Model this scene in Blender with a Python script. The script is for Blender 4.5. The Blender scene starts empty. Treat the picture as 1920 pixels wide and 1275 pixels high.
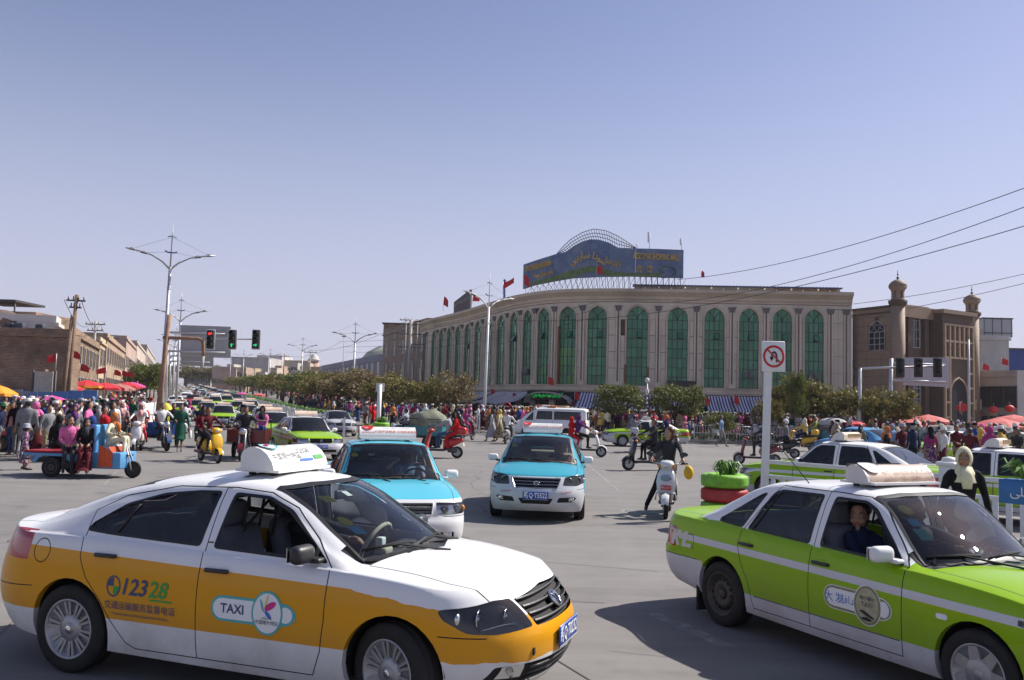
import bpy,bmesh,math,random
import numpy as np
from mathutils import Vector,Matrix,Quaternion
from mathutils.bvhtree import BVHTree
from math import sin,cos,pi,radians as R,sqrt,atan2,hypot
SC=bpy.context.scene
COL=SC.collection
rnd=random.Random(7)
# ------------------------------------------------------------------ camera
FPX,CAMH,PITCH,ROLL=1650.0,2.05,math.atan(117.5/1650),0.028
def make_camera():
 cd=bpy.data.cameras.new('camera');cam=bpy.data.objects.new('camera',cd);COL.objects.link(cam)
 cd.sensor_fit='HORIZONTAL';cd.sensor_width=36.0;cd.lens=36.0*FPX/1920.0
 cd.clip_start=0.05;cd.clip_end=6000
 r=Vector((1,0,0));u=Vector((0,-sin(PITCH),cos(PITCH)));f=Vector((0,cos(PITCH),sin(PITCH)))
 rr=r*cos(ROLL)+u*sin(ROLL);uu=u*cos(ROLL)-r*sin(ROLL)
 m=Matrix((rr,uu,-f)).transposed().to_4x4();m.translation=(0,0,CAMH)
 cam.matrix_world=m;SC.camera=cam
make_camera()
# ------------------------------------------------------------------ sky, sun, exposure
SUN_ELEV,SUN_AZ=R(45),R(64)
def make_light():
 w=bpy.data.worlds.new('World');SC.world=w;w.use_nodes=True
 nt=w.node_tree;bg=nt.nodes['Background']
 sky=nt.nodes.new('ShaderNodeTexSky');sky.sky_type='NISHITA';sky.sun_disc=False
 sky.sun_elevation=SUN_ELEV;sky.sun_rotation=SUN_AZ
 sky.altitude=1300;sky.air_density=1.0;sky.dust_density=1.6;sky.ozone_density=2.0
 # dusty desert air: the sky pales to lavender towards the horizon all the way round
 tc=nt.nodes.new('ShaderNodeTexCoord');sp=nt.nodes.new('ShaderNodeSeparateXYZ');nt.links.new(tc.outputs['Generated'],sp.inputs[0])
 mr=nt.nodes.new('ShaderNodeMapRange');mr.interpolation_type='SMOOTHSTEP';mr.inputs[1].default_value=0.0;mr.inputs[2].default_value=.44;mr.inputs[3].default_value=.90;mr.inputs[4].default_value=.06
 nt.links.new(sp.outputs[2],mr.inputs[0])
 mx=nt.nodes.new('ShaderNodeMix');mx.data_type='RGBA';nt.links.new(mr.outputs[0],mx.inputs[0]);tn=nt.nodes.new('ShaderNodeMix');tn.data_type='RGBA';tn.blend_type='MULTIPLY';tn.inputs[0].default_value=1.0;nt.links.new(sky.outputs[0],tn.inputs[6]);tn.inputs[7].default_value=SKY_TINT
 nt.links.new(tn.outputs[2],mx.inputs[6]);mx.inputs[7].default_value=HAZE_SKY
 nt.links.new(mx.outputs[2],bg.inputs[0]);bg.inputs[1].default_value=SKY_STRENGTH
 ld=bpy.data.lights.new('sun','SUN');ld.energy=4.8;ld.angle=R(0.53);ld.color=(1.0,0.955,0.88)
 lo=bpy.data.objects.new('sun',ld);COL.objects.link(lo)
 d=Vector((sin(SUN_AZ)*cos(SUN_ELEV),cos(SUN_AZ)*cos(SUN_ELEV),sin(SUN_ELEV)))
 lo.rotation_euler=d.to_track_quat('Z','Y').to_euler();lo.location=d*50
SKY_STRENGTH=0.085
HAZE_SKY=(4.9,4.95,6.2,1);SKY_TINT=(1.28,1.07,1.10,1)
make_light()
SC.view_settings.view_transform='Standard';SC.view_settings.look='None'
SC.view_settings.exposure=0.50;SC.view_settings.gamma=1.0
try:SC.view_settings.use_curve_mapping=False
except Exception:pass
SC.render.engine='CYCLES'
cy=SC.cycles
cy.max_bounces=6;cy.diffuse_bounces=2;cy.glossy_bounces=3;cy.transmission_bounces=4
cy.transparent_max_bounces=16;cy.caustics_reflective=False;cy.caustics_refractive=False
try:cy.use_denoising=True;cy.denoiser='OPENIMAGEDENOISE'
except Exception:pass
# ------------------------------------------------------------------ layout helpers
STD=Vector((-0.354,0.935));STN=Vector((0.935,0.354))
def smooth(t):t=max(0.0,min(1.0,t));return t*t*(3-2*t)
def gz(x,y):
 s=x*STD.x+y*STD.y;q=x*STN.x+y*STN.y
 k=1.0-smooth((q-24)/10.0)
 e=s-66
 return 0.015*k*(e if e>12 else(max(0,e+12)**2/48.0))
_F=Vector((0,cos(PITCH),sin(PITCH)));_U=Vector((0,-sin(PITCH),cos(PITCH)));_R=Vector((1,0,0))
def ray(px,py):
 x=px-960;y=py-637.5
 x,y=x*cos(ROLL)+y*sin(ROLL),-x*sin(ROLL)+y*cos(ROLL)
 return _F+_R*(x/FPX)-_U*(y/FPX)
def G(px,py):
 d=ray(px,py);z=0.0;P=None
 for _ in range(12):
  t=(z-CAMH)/d.z if d.z<-1e-4 else 400.0
  t=min(t,900.0)
  P=(d.x*t,d.y*t);z=gz(*P)
 return Vector((P[0],P[1],gz(*P)))
def AT(px,D):
 d=ray(px,755);return d.x/d.y*D
def ZAT(px,py,D):
 d=ray(px,py);return CAMH+d.z/d.y*D
def PT(px,py,D):
 d=ray(px,py);t=D/d.y
 return Vector((d.x*t,D,CAMH+d.z*t))
def GD(px,D):
 x=AT(px,D);return Vector((x,D,gz(x,D)))
 # ------------------------------------------------------------------ materials
MATS={}
def nodes_of(m):return m.node_tree.nodes,m.node_tree.links
def mat(name,col,rough=0.6,metal=0.0,var=0.0,scale=6.0,bump=0.0,bscale=40.0,coat=0.0,spec=0.5,dirt=0.0,emit=0.0,objvar=False):
 if name in MATS:return MATS[name]
 m=bpy.data.materials.new(name);m.use_nodes=True;MATS[name]=m
 n,l=nodes_of(m);b=n['Principled BSDF']
 c=(*col,1)if len(col)==3 else col
 b.inputs['Base Color'].default_value=c;b.inputs['Roughness'].default_value=rough
 b.inputs['Metallic'].default_value=metal;b.inputs['Specular IOR Level'].default_value=spec
 b.inputs['Coat Weight'].default_value=coat;b.inputs['Coat Roughness'].default_value=0.04
 if emit:b.inputs['Emission Color'].default_value=c;b.inputs['Emission Strength'].default_value=emit
 tc=None
 if var or bump or dirt:
  tc=n.new('ShaderNodeTexCoord')
 if var:
  t=n.new('ShaderNodeTexNoise');t.inputs['Scale'].default_value=scale;t.inputs['Detail'].default_value=6;t.inputs['Roughness'].default_value=.65
  l.new(tc.outputs['Object'],t.inputs['Vector'])
  mr=n.new('ShaderNodeMapRange');mr.inputs[1].default_value=.3;mr.inputs[2].default_value=.7
  mr.inputs[3].default_value=1-var;mr.inputs[4].default_value=1+var
  l.new(t.outputs['Fac'],mr.inputs[0])
  hs=n.new('ShaderNodeHueSaturation');hs.inputs['Color'].default_value=c
  l.new(mr.outputs[0],hs.inputs['Value']);out=hs.outputs[0]
  if dirt:
   t2=n.new('ShaderNodeTexNoise');t2.inputs['Scale'].default_value=scale*.35;t2.inputs['Detail'].default_value=8
   l.new(tc.outputs['Object'],t2.inputs['Vector'])
   m2=n.new('ShaderNodeMapRange');m2.inputs[1].default_value=.45;m2.inputs[2].default_value=.75;m2.inputs[4].default_value=dirt
   l.new(t2.outputs['Fac'],m2.inputs[0])
   mx=n.new('ShaderNodeMix');mx.data_type='RGBA';l.new(m2.outputs[0],mx.inputs[0]);l.new(out,mx.inputs[6]);mx.inputs[7].default_value=(.16,.13,.10,1)
   out=mx.outputs[2]
  l.new(out,b.inputs['Base Color'])
 if bump:
  t=n.new('ShaderNodeTexNoise');t.inputs['Scale'].default_value=bscale;t.inputs['Detail'].default_value=4
  l.new(tc.outputs['Object'],t.inputs['Vector'])
  bp=n.new('ShaderNodeBump');bp.inputs['Strength'].default_value=bump;bp.inputs['Distance'].default_value=.02
  l.new(t.outputs['Fac'],bp.inputs['Height']);l.new(bp.outputs[0],b.inputs['Normal'])
 return m
def math_node(n,l,op,a,b=None,c=None):
 k=n.new('ShaderNodeMath');k.operation=op
 for i,v in enumerate((a,b,c)):
  if v is None:continue
  if isinstance(v,(int,float)):k.inputs[i].default_value=v
  else:l.new(v,k.inputs[i])
 return k.outputs[0]
def mix_col(n,l,fac,a,b):
 k=n.new('ShaderNodeMix');k.data_type='RGBA'
 for i,v in((0,fac),(6,a),(7,b)):
  if isinstance(v,(int,float)):k.inputs[i].default_value=v
  elif isinstance(v,tuple):k.inputs[i].default_value=(*v,1)if len(v)==3 else v
  else:l.new(v,k.inputs[i])
 return k.outputs[2]
def glass_mat(name,tint,rough=0.0,base=0.06,trans=(0.8,0.86,0.86)):
 if name in MATS:return MATS[name]
 m=bpy.data.materials.new(name);m.use_nodes=True;MATS[name]=m
 n,l=nodes_of(m);n.remove(n['Principled BSDF'])
 tr=n.new('ShaderNodeBsdfTransparent');tr.inputs[0].default_value=(*trans,1)
 gl=n.new('ShaderNodeBsdfGlossy');gl.inputs['Roughness'].default_value=rough;gl.inputs[0].default_value=(1,1,1,1)
 df=n.new('ShaderNodeBsdfDiffuse');df.inputs[0].default_value=(*tint,1)
 fr=n.new('ShaderNodeFresnel');fr.inputs[0].default_value=1.5
 a=n.new('ShaderNodeMixShader');a.inputs[0].default_value=base;l.new(tr.outputs[0],a.inputs[1]);l.new(df.outputs[0],a.inputs[2])
 b=n.new('ShaderNodeMixShader');l.new(fr.outputs[0],b.inputs[0]);l.new(a.outputs[0],b.inputs[1]);l.new(gl.outputs[0],b.inputs[2])
 l.new(b.outputs[0],n['Material Output'].inputs[0])
 return m
 # ------------------------------------------------------------------ mesh helpers
class MB:
 """collects geometry; build() links it as one mesh object"""
 def __init__(s):s.v=[];s.f=[];s.m=[];s.mats=[];s.sm=[]
 def mi(s,m):
  if m is None:m=mat('plain_grey',(.4,.4,.4))
  if m not in s.mats:s.mats.append(m)
  return s.mats.index(m)
 def add(s,vs,fs,m,smooth_=False):
  o=len(s.v);s.v.extend([tuple(v)for v in vs]);k=s.mi(m)
  for f in fs:s.f.append([o+i for i in f]);s.m.append(k);s.sm.append(smooth_)
 def box(s,c,d,m,rot=None,taper=1.0):
  hx,hy,hz=d[0]/2,d[1]/2,d[2]/2
  vs=[Vector((sx*hx*(taper if sz>0 else 1),sy*hy*(taper if sz>0 else 1),sz*hz))for sz in(-1,1)for sy in(-1,1)for sx in(-1,1)]
  if rot is not None:
   mm=Matrix.Rotation(rot,3,'Z')if isinstance(rot,(int,float))else rot
   vs=[mm@v for v in vs]
  c=Vector(c);vs=[v+c for v in vs]
  s.add(vs,[(0,2,3,1),(4,5,7,6),(0,1,5,4),(2,6,7,3),(0,4,6,2),(1,3,7,5)],m)
 def bevbox(s,c,d,r,m,rot=None,seg=2):
  hx,hy,hz=d[0]/2,d[1]/2,d[2]/2;r=min(r,hx*.98,hy*.98,hz*.98)
  bm=bmesh.new();bmesh.ops.create_cube(bm,size=1)
  for v in bm.verts:v.co=Vector((v.co.x*2*hx,v.co.y*2*hy,v.co.z*2*hz))
  bmesh.ops.bevel(bm,geom=bm.edges[:],offset=r,segments=seg,affect='EDGES',profile=.5)
  s.bm(bm,m,Matrix.Translation(Vector(c))@(Matrix.Rotation(rot,4,'Z')if isinstance(rot,(int,float))else(rot.to_4x4()if rot is not None else Matrix())),True)
 def bm(s,bm,m,M=None,smooth_=False):
  bm.verts.index_update()
  s.add([(M@v.co if M is not None else v.co)for v in bm.verts],[[v.index for v in f.verts]for f in bm.faces],m,smooth_);bm.free()
 def tube(s,pts,r,m,seg=8,caps=True,smooth_=True):
  pts=[Vector(p)for p in pts];n=len(pts)
  rs=r if isinstance(r,list)else[r]*n
  vs=[];fs=[];prev=None
  for i,p in enumerate(pts):
   a=pts[max(0,i-1)];b=pts[min(n-1,i+1)];t=(b-a)
   if t.length<1e-9:t=Vector((0,0,1))
   t.normalize()
   if prev is None:
    x=t.orthogonal().normalized()
    if abs(t.z)<.9:x=t.cross(Vector((0,0,1))).normalized()
   else:
    x=(prev-t*prev.dot(t))
    x=x.normalized()if x.length>1e-6 else t.orthogonal().normalized()
   prev=x;y=t.cross(x)
   rr=rs[i];ra,rb=rr if isinstance(rr,(tuple,list))else(rr,rr)
   for k in range(seg):
    an=2*pi*k/seg;vs.append(p+x*(cos(an)*ra)+y*(sin(an)*rb))
  for i in range(n-1):
   for k in range(seg):
    k2=(k+1)%seg;fs.append((i*seg+k,i*seg+k2,(i+1)*seg+k2,(i+1)*seg+k))
  if caps:fs.append(tuple(reversed(range(seg))));fs.append(tuple((n-1)*seg+k for k in range(seg)))
  s.add(vs,fs,m,smooth_)
 def lathe(s,prof,m,seg=20,M=None,smooth_=True,close=False,arc=None):
  """profile of (r, z) turned about Z"""
  M=M or Matrix();n=len(prof);vs=[];fs=[]
  for(r,z)in prof:
   for k in range(seg):
    a=2*pi*k/seg;vs.append(M@Vector((r*cos(a),r*sin(a),z)))
  for i in range(n-1 if not close else n):
   j=(i+1)%n
   for k in range(seg):
    k2=(k+1)%seg;fs.append((i*seg+k,i*seg+k2,j*seg+k2,j*seg+k))
  if not close:
   if prof[0][0]>1e-6:fs.append(tuple(reversed(range(seg))))
   if prof[-1][0]>1e-6:fs.append(tuple((n-1)*seg+k for k in range(seg)))
  s.add(vs,fs,m,smooth_)
 def prism(s,poly,d0,d1,m,M=None,smooth_=False):
  """polygon in local XZ extruded along Y from d0 to d1"""
  M=M or Matrix();n=len(poly)
  vs=[M@Vector((p[0],d0,p[1]))for p in poly]+[M@Vector((p[0],d1,p[1]))for p in poly]
  fs=[tuple(range(n)),tuple(reversed(range(n,2*n)))]
  fs+=[(i,n+i,n+(i+1)%n,(i+1)%n)for i in range(n)]
  s.add(vs,fs,m,smooth_)
 def quad(s,a,b,c,d,m):s.add([a,b,c,d],[(0,1,2,3)],m)
 def ell(s,c,r,m,seg=12,rings=8,M=None):
  M=M or Matrix();c=Vector(c)
  vs=[];fs=[]
  for i in range(rings+1):
   th=pi*i/rings
   for k in range(seg):
    a=2*pi*k/seg
    vs.append(M@(c+Vector((r[0]*sin(th)*cos(a),r[1]*sin(th)*sin(a),r[2]*cos(th)))))
  for i in range(rings):
   for k in range(seg):
    k2=(k+1)%seg
    q=[i*seg+k,(i+1)*seg+k,(i+1)*seg+k2,i*seg+k2]
    if i==0:q=[q[0],q[1],q[2]]
    elif i==rings-1:q=[q[0],q[1],q[3]]
    fs.append(tuple(q))
  s.add(vs,fs,m,True)
 def mesh(s,name):
  me=bpy.data.meshes.new(name)
  me.from_pydata(s.v,[],s.f)
  for m in s.mats:me.materials.append(m)
  me.polygons.foreach_set('material_index',s.m);me.polygons.foreach_set('use_smooth',s.sm)
  me.validate();me.update();return me
 def build(s,name,parent=None,**kw):
  return obj(name,s.mesh(name),parent,**kw)
def fix_normals(me):
 bm=bmesh.new();bm.from_mesh(me);bmesh.ops.recalc_face_normals(bm,faces=bm.faces[:]);bm.to_mesh(me);bm.free()
def obj(name,data,parent=None,loc=None,rz=None,label=None,cat=None,group=None,kind=None):
 o=bpy.data.objects.new(name,data);COL.objects.link(o)
 if parent is not None:o.parent=parent
 if loc is not None:o.location=loc
 if rz is not None:o.rotation_euler=(0,0,rz)
 if label:o['label']=label
 if cat:o['category']=cat
 if group:o['group']=group
 if kind:o['kind']=kind
 return o
def thing(name,label,cat,loc=(0,0,0),rz=0.0,group=None):
 return obj(name,None,None,loc,rz,label,cat,group)
KIDS={}
def kids(o):
 if o.name not in KIDS:KIDS[o.name]=list(o.children)
 return KIDS[o.name]
def dup(o,loc=None,rz=None,label=None,group=None,recolor=None,parent=None,skip=()):
 c=o.copy();COL.objects.link(c)
 if parent is not None:c.parent=parent
 if loc is not None:c.location=loc
 if rz is not None:c.rotation_euler=(0,0,rz)
 if label:c['label']=label
 if group:c['group']=group
 swap(c,recolor)
 for ch in kids(o):
  if ch.name.split('.')[0]in skip:continue
  dup(ch,recolor=recolor,parent=c,skip=skip)
 return c
def swap(o,recolor):
 if not recolor or o.data is None or o.type!='MESH':return
 for i,sl in enumerate(o.material_slots):
  src=o.data.materials[i]
  if src is not None and src.name in recolor:
   sl.link='OBJECT';sl.material=recolor[src.name]
_O='first second third fourth fifth sixth seventh eighth ninth tenth eleventh twelfth thirteenth fourteenth fifteenth sixteenth seventeenth eighteenth nineteenth twentieth'.split()
def ordw(i):
 return _O[i]if i<20 else('twenty ' if i<29 else 'thirty ')+_O[(i-20)%10]if i%10!=9 or i<20 else{29:'thirtieth',39:'fortieth'}[i]
def text_bm(s,size,extrude=0.0,align='CENTER',bold=False,spacing=1.0):
 """letters as geometry in the local XY plane"""
 cu=bpy.data.curves.new('letters','FONT');cu.body=s;cu.size=size;cu.align_x=align;cu.align_y='CENTER'
 cu.extrude=extrude;cu.space_character=spacing;cu.resolution_u=2
 if bold:cu.offset=size*.018
 o=bpy.data.objects.new('letters',cu);COL.objects.link(o)
 dg=bpy.context.evaluated_depsgraph_get();me=bpy.data.meshes.new_from_object(o.evaluated_get(dg))
 bpy.data.objects.remove(o);bpy.data.curves.remove(cu)
 bm=bmesh.new();bm.from_mesh(me);bpy.data.meshes.remove(me)
 return bm
 # Arabic-script letters: contextual forms are joined by hand because plain text objects do not shape them
_AR={'ا':'ﺍﺎ','ئ':'ﺉﺊﺋﺌ','ە':'ﻩﻪ','ب':'ﺏﺐﺑﺒ','پ':'ﭖﭗﭘﭙ','ت':'ﺕﺖﺗﺘ','ج':'ﺝﺞﺟﺠ','چ':'ﭺﭻﭼﭽ','خ':'ﺥﺦﺧﺨ','د':'ﺩﺪ','ر':'ﺭﺮ','ز':'ﺯﺰ',
'س':'ﺱﺲﺳﺴ','ش':'ﺵﺶﺷﺸ','غ':'ﻍﻎﻏﻐ','ف':'ﻑﻒﻓﻔ','ق':'ﻕﻖﻗﻘ','ك':'ﻙﻚﻛﻜ','گ':'ﮒﮓﮔﮕ','ل':'ﻝﻞﻟﻠ','م':'ﻡﻢﻣﻤ','ن':'ﻥﻦﻧﻨ','و':'ﻭﻮ','ۇ':'ﯗﯘ','ى':'ﻯﻰﯨﯩ','ي':'ﻱﻲﻳﻴ','ې':'ﯤﯥﯦﯧ'}
def arabic(s):
 out=[];joined=False
 for i,ch in enumerate(s):
  f=_AR.get(ch)
  if not f:out.append(ch);joined=False;continue
  nxt=i+1<len(s)and s[i+1]in _AR and len(f)==4
  out.append(f[3]if(joined and nxt)else f[1]if joined else f[2]if nxt else f[0])
  joined=nxt
 return ''.join(reversed(out))
def pchip(tab):
 """smooth monotone curve through (x, y) pairs, as a fast function"""
 t=sorted(tab);xs=np.array([a for a,_ in t],float);ys=np.array([b for _,b in t],float)
 h=np.diff(xs);d=np.diff(ys)/h;m=np.zeros_like(ys)
 if len(xs)>2:
  for i in range(1,len(xs)-1):
   if d[i-1]*d[i]>0:
    w1=2*h[i]+h[i-1];w2=h[i]+2*h[i-1];m[i]=(w1+w2)/(w1/d[i-1]+w2/d[i])
 m[0]=d[0];m[-1]=d[-1]
 def f(x):
  if x<=xs[0]:return float(ys[0])
  if x>=xs[-1]:return float(ys[-1])
  i=int(np.searchsorted(xs,x)-1);tt=(x-xs[i])/h[i]
  a=2*tt**3-3*tt**2+1;b=tt**3-2*tt**2+tt;c=-2*tt**3+3*tt**2;e=tt**3-tt**2
  return float(a*ys[i]+b*h[i]*m[i]+c*ys[i+1]+e*h[i]*m[i+1])
 return f
lerp=lambda a,b,t:a+(b-a)*t
V=Vector
# ------------------------------------------------------------------ ground
def ground_mat(name,base=(.190,.178,.170),patch=.25,crack=True):
 m=mat(name,base,.85,spec=.35);n,l=nodes_of(m);b=n['Principled BSDF']
 g=n.new('ShaderNodeNewGeometry');P=g.outputs['Position']
 def noise(sc,det=6,rough=.6,vec=None):
  t=n.new('ShaderNodeTexNoise');t.inputs['Scale'].default_value=sc;t.inputs['Detail'].default_value=det;t.inputs['Roughness'].default_value=rough;l.new(vec or P,t.inputs['Vector']);return t.outputs['Fac']
 M=lambda op,a,bb=None:math_node(n,l,op,a,bb)
 big=noise(.12,5);mid=noise(1.3,6,.7);fine=noise(60,3);agg=noise(220,2)
 mp=n.new('ShaderNodeMapping');mp.inputs['Scale'].default_value=(.12,1.6,1);mp.inputs['Rotation'].default_value=(0,0,R(24));l.new(P,mp.inputs[0])
 streak=noise(1.2,5,.7,mp.outputs[0])
 v=M('ADD',M('MULTIPLY',M('SUBTRACT',big,.5),.75),M('MULTIPLY',M('SUBTRACT',mid,.5),.55))
 v=M('ADD',v,M('MULTIPLY',M('SUBTRACT',fine,.5),.30));v=M('ADD',v,M('MULTIPLY',M('SUBTRACT',agg,.5),.5));v=M('ADD',v,M('MULTIPLY',M('SUBTRACT',streak,.5),.55))
 hs=n.new('ShaderNodeHueSaturation');hs.inputs['Color'].default_value=(*base,1);l.new(M('ADD',v,1.0),hs.inputs['Value'])
 out=hs.outputs[0]
 dust=n.new('ShaderNodeMapRange');dust.inputs[1].default_value=.48;dust.inputs[2].default_value=.72;dust.inputs[4].default_value=.35;l.new(noise(.35,7,.7),dust.inputs[0])
 out=mix_col(n,l,dust.outputs[0],out,(.24,.215,.19))
 oil=n.new('ShaderNodeMapRange');oil.inputs[1].default_value=.64;oil.inputs[2].default_value=.74;oil.inputs[4].default_value=.5;l.new(noise(.8,4,.5),oil.inputs[0])
 out=mix_col(n,l,oil.outputs[0],out,(.07,.068,.066))
 if crack:
  w=n.new('ShaderNodeVectorMath');w.operation='ADD';tn=n.new('ShaderNodeTexNoise');tn.inputs['Scale'].default_value=.5;tn.inputs['Detail'].default_value=5;l.new(P,tn.inputs['Vector'])
  sc_=n.new('ShaderNodeVectorMath');sc_.operation='SCALE';sc_.inputs[3].default_value=2.0;l.new(tn.outputs['Color'],sc_.inputs[0]);l.new(P,w.inputs[0]);l.new(sc_.outputs[0],w.inputs[1])
  vo=n.new('ShaderNodeTexVoronoi');vo.feature='DISTANCE_TO_EDGE';vo.inputs['Scale'].default_value=.11;l.new(w.outputs[0],vo.inputs['Vector'])
  ck=M('MULTIPLY',M('LESS_THAN',vo.outputs['Distance'],.0012),M('GREATER_THAN',mid,.42));out=mix_col(n,l,M('MULTIPLY',ck,.75),out,(.035,.033,.03))
 l.new(out,b.inputs['Base Color'])
 bp=n.new('ShaderNodeBump');bp.inputs['Strength'].default_value=.35;bp.inputs['Distance'].default_value=.006;l.new(agg,bp.inputs['Height']);l.new(bp.outputs[0],b.inputs['Normal'])
 return m
def sheet(name,poly,z,m,step=8.0,kind='structure'):
 """flat piece following the ground, z above it"""
 bm=bmesh.new();f=bm.faces.new([bm.verts.new((p[0],p[1],0))for p in poly])
 for ax in(0,1):
  a0=min(p[ax]for p in poly);a1=max(p[ax]for p in poly);k=a0+step
  while k<a1:
   no=[0,0,0];no[ax]=1;co=[0,0,0];co[ax]=k
   bmesh.ops.bisect_plane(bm,geom=bm.faces[:]+bm.edges[:]+bm.verts[:],plane_co=co,plane_no=no);k+=step
 for v in bm.verts:v.co.z=gz(v.co.x,v.co.y)+z
 me=bpy.data.meshes.new(name);bm.to_mesh(me);bm.free();me.materials.append(m)
 return obj(name,me,kind=kind)
def build_ground():
 xs=sorted(set(list(np.linspace(-130,130,66))+[-2500,-1400,-800,-500,-320,-220,-170,170,220,320,500,800,1400,2500]))
 ys=sorted(set(list(np.linspace(-30,330,73))+[-400,-120,400,500,640,820,1100,1600,2400]))
 b=MB();vs=[(x,y,gz(x,y))for y in ys for x in xs];nx=len(xs)
 b.add(vs,[(j*nx+i,j*nx+i+1,(j+1)*nx+i+1,(j+1)*nx+i)for j in range(len(ys)-1)for i in range(nx-1)],ground_mat('asphalt'),True)
 b.build('road',kind='structure')
 # raised pavement in front of the mall, with its kerb
 pv=ground_mat('paving',(.22,.20,.18),crack=False)
 KL=[(60,44.5),(30,47.0),(21,50.0),(14.5,51.2),(10.4,52.2),(8.6,54.0),(8.0,58.0),(-4,66),(-10,78),(-26,118)]
 far=[(-8,128),(2,97),(12,84.5),(29.5,82),(34,76.8),(46,85),(80,84),(80,44)]
 sheet('pavement',KL+far,.13,pv)
 kb=MB();km=mat('kerb_stone',(.30,.27,.23),.85,var=.2,scale=3,dirt=.5)
 for i,(p,q)in enumerate(zip(KL,KL[1:])):
  p,q=V((*p,0)),V((*q,0));L=(q-p).length;n=max(1,int(L/1.0));d=(q-p).normalized();nn=V((d.y,-d.x,0))
  for k in range(n):
   c=lerp(p,q,(k+.5)/n)-nn*-.06;kb.box((c.x,c.y,gz(c.x,c.y)+.055),(L/n-.015,.16,.19),km,atan2(d.y,d.x))
 kb.build('kerb',kind='structure')
 # worn paint on the road
 m=mat('worn_paint',(.55,.53,.50),.7);n,l=nodes_of(m);bs=n['Principled BSDF'];g=n.new('ShaderNodeNewGeometry');t=n.new('ShaderNodeTexNoise');t.inputs['Scale'].default_value=5;t.inputs['Detail'].default_value=8;t.inputs['Roughness'].default_value=.75
 l.new(g.outputs['Position'],t.inputs['Vector']);mr=n.new('ShaderNodeMapRange');mr.inputs[1].default_value=.42;mr.inputs[2].default_value=.62;mr.inputs[4].default_value=.62;l.new(t.outputs['Fac'],mr.inputs[0]);l.new(mr.outputs[0],bs.inputs['Alpha'])
 def strip(a,c,w):
  p,q=G(*a),G(*c);d=(q-p).normalized();nn=V((-d.y,d.x,0))*(w/2)
  sheet('lane_marking',[tuple((p+nn).xy),tuple((p-nn).xy),tuple((q-nn).xy),tuple((q+nn).xy)],.004,m,3.0)
 strip((1222,1150),(1365,1212),.16);strip((1165,958),(1248,962),.42);strip((318,877),(335,877),.15);strip((590,838),(610,838),.15)
 seam=mat('tar_seam',(.115,.108,.102),.8)
 for a,c,w in(((1046,1239),(1118,1283),.015),((1000,1052),(1236,1072),.012),((1072,1128),(1135,1131),.014),((600,905),(905,1020),.014),((0,1190),(40,1150),.014),((1120,905),(1420,930),.016)):
  p,q=G(*a),G(*c);d_=(q-p).normalized();nn=V((-d_.y,d_.x,0))*(w/2);sheet('tar_seam',[tuple((p+nn).xy),tuple((p-nn).xy),tuple((q-nn).xy),tuple((q+nn).xy)],.006,seam,3.0)
 strip((195,910),(232,868),.05);strip((1100,870),(1160,920),.05)
build_ground()
# ------------------------------------------------------------------ the mall
class Facade:
 """curved plan: photo column -> arc length; F(s, z, depth) -> world"""
 TAB=[(786,126),(797,121.5),(820,116),(865,107.5),(920,97),(978,88.8),(1040,84.6),(1099,83.0),(1200,82.0),(1302,81.6),(1450,81.0),(1597,80.4)]
 def __init__(s):
  f=pchip(s.TAB);s.px=np.linspace(786,1597,400);s.D=np.array([f(p)for p in s.px])
  s.P=np.array([[AT(p,d),d]for p,d in zip(s.px,s.D)]);ds=np.linalg.norm(np.diff(s.P,axis=0),axis=1);s.s=np.concatenate([[0],np.cumsum(ds)]);s.L=s.s[-1]
  s.fD=f
 def S(s,px):return float(np.interp(px,s.px,s.s))
 def pos(s,a):
  return V((np.interp(a,s.s,s.P[:,0]),np.interp(a,s.s,s.P[:,1]),0))
 def nrm(s,a):
  d=s.pos(min(s.L,a+.8))-s.pos(max(0,a-.8));d.normalize();return V((d.y,-d.x,0))
 def __call__(s,a,z,dep=0.0):
  p=s.pos(a)
  if a>s.L:e=s.pos(s.L)-s.pos(s.L-.5);p=s.pos(s.L)+e.normalized()*(a-s.L)
  p=p+s.nrm(a)*dep;p.z=z;return p
FA=Facade()
def fbox(b,s0,s1,z0,z1,d0,d1,m,n=1):
 """box on the facade between arc lengths, heights and depths"""
 for k in range(n):
  a,c=s0+(s1-s0)*k/n,s0+(s1-s0)*(k+1)/n
  vs=[FA(x,z,d)for d in(d0,d1)for z in(z0,z1)for x in(a,c)]
  b.add(vs,[(0,2,3,1),(4,5,7,6),(0,1,5,4),(2,6,7,3),(0,4,6,2),(1,3,7,5)],m)
def fpoly(b,pts,d0,d1,m):
 """outline in (s, z) given depth from d0 to d1 (front face d1)"""
 n=len(pts);b.add([FA(x,z,d1)for x,z in pts]+[FA(x,z,d0)for x,z in pts],[tuple(range(n))]+[(i,n+i,n+(i+1)%n,(i+1)%n)for i in range(n)],m)
WINS=[(810,9),(824,9),(838.5,9.5),(855,10.2),(872.7,11),(892.4,12.5),(912.8,13.2),(936,15),(960,15.8),(985.4,17.5),(1016,23),(1061,32),(1117,36),(1192.4,39.5),(1268.7,38),(1338,38),(1403,37),(1466,36),(1526,36)]
PILS=[797.5,817,831,846.5,863.5,882,902,924,948,972.5,1000,1036.5,1089,1156.5,1232,1304,1371,1435,1496,1556.7,1586]
Z0,ZS,ZA,ZC=3.95,10.15,11.42,11.75
def arch_half(w,zs,za,n=9):
 """right half of the pointed onion arch, from springing to apex"""
 h=za-zs;T=[(1,0),(.985,.22),(.92,.45),(.78,.64),(.56,.79),(.32,.89),(.13,.95),(0,1)]
 return[(w*a,zs+h*c)for a,c in T]
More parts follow.
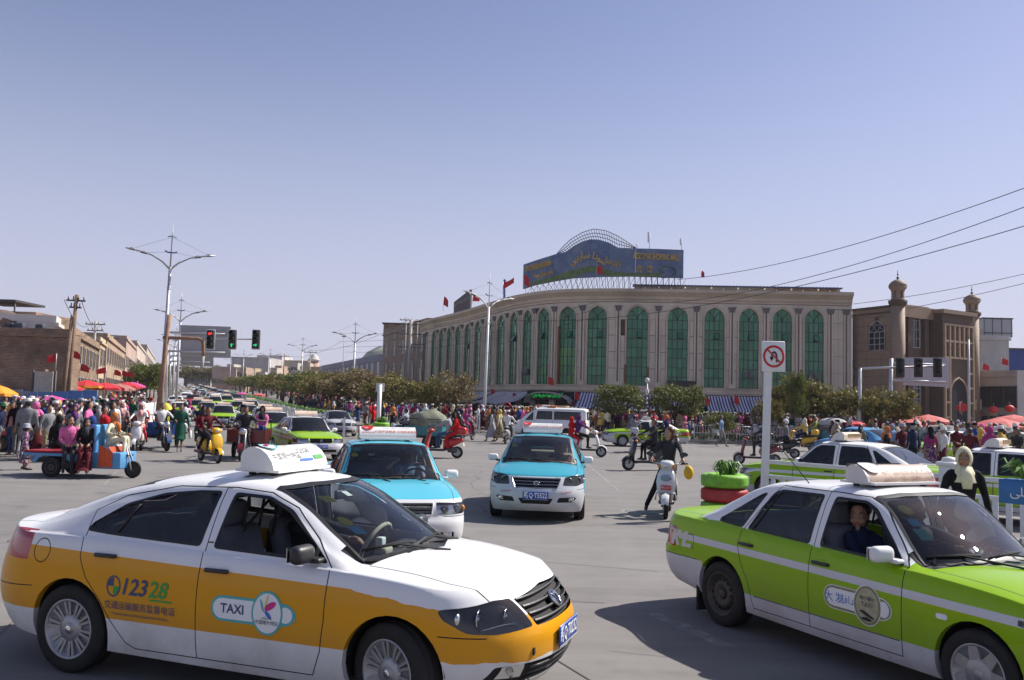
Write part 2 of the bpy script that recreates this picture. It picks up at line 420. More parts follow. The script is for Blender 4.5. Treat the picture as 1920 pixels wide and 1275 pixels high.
def build_mall():
 st=mat('mall_stone',(.62,.55,.44),.75,var=.10,scale=.7,dirt=.15);st2=mat('mall_trim',(.58,.49,.37),.8,var=.14,scale=.6,dirt=.45);wall=mat('mall_joint',(.11,.08,.065),.9)
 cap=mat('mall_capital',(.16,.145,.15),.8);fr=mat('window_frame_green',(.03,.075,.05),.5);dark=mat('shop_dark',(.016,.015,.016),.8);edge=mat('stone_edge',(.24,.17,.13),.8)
 gls=[mat('green_glass_%d'%i,c,r_,spec=.5,coat=.12,var=.18,scale=.5)for i,(c,r_)in enumerate((((.018,.155,.072)),.25)if False else(c,r_)for c,r_ in(((.038,.20,.098),.28),((.048,.235,.12),.22),((.030,.17,.08),.32),((.09,.26,.07),.3)))]
 root=thing('shopping_mall','long curved stone mall with tall green pointed arch windows beneath a blue roof sign','building',tuple(FA(FA.L*.6,0)))
 bx=root.location.copy();bx.z=0
 def put(b,name,parent=root,lab=None,kind=None):
  o=b.build(name,parent);o.matrix_parent_inverse=Matrix.Translation(-bx)if parent is root else Matrix()
  if lab:o['label']=lab
  if kind:o['kind']=kind
  return o
 L=FA.L;n=64
 b=MB();fbox(b,0,L,0,ZC+.1,-.6,-.22,wall,n);put(b,'wall')
 # right end wall, roof
 b=MB();e0=FA(L,0,-.6);e1=e0+V((2.2,16,0));b.quad(e0,e1,e1+V((0,0,12.9)),e0+V((0,0,12.9)),st);put(b,'side_wall');b=MB()
 l0=FA(0,0,-.6);l1=l0+V((14,6,0));b.quad(l0,l1,l1+V((0,0,12.9)),l0+V((0,0,12.9)),st);put(b,'side_wall')
 b=MB();rim_=[FA(L*k/40,12.9,-.6)for k in range(41)]+[e1+V((0,0,12.9)),l1+V((10,4,12.9))];b.add(rim_,[tuple(range(len(rim_)))],mat('roof_grey',(.2,.19,.18),.9));put(b,'roof')
 # cornice and the band above the shops
 def mould(name,prof,m):
  b=MB();k=len(prof);N=90
  vs=[FA(L*i/N,z,d)for i in range(N+1)for d,z in prof]
  b.add(vs,[(i*k+j,i*k+j+1,(i+1)*k+j+1,(i+1)*k+j)for i in range(N)for j in range(k-1)]+[tuple(range(k)),tuple(N*k+j for j in range(k))],m);return put(b,name)
 mould('cornice',[(-.2,11.8),(.12,11.8),(.12,11.98),(.24,12.06),(.24,12.30),(.30,12.36),(.62,12.66),(.70,12.68),(.70,12.98),(-.3,12.98)],st2)
 mould('frieze',[(-.2,11.45),(.03,11.45),(.03,11.76),(-.2,11.79)],st)
 mould('band',[(-.2,3.25),(.28,3.25),(.40,3.42),(.40,3.52),(.34,3.56),(.34,3.80),(.42,3.84),(.42,3.93),(-.2,3.95)],st2)
 # pilasters
 for p in PILS:
  s=FA.S(p);w=.22;b=MB()
  fbox(b,s-w,s-w*.36,Z0,10.95,-.2,.16,st);fbox(b,s+w*.36,s+w,Z0,10.95,-.2,.16,st);fbox(b,s-w*.36,s+w*.36,Z0,10.95,-.2,.07,edge)
  fbox(b,s-w*1.25,s+w*1.25,Z0,Z0+.35,-.2,.20,st)
  o=put(b,'pilaster');b=MB();z0=10.95
  for k,(ww,dd,hh)in enumerate(((1.05,.18,.16),(1.2,.24,.22),(1.55,.32,.10))):fbox(b,s-w*ww,s+w*ww,z0,z0+hh,-.2,dd,cap);z0+=hh
  c=b.build('capital',o)
  # windows
 big=lambda p:p>1000
 missing={1192.4:'L'}
 for wi,(p,wpx)in enumerate(WINS):
  s0,s1=FA.S(p-wpx/2),FA.S(p+wpx/2);sc=(s0+s1)/2;w=(s1-s0)/2;pl=max([q for q in PILS if q<p]);pr=min([q for q in PILS if q>p]);sl,sr=FA.S(pl)+.22,FA.S(pr)-.22
  win=MB();m0=w+.16
  # moulding round the opening
  out=[(sc+x,z)for x,z in arch_half(m0,ZS,ZA+.22)];inn=[(sc+x,z)for x,z in arch_half(w,ZS,ZA)]
  for sg in(1,-1):
   o_=[(sc+sg*(x-sc),z)for x,z in[(sc+m0,Z0)]+out];i_=[(sc+sg*(x-sc),z)for x,z in[(sc+w,Z0)]+inn]
   for k in range(len(o_)-1):
    win.add([FA(*o_[k],.10),FA(*o_[k+1],.10),FA(*i_[k+1],.06),FA(*i_[k],.06),FA(*i_[k+1],-.18),FA(*i_[k],-.18),FA(*o_[k],-.1),FA(*o_[k+1],-.1)],[(0,1,2,3),(3,2,4,5),(0,6,7,1)],st2)
  W_=put(win,'window')
  # cladding panels each side, head panel above
  rows=[(Z0,5.55),(5.55,7.1),(7.1,8.65),(8.65,ZS)]
  jm=MB()
  for sd,(a,c)in enumerate(((sl,sc-m0),(sc+m0,sr))):
   if c-a<.08:continue
   cols=2 if c-a>1.7 else 1
   for q in range(cols):
    x0,x1=a+(c-a)*q/cols+.024,a+(c-a)*(q+1)/cols-.024
    for ri,(za,zb)in enumerate(rows):
     if p==1192.4 and sd==0 and ri==3:fbox(jm if not big(p)else jm,x0,x1,za+.3,zb,-.21,-.15,mat('bare_brick',(.17,.095,.06),.9,var=.3,scale=6));continue
     dp=.03+rnd.uniform(-.006,.006)
     if big(p):b=MB();fbox(b,x0,x1,za+.022,zb-.022,-.2,dp,st);put(b,'panel')
     else:fbox(jm,x0,x1,za+.02,zb-.02,-.2,dp,st)
  if jm.v:put(jm,'cladding',kind='stuff' if not big(p)else None)if not big(p)else put(jm,'bare_patch')
  for sg in(1,-1):
   arc=[(sc+sg*x,z)for x,z in arch_half(m0,ZS,ZA+.22)];ed=(sr if sg>0 else sl)-sg*.012
   if abs(ed-sc)<m0+.02:continue
   b=MB()
   for(xa,za),(xb,zb)in zip(arc,arc[1:]):
    b.add([FA(xa,za,.03),FA(ed,za,.03),FA(ed,min(zb,11.42),.03),FA(xb,min(zb,11.42),.03)],[(0,1,2,3)],st)
   put(b,'head_panel')
   # glazing
  cols,rws=(4,8)if big(p)else(3,8);fm=MB();t=.042
  def half(z):
   if z<=ZS:return w
   A=arch_half(w,ZS,ZA);
   for(xa,za),(xb,zb)in zip(A,A[1:]):
    if za<=z<=zb:return xa+(xb-xa)*(z-za)/(zb-za)
   return 0
  zr=[Z0+(ZS-Z0)*k/(rws-1)for k in range(rws)]+[ZA]
  yellow=p==1061
  jn=MB()
  for ri in range(rws):
   za,zb=zr[ri],zr[ri+1]
   for ci in range(cols):
    x0,x1=sc-w+2*w*ci/cols,sc-w+2*w*(ci+1)/cols;b=MB()if big(p)else jn
    gm=gls[3]if(yellow and ri<4 and rnd.random()<.75)or(p==1016 and ri<2 and rnd.random()<.4)else gls[rnd.choice((0,0,1,2))]  # yellow-lit lower panes: the light is put into the glass colour
    tl=rnd.uniform(-.012,.012);tv=rnd.uniform(-.010,.010)
    if ri<rws-1:
     vs=[FA(x0+t/2,za+t/2,-.15+tl),FA(x1-t/2,za+t/2,-.15-tl),FA(x1-t/2,zb-t/2,-.15-tl+tv),FA(x0+t/2,zb-t/2,-.15+tl+tv)]
    else:
     zz=np.linspace(za+t/2,zb,7);A=[(x0+t/2,za+t/2),(x1-t/2,za+t/2)];top=[]
     xs_=np.linspace(x1-t/2,x0+t/2,6);H_=arch_half(w,ZS,ZA)[::-1]
     for x in xs_:top.append((x,float(np.interp(abs(x-sc),[q[0]for q in H_],[q[1]for q in H_]))))
     vs=[FA(x,z,-.15)for x,z in A+top if z>za]
     if len(vs)<3:continue
    b.add(vs,[tuple(range(len(vs)))],gm)
    if big(p):o=b.build('pane',W_);o.matrix_parent_inverse=Matrix()
   fbox(fm,sc-w,sc+w,za-t,za+t,-.18,-.11,fr)
  for ci in range(1,cols):fbox(fm,sc-w+2*w*ci/cols-t*.8,sc-w+2*w*ci/cols+t*.8,Z0,ZS,-.18,-.11,fr)
  for sg in(1,-1):
   tr=[(sc+sg*w,ZS),(sc+sg*w*.86,ZS+.45),(sc+sg*w*.45,ZS+.78),(sc,ZS+.82)]if False else[(sc,ZS),(sc+sg*w*.12,ZS+.4),(sc+sg*w*.42,ZS+.75),(sc+sg*w*.70,ZS+.85)]
   fm.tube([FA(x,z,-.13)for x,z in tr],.03,fr,5);fm.tube([FA(sc+sg*w*.99,z,-.13)for z in(Z0,ZS)],.04,fr,4)
  fm.build('frame',W_)
  if not big(p):o=jn.build('pane',W_);o['kind']='stuff'
  if wi in(4,8,10,11,12,13,14,15,16,17,18):
   for(ci,ri,up)in([(1,5,0)]if wi<11 else[(2,5,0)]if wi%2 else[(2,5,1)]):
    x0,x1=sc-w+2*w*ci/cols,sc-w+2*w*(ci+1)/cols;za,zb=zr[ri],zr[ri+1]-.25;b=MB()
    b.quad(FA(x0,za,-.10),FA(x1,za,-.10),FA(x1,zb,-.10),FA(x0,zb,-.10),dark);q=[FA(x0,zb,-.08),FA(x1,zb,-.08),FA(x1,za+.06,.28),FA(x0,za+.06,.28)];b.quad(*q,gls[2])
    for u,v_ in zip(q,q[1:]+q[:1]):b.tube([u,v_],.02,dark,4)
    b.build('vent',W_)
  if wi in(9,18,16):
   b=MB();
   for dx in(-.3,.22):
    c=FA(sc+dx,5.2,.1);b.bevbox(c,(.42,.3,.55),.03,mat('aircon_case',(.13,.13,.14),.6),atan2(FA.nrm(sc).x,-FA.nrm(sc).y),1)
   b.build('air_conditioner',W_)
   # plain end bay of cladding
 sA,sB=FA.S(1556.7)+.24,FA.S(1586)-.24
 for q in range(2):
  x0,x1=sA+(sB-sA)*q/2+.012,sA+(sB-sA)*(q+1)/2-.012
  for za,zb in((Z0,5.55),(5.55,7.1),(7.1,8.65),(8.65,10.15),(10.15,11.41)):b=MB();fbox(b,x0,x1,za+.012,zb-.012,-.2,.03,st);put(b,'panel')
 b=MB();fbox(b,FA.S(1586)+.23,FA.L,Z0,11.41,-.2,.03,st);put(b,'panel')
 # rust stains / exposed edges
 for p,za,zb in((1170.5,3.95,5.9),(1213.5,3.95,5.7),(1045,3.95,9.5)):
  s=FA.S(p);b=MB();fbox(b,s-.09,s+.09,za,zb,-.1,.115,mat('rust',(.20,.085,.04),.9,var=.3));put(b,'rusty_strip')
  # sloping dark shade box on a sill
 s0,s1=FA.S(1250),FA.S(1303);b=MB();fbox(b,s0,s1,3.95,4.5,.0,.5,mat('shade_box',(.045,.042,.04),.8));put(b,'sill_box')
 # ground floor: shopfront recess with piers and shutters
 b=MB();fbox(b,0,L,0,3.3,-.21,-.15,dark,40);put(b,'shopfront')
 for p in PILS[::1]:
  s=FA.S(p);b=MB();fbox(b,s-.3,s+.3,.1,3.26,-.15,.2,mat('pier_blue',(.03,.04,.12),.7)if p in(1089,1156.5)else st2);put(b,'pier')
  # entrance under an arched hood, between the white and the striped awnings
 s0,s1=FA.S(1001),FA.S(1086);b=MB();fbox(b,s0,s1,.1,3.3,-.14,-.05,dark,4);sc=(s0+s1)/2
 for k in range(10):
  a0,a1=pi*k/10,pi*(k+1)/10;P=lambda a,r:(sc-(s1-s0)*.42*cos(a),2.1+r*sin(a))
  vs=[FA(*P(a0,1.1),.2),FA(*P(a1,1.1),.2),FA(*P(a1,1.1),1.6),FA(*P(a0,1.1),1.6),FA(*P(a0,.98),1.6),FA(*P(a1,.98),1.6)];b.add(vs,[(0,1,2,3),(3,2,5,4)],mat('hood_sheet',(.42,.40,.38),.6))
 put(b,'entrance_hood')
 b=MB();z0,z1=ZAT(1040,747,83),ZAT(1040,734,83);a0,a1=FA.S(1004),FA.S(1066);fbox(b,a0,a1,z0-.12,z1+.1,.9,1.05,dark,2);o=put(b,'led_sign')
 t=text_bm(arabic('ئەزىز دىيار سودا سارىيىغا خۇش كەپسىز'.replace('ۇ','ۇ')),.55);us=[v.co.x for v in t.verts];u0,u1=min(us),max(us)
 for v in t.verts:v.co=FA(a0+.1+(v.co.x-u0)/(u1-u0)*(a1-a0-.2),(z0+z1)/2+v.co.y,1.06)
 b=MB();b.bm(t,mat('led_green',(.02,.62,.10),.5,emit=.55));b.build('lettering',o)
 b=MB();s=FA.S(1071);fbox(b,s-.1,s+1.3,.2,2.3,.6,.75,mat('door_red',(.16,.02,.02),.6));put(b,'entrance_door')
 # lights strung along the cornice, roof shed on the right
 b=MB();blu=mat('roof_sheet_blue',(.03,.07,.17),.5);tan=mat('shed_wall',(.36,.30,.23),.85,var=.2,scale=1.2)
 sA,sB=FA.S(1186),FA.S(1578);fbox(b,sA,sB,12.98,13.42,-.9,-.55,tan,14);fbox(b,sA-.2,sB+.2,13.42,13.52,-1.6,-.35,blu,14)
 for k in range(60):a=sA+(sB-sA)*k/60;fbox(b,a,a+.06,13.52,13.56,-1.6,-.33,blu)
 put(b,'roof_shed')
 bd=MB()
 for k in range(15):a=sA+1+(sB-sA-2)*k/14;c=FA(a,13.16,.35 if k%2 else-.3);bd.ell(c,(.09,.09,.09),mat('lamp_globe',(.75,.72,.6),.4),8,6)
 bd.tube([FA(sA+(sB-sA)*k/40,13.03,.3)for k in range(41)],.02,dark,4);put(bd,'string_lights',kind='stuff')
 bd=MB();sg0,sg1=FA.S(1455),FA.S(1572);fbox(bd,sg0,sg1,13.02,13.36,-.54,-.48,mat('shed_sign',(.25,.14,.07),.7,var=.5,scale=2),6);put(bd,'shed_board')
 return root
MALL=build_mall()
def awning(name,p0,p1,ztop,zbot,reach,label,m1,m2,group=None,sag=.12,scal=True):
 s0,s1=FA.S(p0),FA.S(p1);n=max(6,int((s1-s0)/.13));b=MB();rows=6
 for k in range(n):
  a,c=s0+(s1-s0)*k/n,s0+(s1-s0)*(k+1)/n;m=m1 if k%2==0 or m2 is None else m2
  P=lambda x,r:FA(x,ztop+(zbot-ztop)*r-sag*sin(pi*r)-.05*sin(x*2.1)*r,.30+reach*r)
  for r in range(rows):b.quad(P(a,r/rows),P(c,r/rows),P(c,(r+1)/rows),P(a,(r+1)/rows),m)
  if scal:e0,e1=P(a,1),P(c,1);d=rnd.uniform(.14,.24);b.quad(e0,e1,e1-V((0,0,d)),e0-V((0,0,d*.8)),m)
 for x in(s0+.1,(s0+s1)/2,s1-.1):b.tube([FA(x,zbot,.3+reach),FA(x,.1,.3+reach)],.03,mat('pole_grey',(.3,.3,.31),.5,.5),6);b.tube([FA(x,ztop-.1,.3),FA(x,zbot,.3+reach)],.02,mat('pole_grey',(.3,.3,.31),.5,.5),5)
 me=b.mesh('awning');o=obj('awning',me,label=label,cat='awning',group=group);return o
def build_awnings():
 wm=mat('awning_white',(.46,.44,.47),.9,var=.12,scale=.8,dirt=.3);bm_=mat('awning_blue',(.035,.045,.22),.9);w2=mat('awning_stripe_white',(.62,.60,.62),.9)
 awning('awning',876,930,3.2,2.15,2.6,'dirty white canvas awning behind the street lamp, left of the mall entrance',wm,None,sag=.2)
 awning('awning',931,999,3.2,2.05,2.6,'sagging white canvas awning with red flags, beside the green lit entrance sign',wm,None,sag=.25)
 awning('awning',1089,1152,3.2,1.55,2.4,'steep blue and white striped awning right of the mall entrance',bm_,w2)
 awning('awning',1160,1300,3.2,1.8,2.4,'long blue and white striped awning mostly hidden behind two round trees',bm_,w2)
 awning('awning',1318,1367,3.2,1.9,2.6,'blue and white striped awning between the round trees and a red flag',bm_,w2)
 awning('awning',1369,1432,3.2,1.9,2.6,'blue and white striped awning ending behind the no u-turn sign post',bm_,w2)
build_awnings()
def build_roof_sign():
 """painted board standing on the roof and following its curve"""
 m=mat('sign_board',(.095,.135,.215),.75);n,l=nodes_of(m);bs=n['Principled BSDF'];tc=n.new('ShaderNodeTexCoord');nz=n.new('ShaderNodeTexNoise');nz.inputs['Scale'].default_value=.9;nz.inputs['Detail'].default_value=9;nz.inputs['Roughness'].default_value=.8
 l.new(tc.outputs['Object'],nz.inputs['Vector']);mr=n.new('ShaderNodeMapRange');mr.inputs[1].default_value=.38;mr.inputs[2].default_value=.66;l.new(nz.outputs['Fac'],mr.inputs[0]);l.new(mix_col(n,l,mr.outputs[0],(.075,.125,.25),(.20,.25,.33)),bs.inputs['Base Color'])
 gm=mat('sign_green',(.12,.18,.075),.8,var=.4,scale=3);gold=mat('sign_gold',(.58,.40,.14),.5,.1,var=.3,scale=4);stl=mat('steel_frame',(.10,.10,.11),.6,.4);dk=mat('sign_back',(.05,.05,.055),.8)
 dep=-.15
 top=[(972,495.5),(1000,486),(1032.6,476),(1052,471.6),(1070,459),(1084,452),(1100,447.7),(1116,448.6),(1135,454),(1153,463.6),(1160,464),(1186.7,465),(1230,466),(1278.7,468)]
 bot=[(970.6,541.6),(992,534.5),(1030,527),(1066,521),(1120,518.5),(1179.6,517.7),(1278.7,521)]
 tz=lambda p:ZAT(p,np.interp(p,[a for a,_ in top],[c for _,c in top]),FA.fD(p));bz=lambda p:ZAT(p,np.interp(p,[a for a,_ in bot],[c for _,c in bot]),FA.fD(p))
 root=thing('roof_sign','weathered blue mall sign with gold lettering and a humped centre on the roof edge','sign',tuple(FA(FA.S(1120),13)))
 inv=Matrix.Translation(-root.location)
 def put(b,nm,par=root,lab=None):
  o=b.build(nm,par)
  if par is root:o.matrix_parent_inverse=inv
  if lab:o['label']=lab
  return o
 ps=sorted(set(list(np.linspace(972,1278.5,70))+[p for p,_ in top]))
 edges=[ps[0]]+[p for p in ps if 0][:0]
 cuts=[972,1010,1052,1100,1135,1187,1230,1278.5]
 for a,c in zip(cuts,cuts[1:]):
  b=MB();q=[p for p in ps if a<p<c];q=[a]+q+[c]
  for x,y in zip(q,q[1:]):
   s0,s1=FA.S(x),FA.S(y)
   if y==c:s1-=.02
   vs=[FA(s0,bz(x),dep),FA(s1,bz(y),dep),FA(s1,tz(y),dep),FA(s0,tz(x),dep),FA(s0,bz(x),dep-.22),FA(s1,bz(y),dep-.22),FA(s1,tz(y),dep-.22),FA(s0,tz(x),dep-.22)]
   b.add(vs,[(0,1,2,3)],m);b.add(vs,[(4,7,6,5),(3,2,6,7),(0,4,5,1)]+([(0,3,7,4)]if x==a else[])+([(1,5,6,2)]if y==c else[]),dk)
  put(b,'board')
  # green painted wave in low relief
 b=MB();wv=[(978,537,545),(1000,526,536),(1030,517,529),(1060,508,523),(1085,501,514),(1100,498,510),(1115,499,511),(1140,507,518),(1170,511,519),(1210,512,519),(1235,510,519)]
 f0=pchip([(a,c)for a,c,_ in wv]);f1=pchip([(a,c)for a,_,c in wv]);xs=np.linspace(980,1235,40)
 for x,y in zip(xs,xs[1:]):
  b.quad(FA(FA.S(x),ZAT(x,min(f1(x),np.interp(x,[p for p,_ in bot],[p for _,p in bot])-.5),FA.fD(x)),dep+.05),FA(FA.S(y),ZAT(y,min(f1(y),np.interp(y,[p for p,_ in bot],[p for _,p in bot])-.5),FA.fD(y)),dep+.05),FA(FA.S(y),ZAT(y,f0(y),FA.fD(y)),dep+.05),FA(FA.S(x),ZAT(x,f0(x),FA.fD(x)),dep+.05),gm)
 cs,cz=FA.S(1240),ZAT(1240,507,82)
 pts=[]
 for k in range(34):
  a=-1.9+k*.19;r=1.15*(1-k/44);pts.append(FA(cs+.2+r*1.1*cos(a),cz-.02+r*.62*sin(a),dep+.06))
 b.tube(pts,[(.22-.004*k,.03)for k in range(34)],gm,6);put(b,'painted_wave')
 def word(s,pc,py,wpx,hpx,nm='lettering',slope=0.0,bend=None,extr=.06,bold=False):
  t=text_bm(s,1.0,extr,bold=bold);us=[v.co.x for v in t.verts];vs_=[v.co.y for v in t.verts];u0,u1,v0,v1=min(us),max(us),min(vs_),max(vs_)
  for v in t.verts:
   u=(v.co.x-u0)/(u1-u0)-.5;w=((v.co.y-v0)/(v1-v0)-.5)*hpx;px=pc+u*wpx;yy=py+slope*u*wpx
   if bend:an=u*bend[1];px=pc+(bend[0]+w)*sin(an);yy=py+bend[0]-(bend[0]+w)*cos(an);w=0
   v.co=FA(FA.S(px),ZAT(px,yy-w,FA.fD(px)),dep+.08+v.co.z)
  b=MB();b.bm(t,gold);put(b,nm)
 word('AZIZ DYAR SHOPPING MALL',1226,481,88,12,slope=.05,bold=True)
 word('宾  馆',1204,504,30,14);word(arabic('سودا سارىيى'),1096,479,95,17,bend=(44,1.75),bold=True);word(arabic('ئەزىز دىيار'),1143,491,30,17,slope=.28,bold=True)
 word('喀什艾孜孜迪亚购物城',1002,498,48,10,slope=-.24);word(arabic('ئەزىز دىيار سودا'),1012,513,34,11,slope=-.22)
 # wire arch above the hump, trusses beneath, aerials
 b=MB();cpx,base=1107,484;rad=lambda p,r:0
 def arc(t,k):
  po=np.interp(t,[0,.1,.22,.36,.5,.64,.78,.9,1],[1034,1045,1060,1082,1105,1128,1150,1170,1188]);yo=np.interp(t,[0,.1,.22,.36,.5,.64,.78,.9,1],[475,462,448,435,428,431,440,452,464])
  pi_=1036+(1186-1036)*t;yi=np.interp(pi_,[a for a,_ in top],[c for _,c in top]);p=po+(pi_-po)*(1-k);y=yo*k+yi*(1-k)
  return FA(FA.S(p),ZAT(p,y,FA.fD(p)),dep-.1-.6*k*0)
 for k in(1.0,.62,.3):b.tube([arc(t,k)for t in np.linspace(0,1,40)],.035,stl,4)
 for t in np.linspace(.02,.98,33):b.tube([arc(t,0),arc(t,1)],.028,stl,4)
 put(b,'wire_arch')
 b=MB()
 for p in np.arange(976,1278,11):
  z1,s=bz(p),FA.S(p);b.tube([FA(s,12.98,dep-.1),FA(s,z1,dep-.1)],.025,stl,4);b.tube([FA(s,z1+.8,dep-.1),FA(s+.2,12.98,dep-1.6)],.03,stl,4);b.tube([FA(s,12.98,dep-.1),FA(FA.S(p+11),z1,dep-.1)],.025,stl,4)
 put(b,'truss')
 al=mat('aerial_white',(.6,.6,.6),.5)
 for p,y0,y1,w in((1213,466,433,.13),(1274.5,468,446,.10),(1190,465,455,.05)):
  a=thing('aerial',{1213:'tall white panel aerial on a mast above the sign',1274.5:'white aerial pair at the right end of the roof sign',1190:'short thin aerial just right of the wire arch'}[p],'aerial',tuple(FA(FA.S(p),ZAT(p,y0,82),dep-.1)))
  h=ZAT(p,y1,82)-a.location.z;b=MB();b.tube([(0,0,-.3),(0,0,h*.9)],.03,al,6);b.build('mast',a)
  b=MB();b.bevbox((-.12,0,h*.68),(w,.1,h*.6),.02,al,seg=1);b.tube([(-.12,0,h*.5),(0,0,h*.3)],.02,al,4);b.build('panel',a)
  # small dark board and blue post on the left part of the roof
 a=thing('roof_board','small dark lettered board on the roof far left of the main sign','sign',tuple(FA(FA.S(855),13)))
 D=FA.fD(855);b=MB();z0,z1=12.9,ZAT(855,546,D);s0,s1=FA.S(838),FA.S(868)
 vs=[FA(s0,z0+.3,-.5),FA(s1,z0+.3,-.5),FA(s1,z1,-.5),FA(s0,z1-1.0,-.5)];vs+=[v+V((.2,.2,0))for v in vs];b.add(vs,[(0,1,2,3),(7,6,5,4),(3,2,6,7),(1,5,6,2),(0,3,7,4)],mat('board_dark',(.10,.09,.09),.8,var=.3));o=b.build('board',a);o.matrix_parent_inverse=Matrix.Translation(-a.location)
 t=text_bm(arabic('ئەزىز دىيار سودا سارىيى'),1.0);us=[v.co.x for v in t.verts];u0,u1=min(us),max(us)
 for v in t.verts:f=(v.co.x-u0)/(u1-u0);v.co=FA(s0+(s1-s0)*(.05+.9*f),z1-1.3+f*.5+v.co.y*.8,-.46)
 b=MB();b.bm(t,mat('board_grey',(.35,.34,.33),.8));o=b.build('lettering',a);o.matrix_parent_inverse=Matrix.Translation(-a.location)
 b=MB();
 for k in range(7):x=s0+(s1-s0)*(.1+.12*k);b.tube([FA(x,z0,-.5),FA(x,z0+.5,-.5)],.06,stl,4)
 o=b.build('support',a);o.matrix_parent_inverse=Matrix.Translation(-a.location)
 s=FA.S(930);D=FA.fD(930);o=thing('flue','tall blue flue pipe standing on the mall roof beside the red flag','pipe',tuple(FA(s,12.9,-.6)));b=MB();b.tube([(0,0,0),(0,0,ZAT(930,526,D)-12.9)],.12,mat('flue_blue',(.04,.12,.40),.5),8);b.build('pipe',o);b=MB();b.lathe([(.16,0),(.16,.12),(.03,.22)],mat('flue_blue',(.04,.12,.40),.5),8,Matrix.Translation((0,0,ZAT(930,526,D)-12.9)));b.build('cap',o)
build_roof_sign()
# ------------------------------------------------------------------ cars
def rpoly(pts,r,seg=3):
 """round the corners of a polygon"""
 n=len(pts);out=[]
 rr=r if isinstance(r,(list,tuple))else[r]*n
 for i in range(n):
  p=Vector(pts[i]);a=Vector(pts[i-1])-p;b=Vector(pts[(i+1)%n])-p
  q=min(rr[i],a.length*.48,b.length*.48)
  if q<1e-4:out.append(tuple(p));continue
  a=p+a.normalized()*q;b=p+b.normalized()*q
  for k in range(seg+1):
   t=k/seg;out.append(tuple(a*(1-t)**2+p*2*t*(1-t)+b*t*t))
 return out
def circle(cx,cz,r,n=28):return[(cx+r*cos(2*pi*k/n),cz+r*sin(2*pi*k/n))for k in range(n)]
def in_poly(p,poly):
 x,y=p;c=False;n=len(poly);j=n-1
 for i in range(n):
  xi,yi=poly[i];xj,yj=poly[j]
  if(yi>y)!=(yj>y)and x<(xj-xi)*(y-yi)/(yj-yi)+xi:c=not c
  j=i
 return c
AX={'x':(1,2,0),'y':(0,2,1),'z':(0,1,2)}
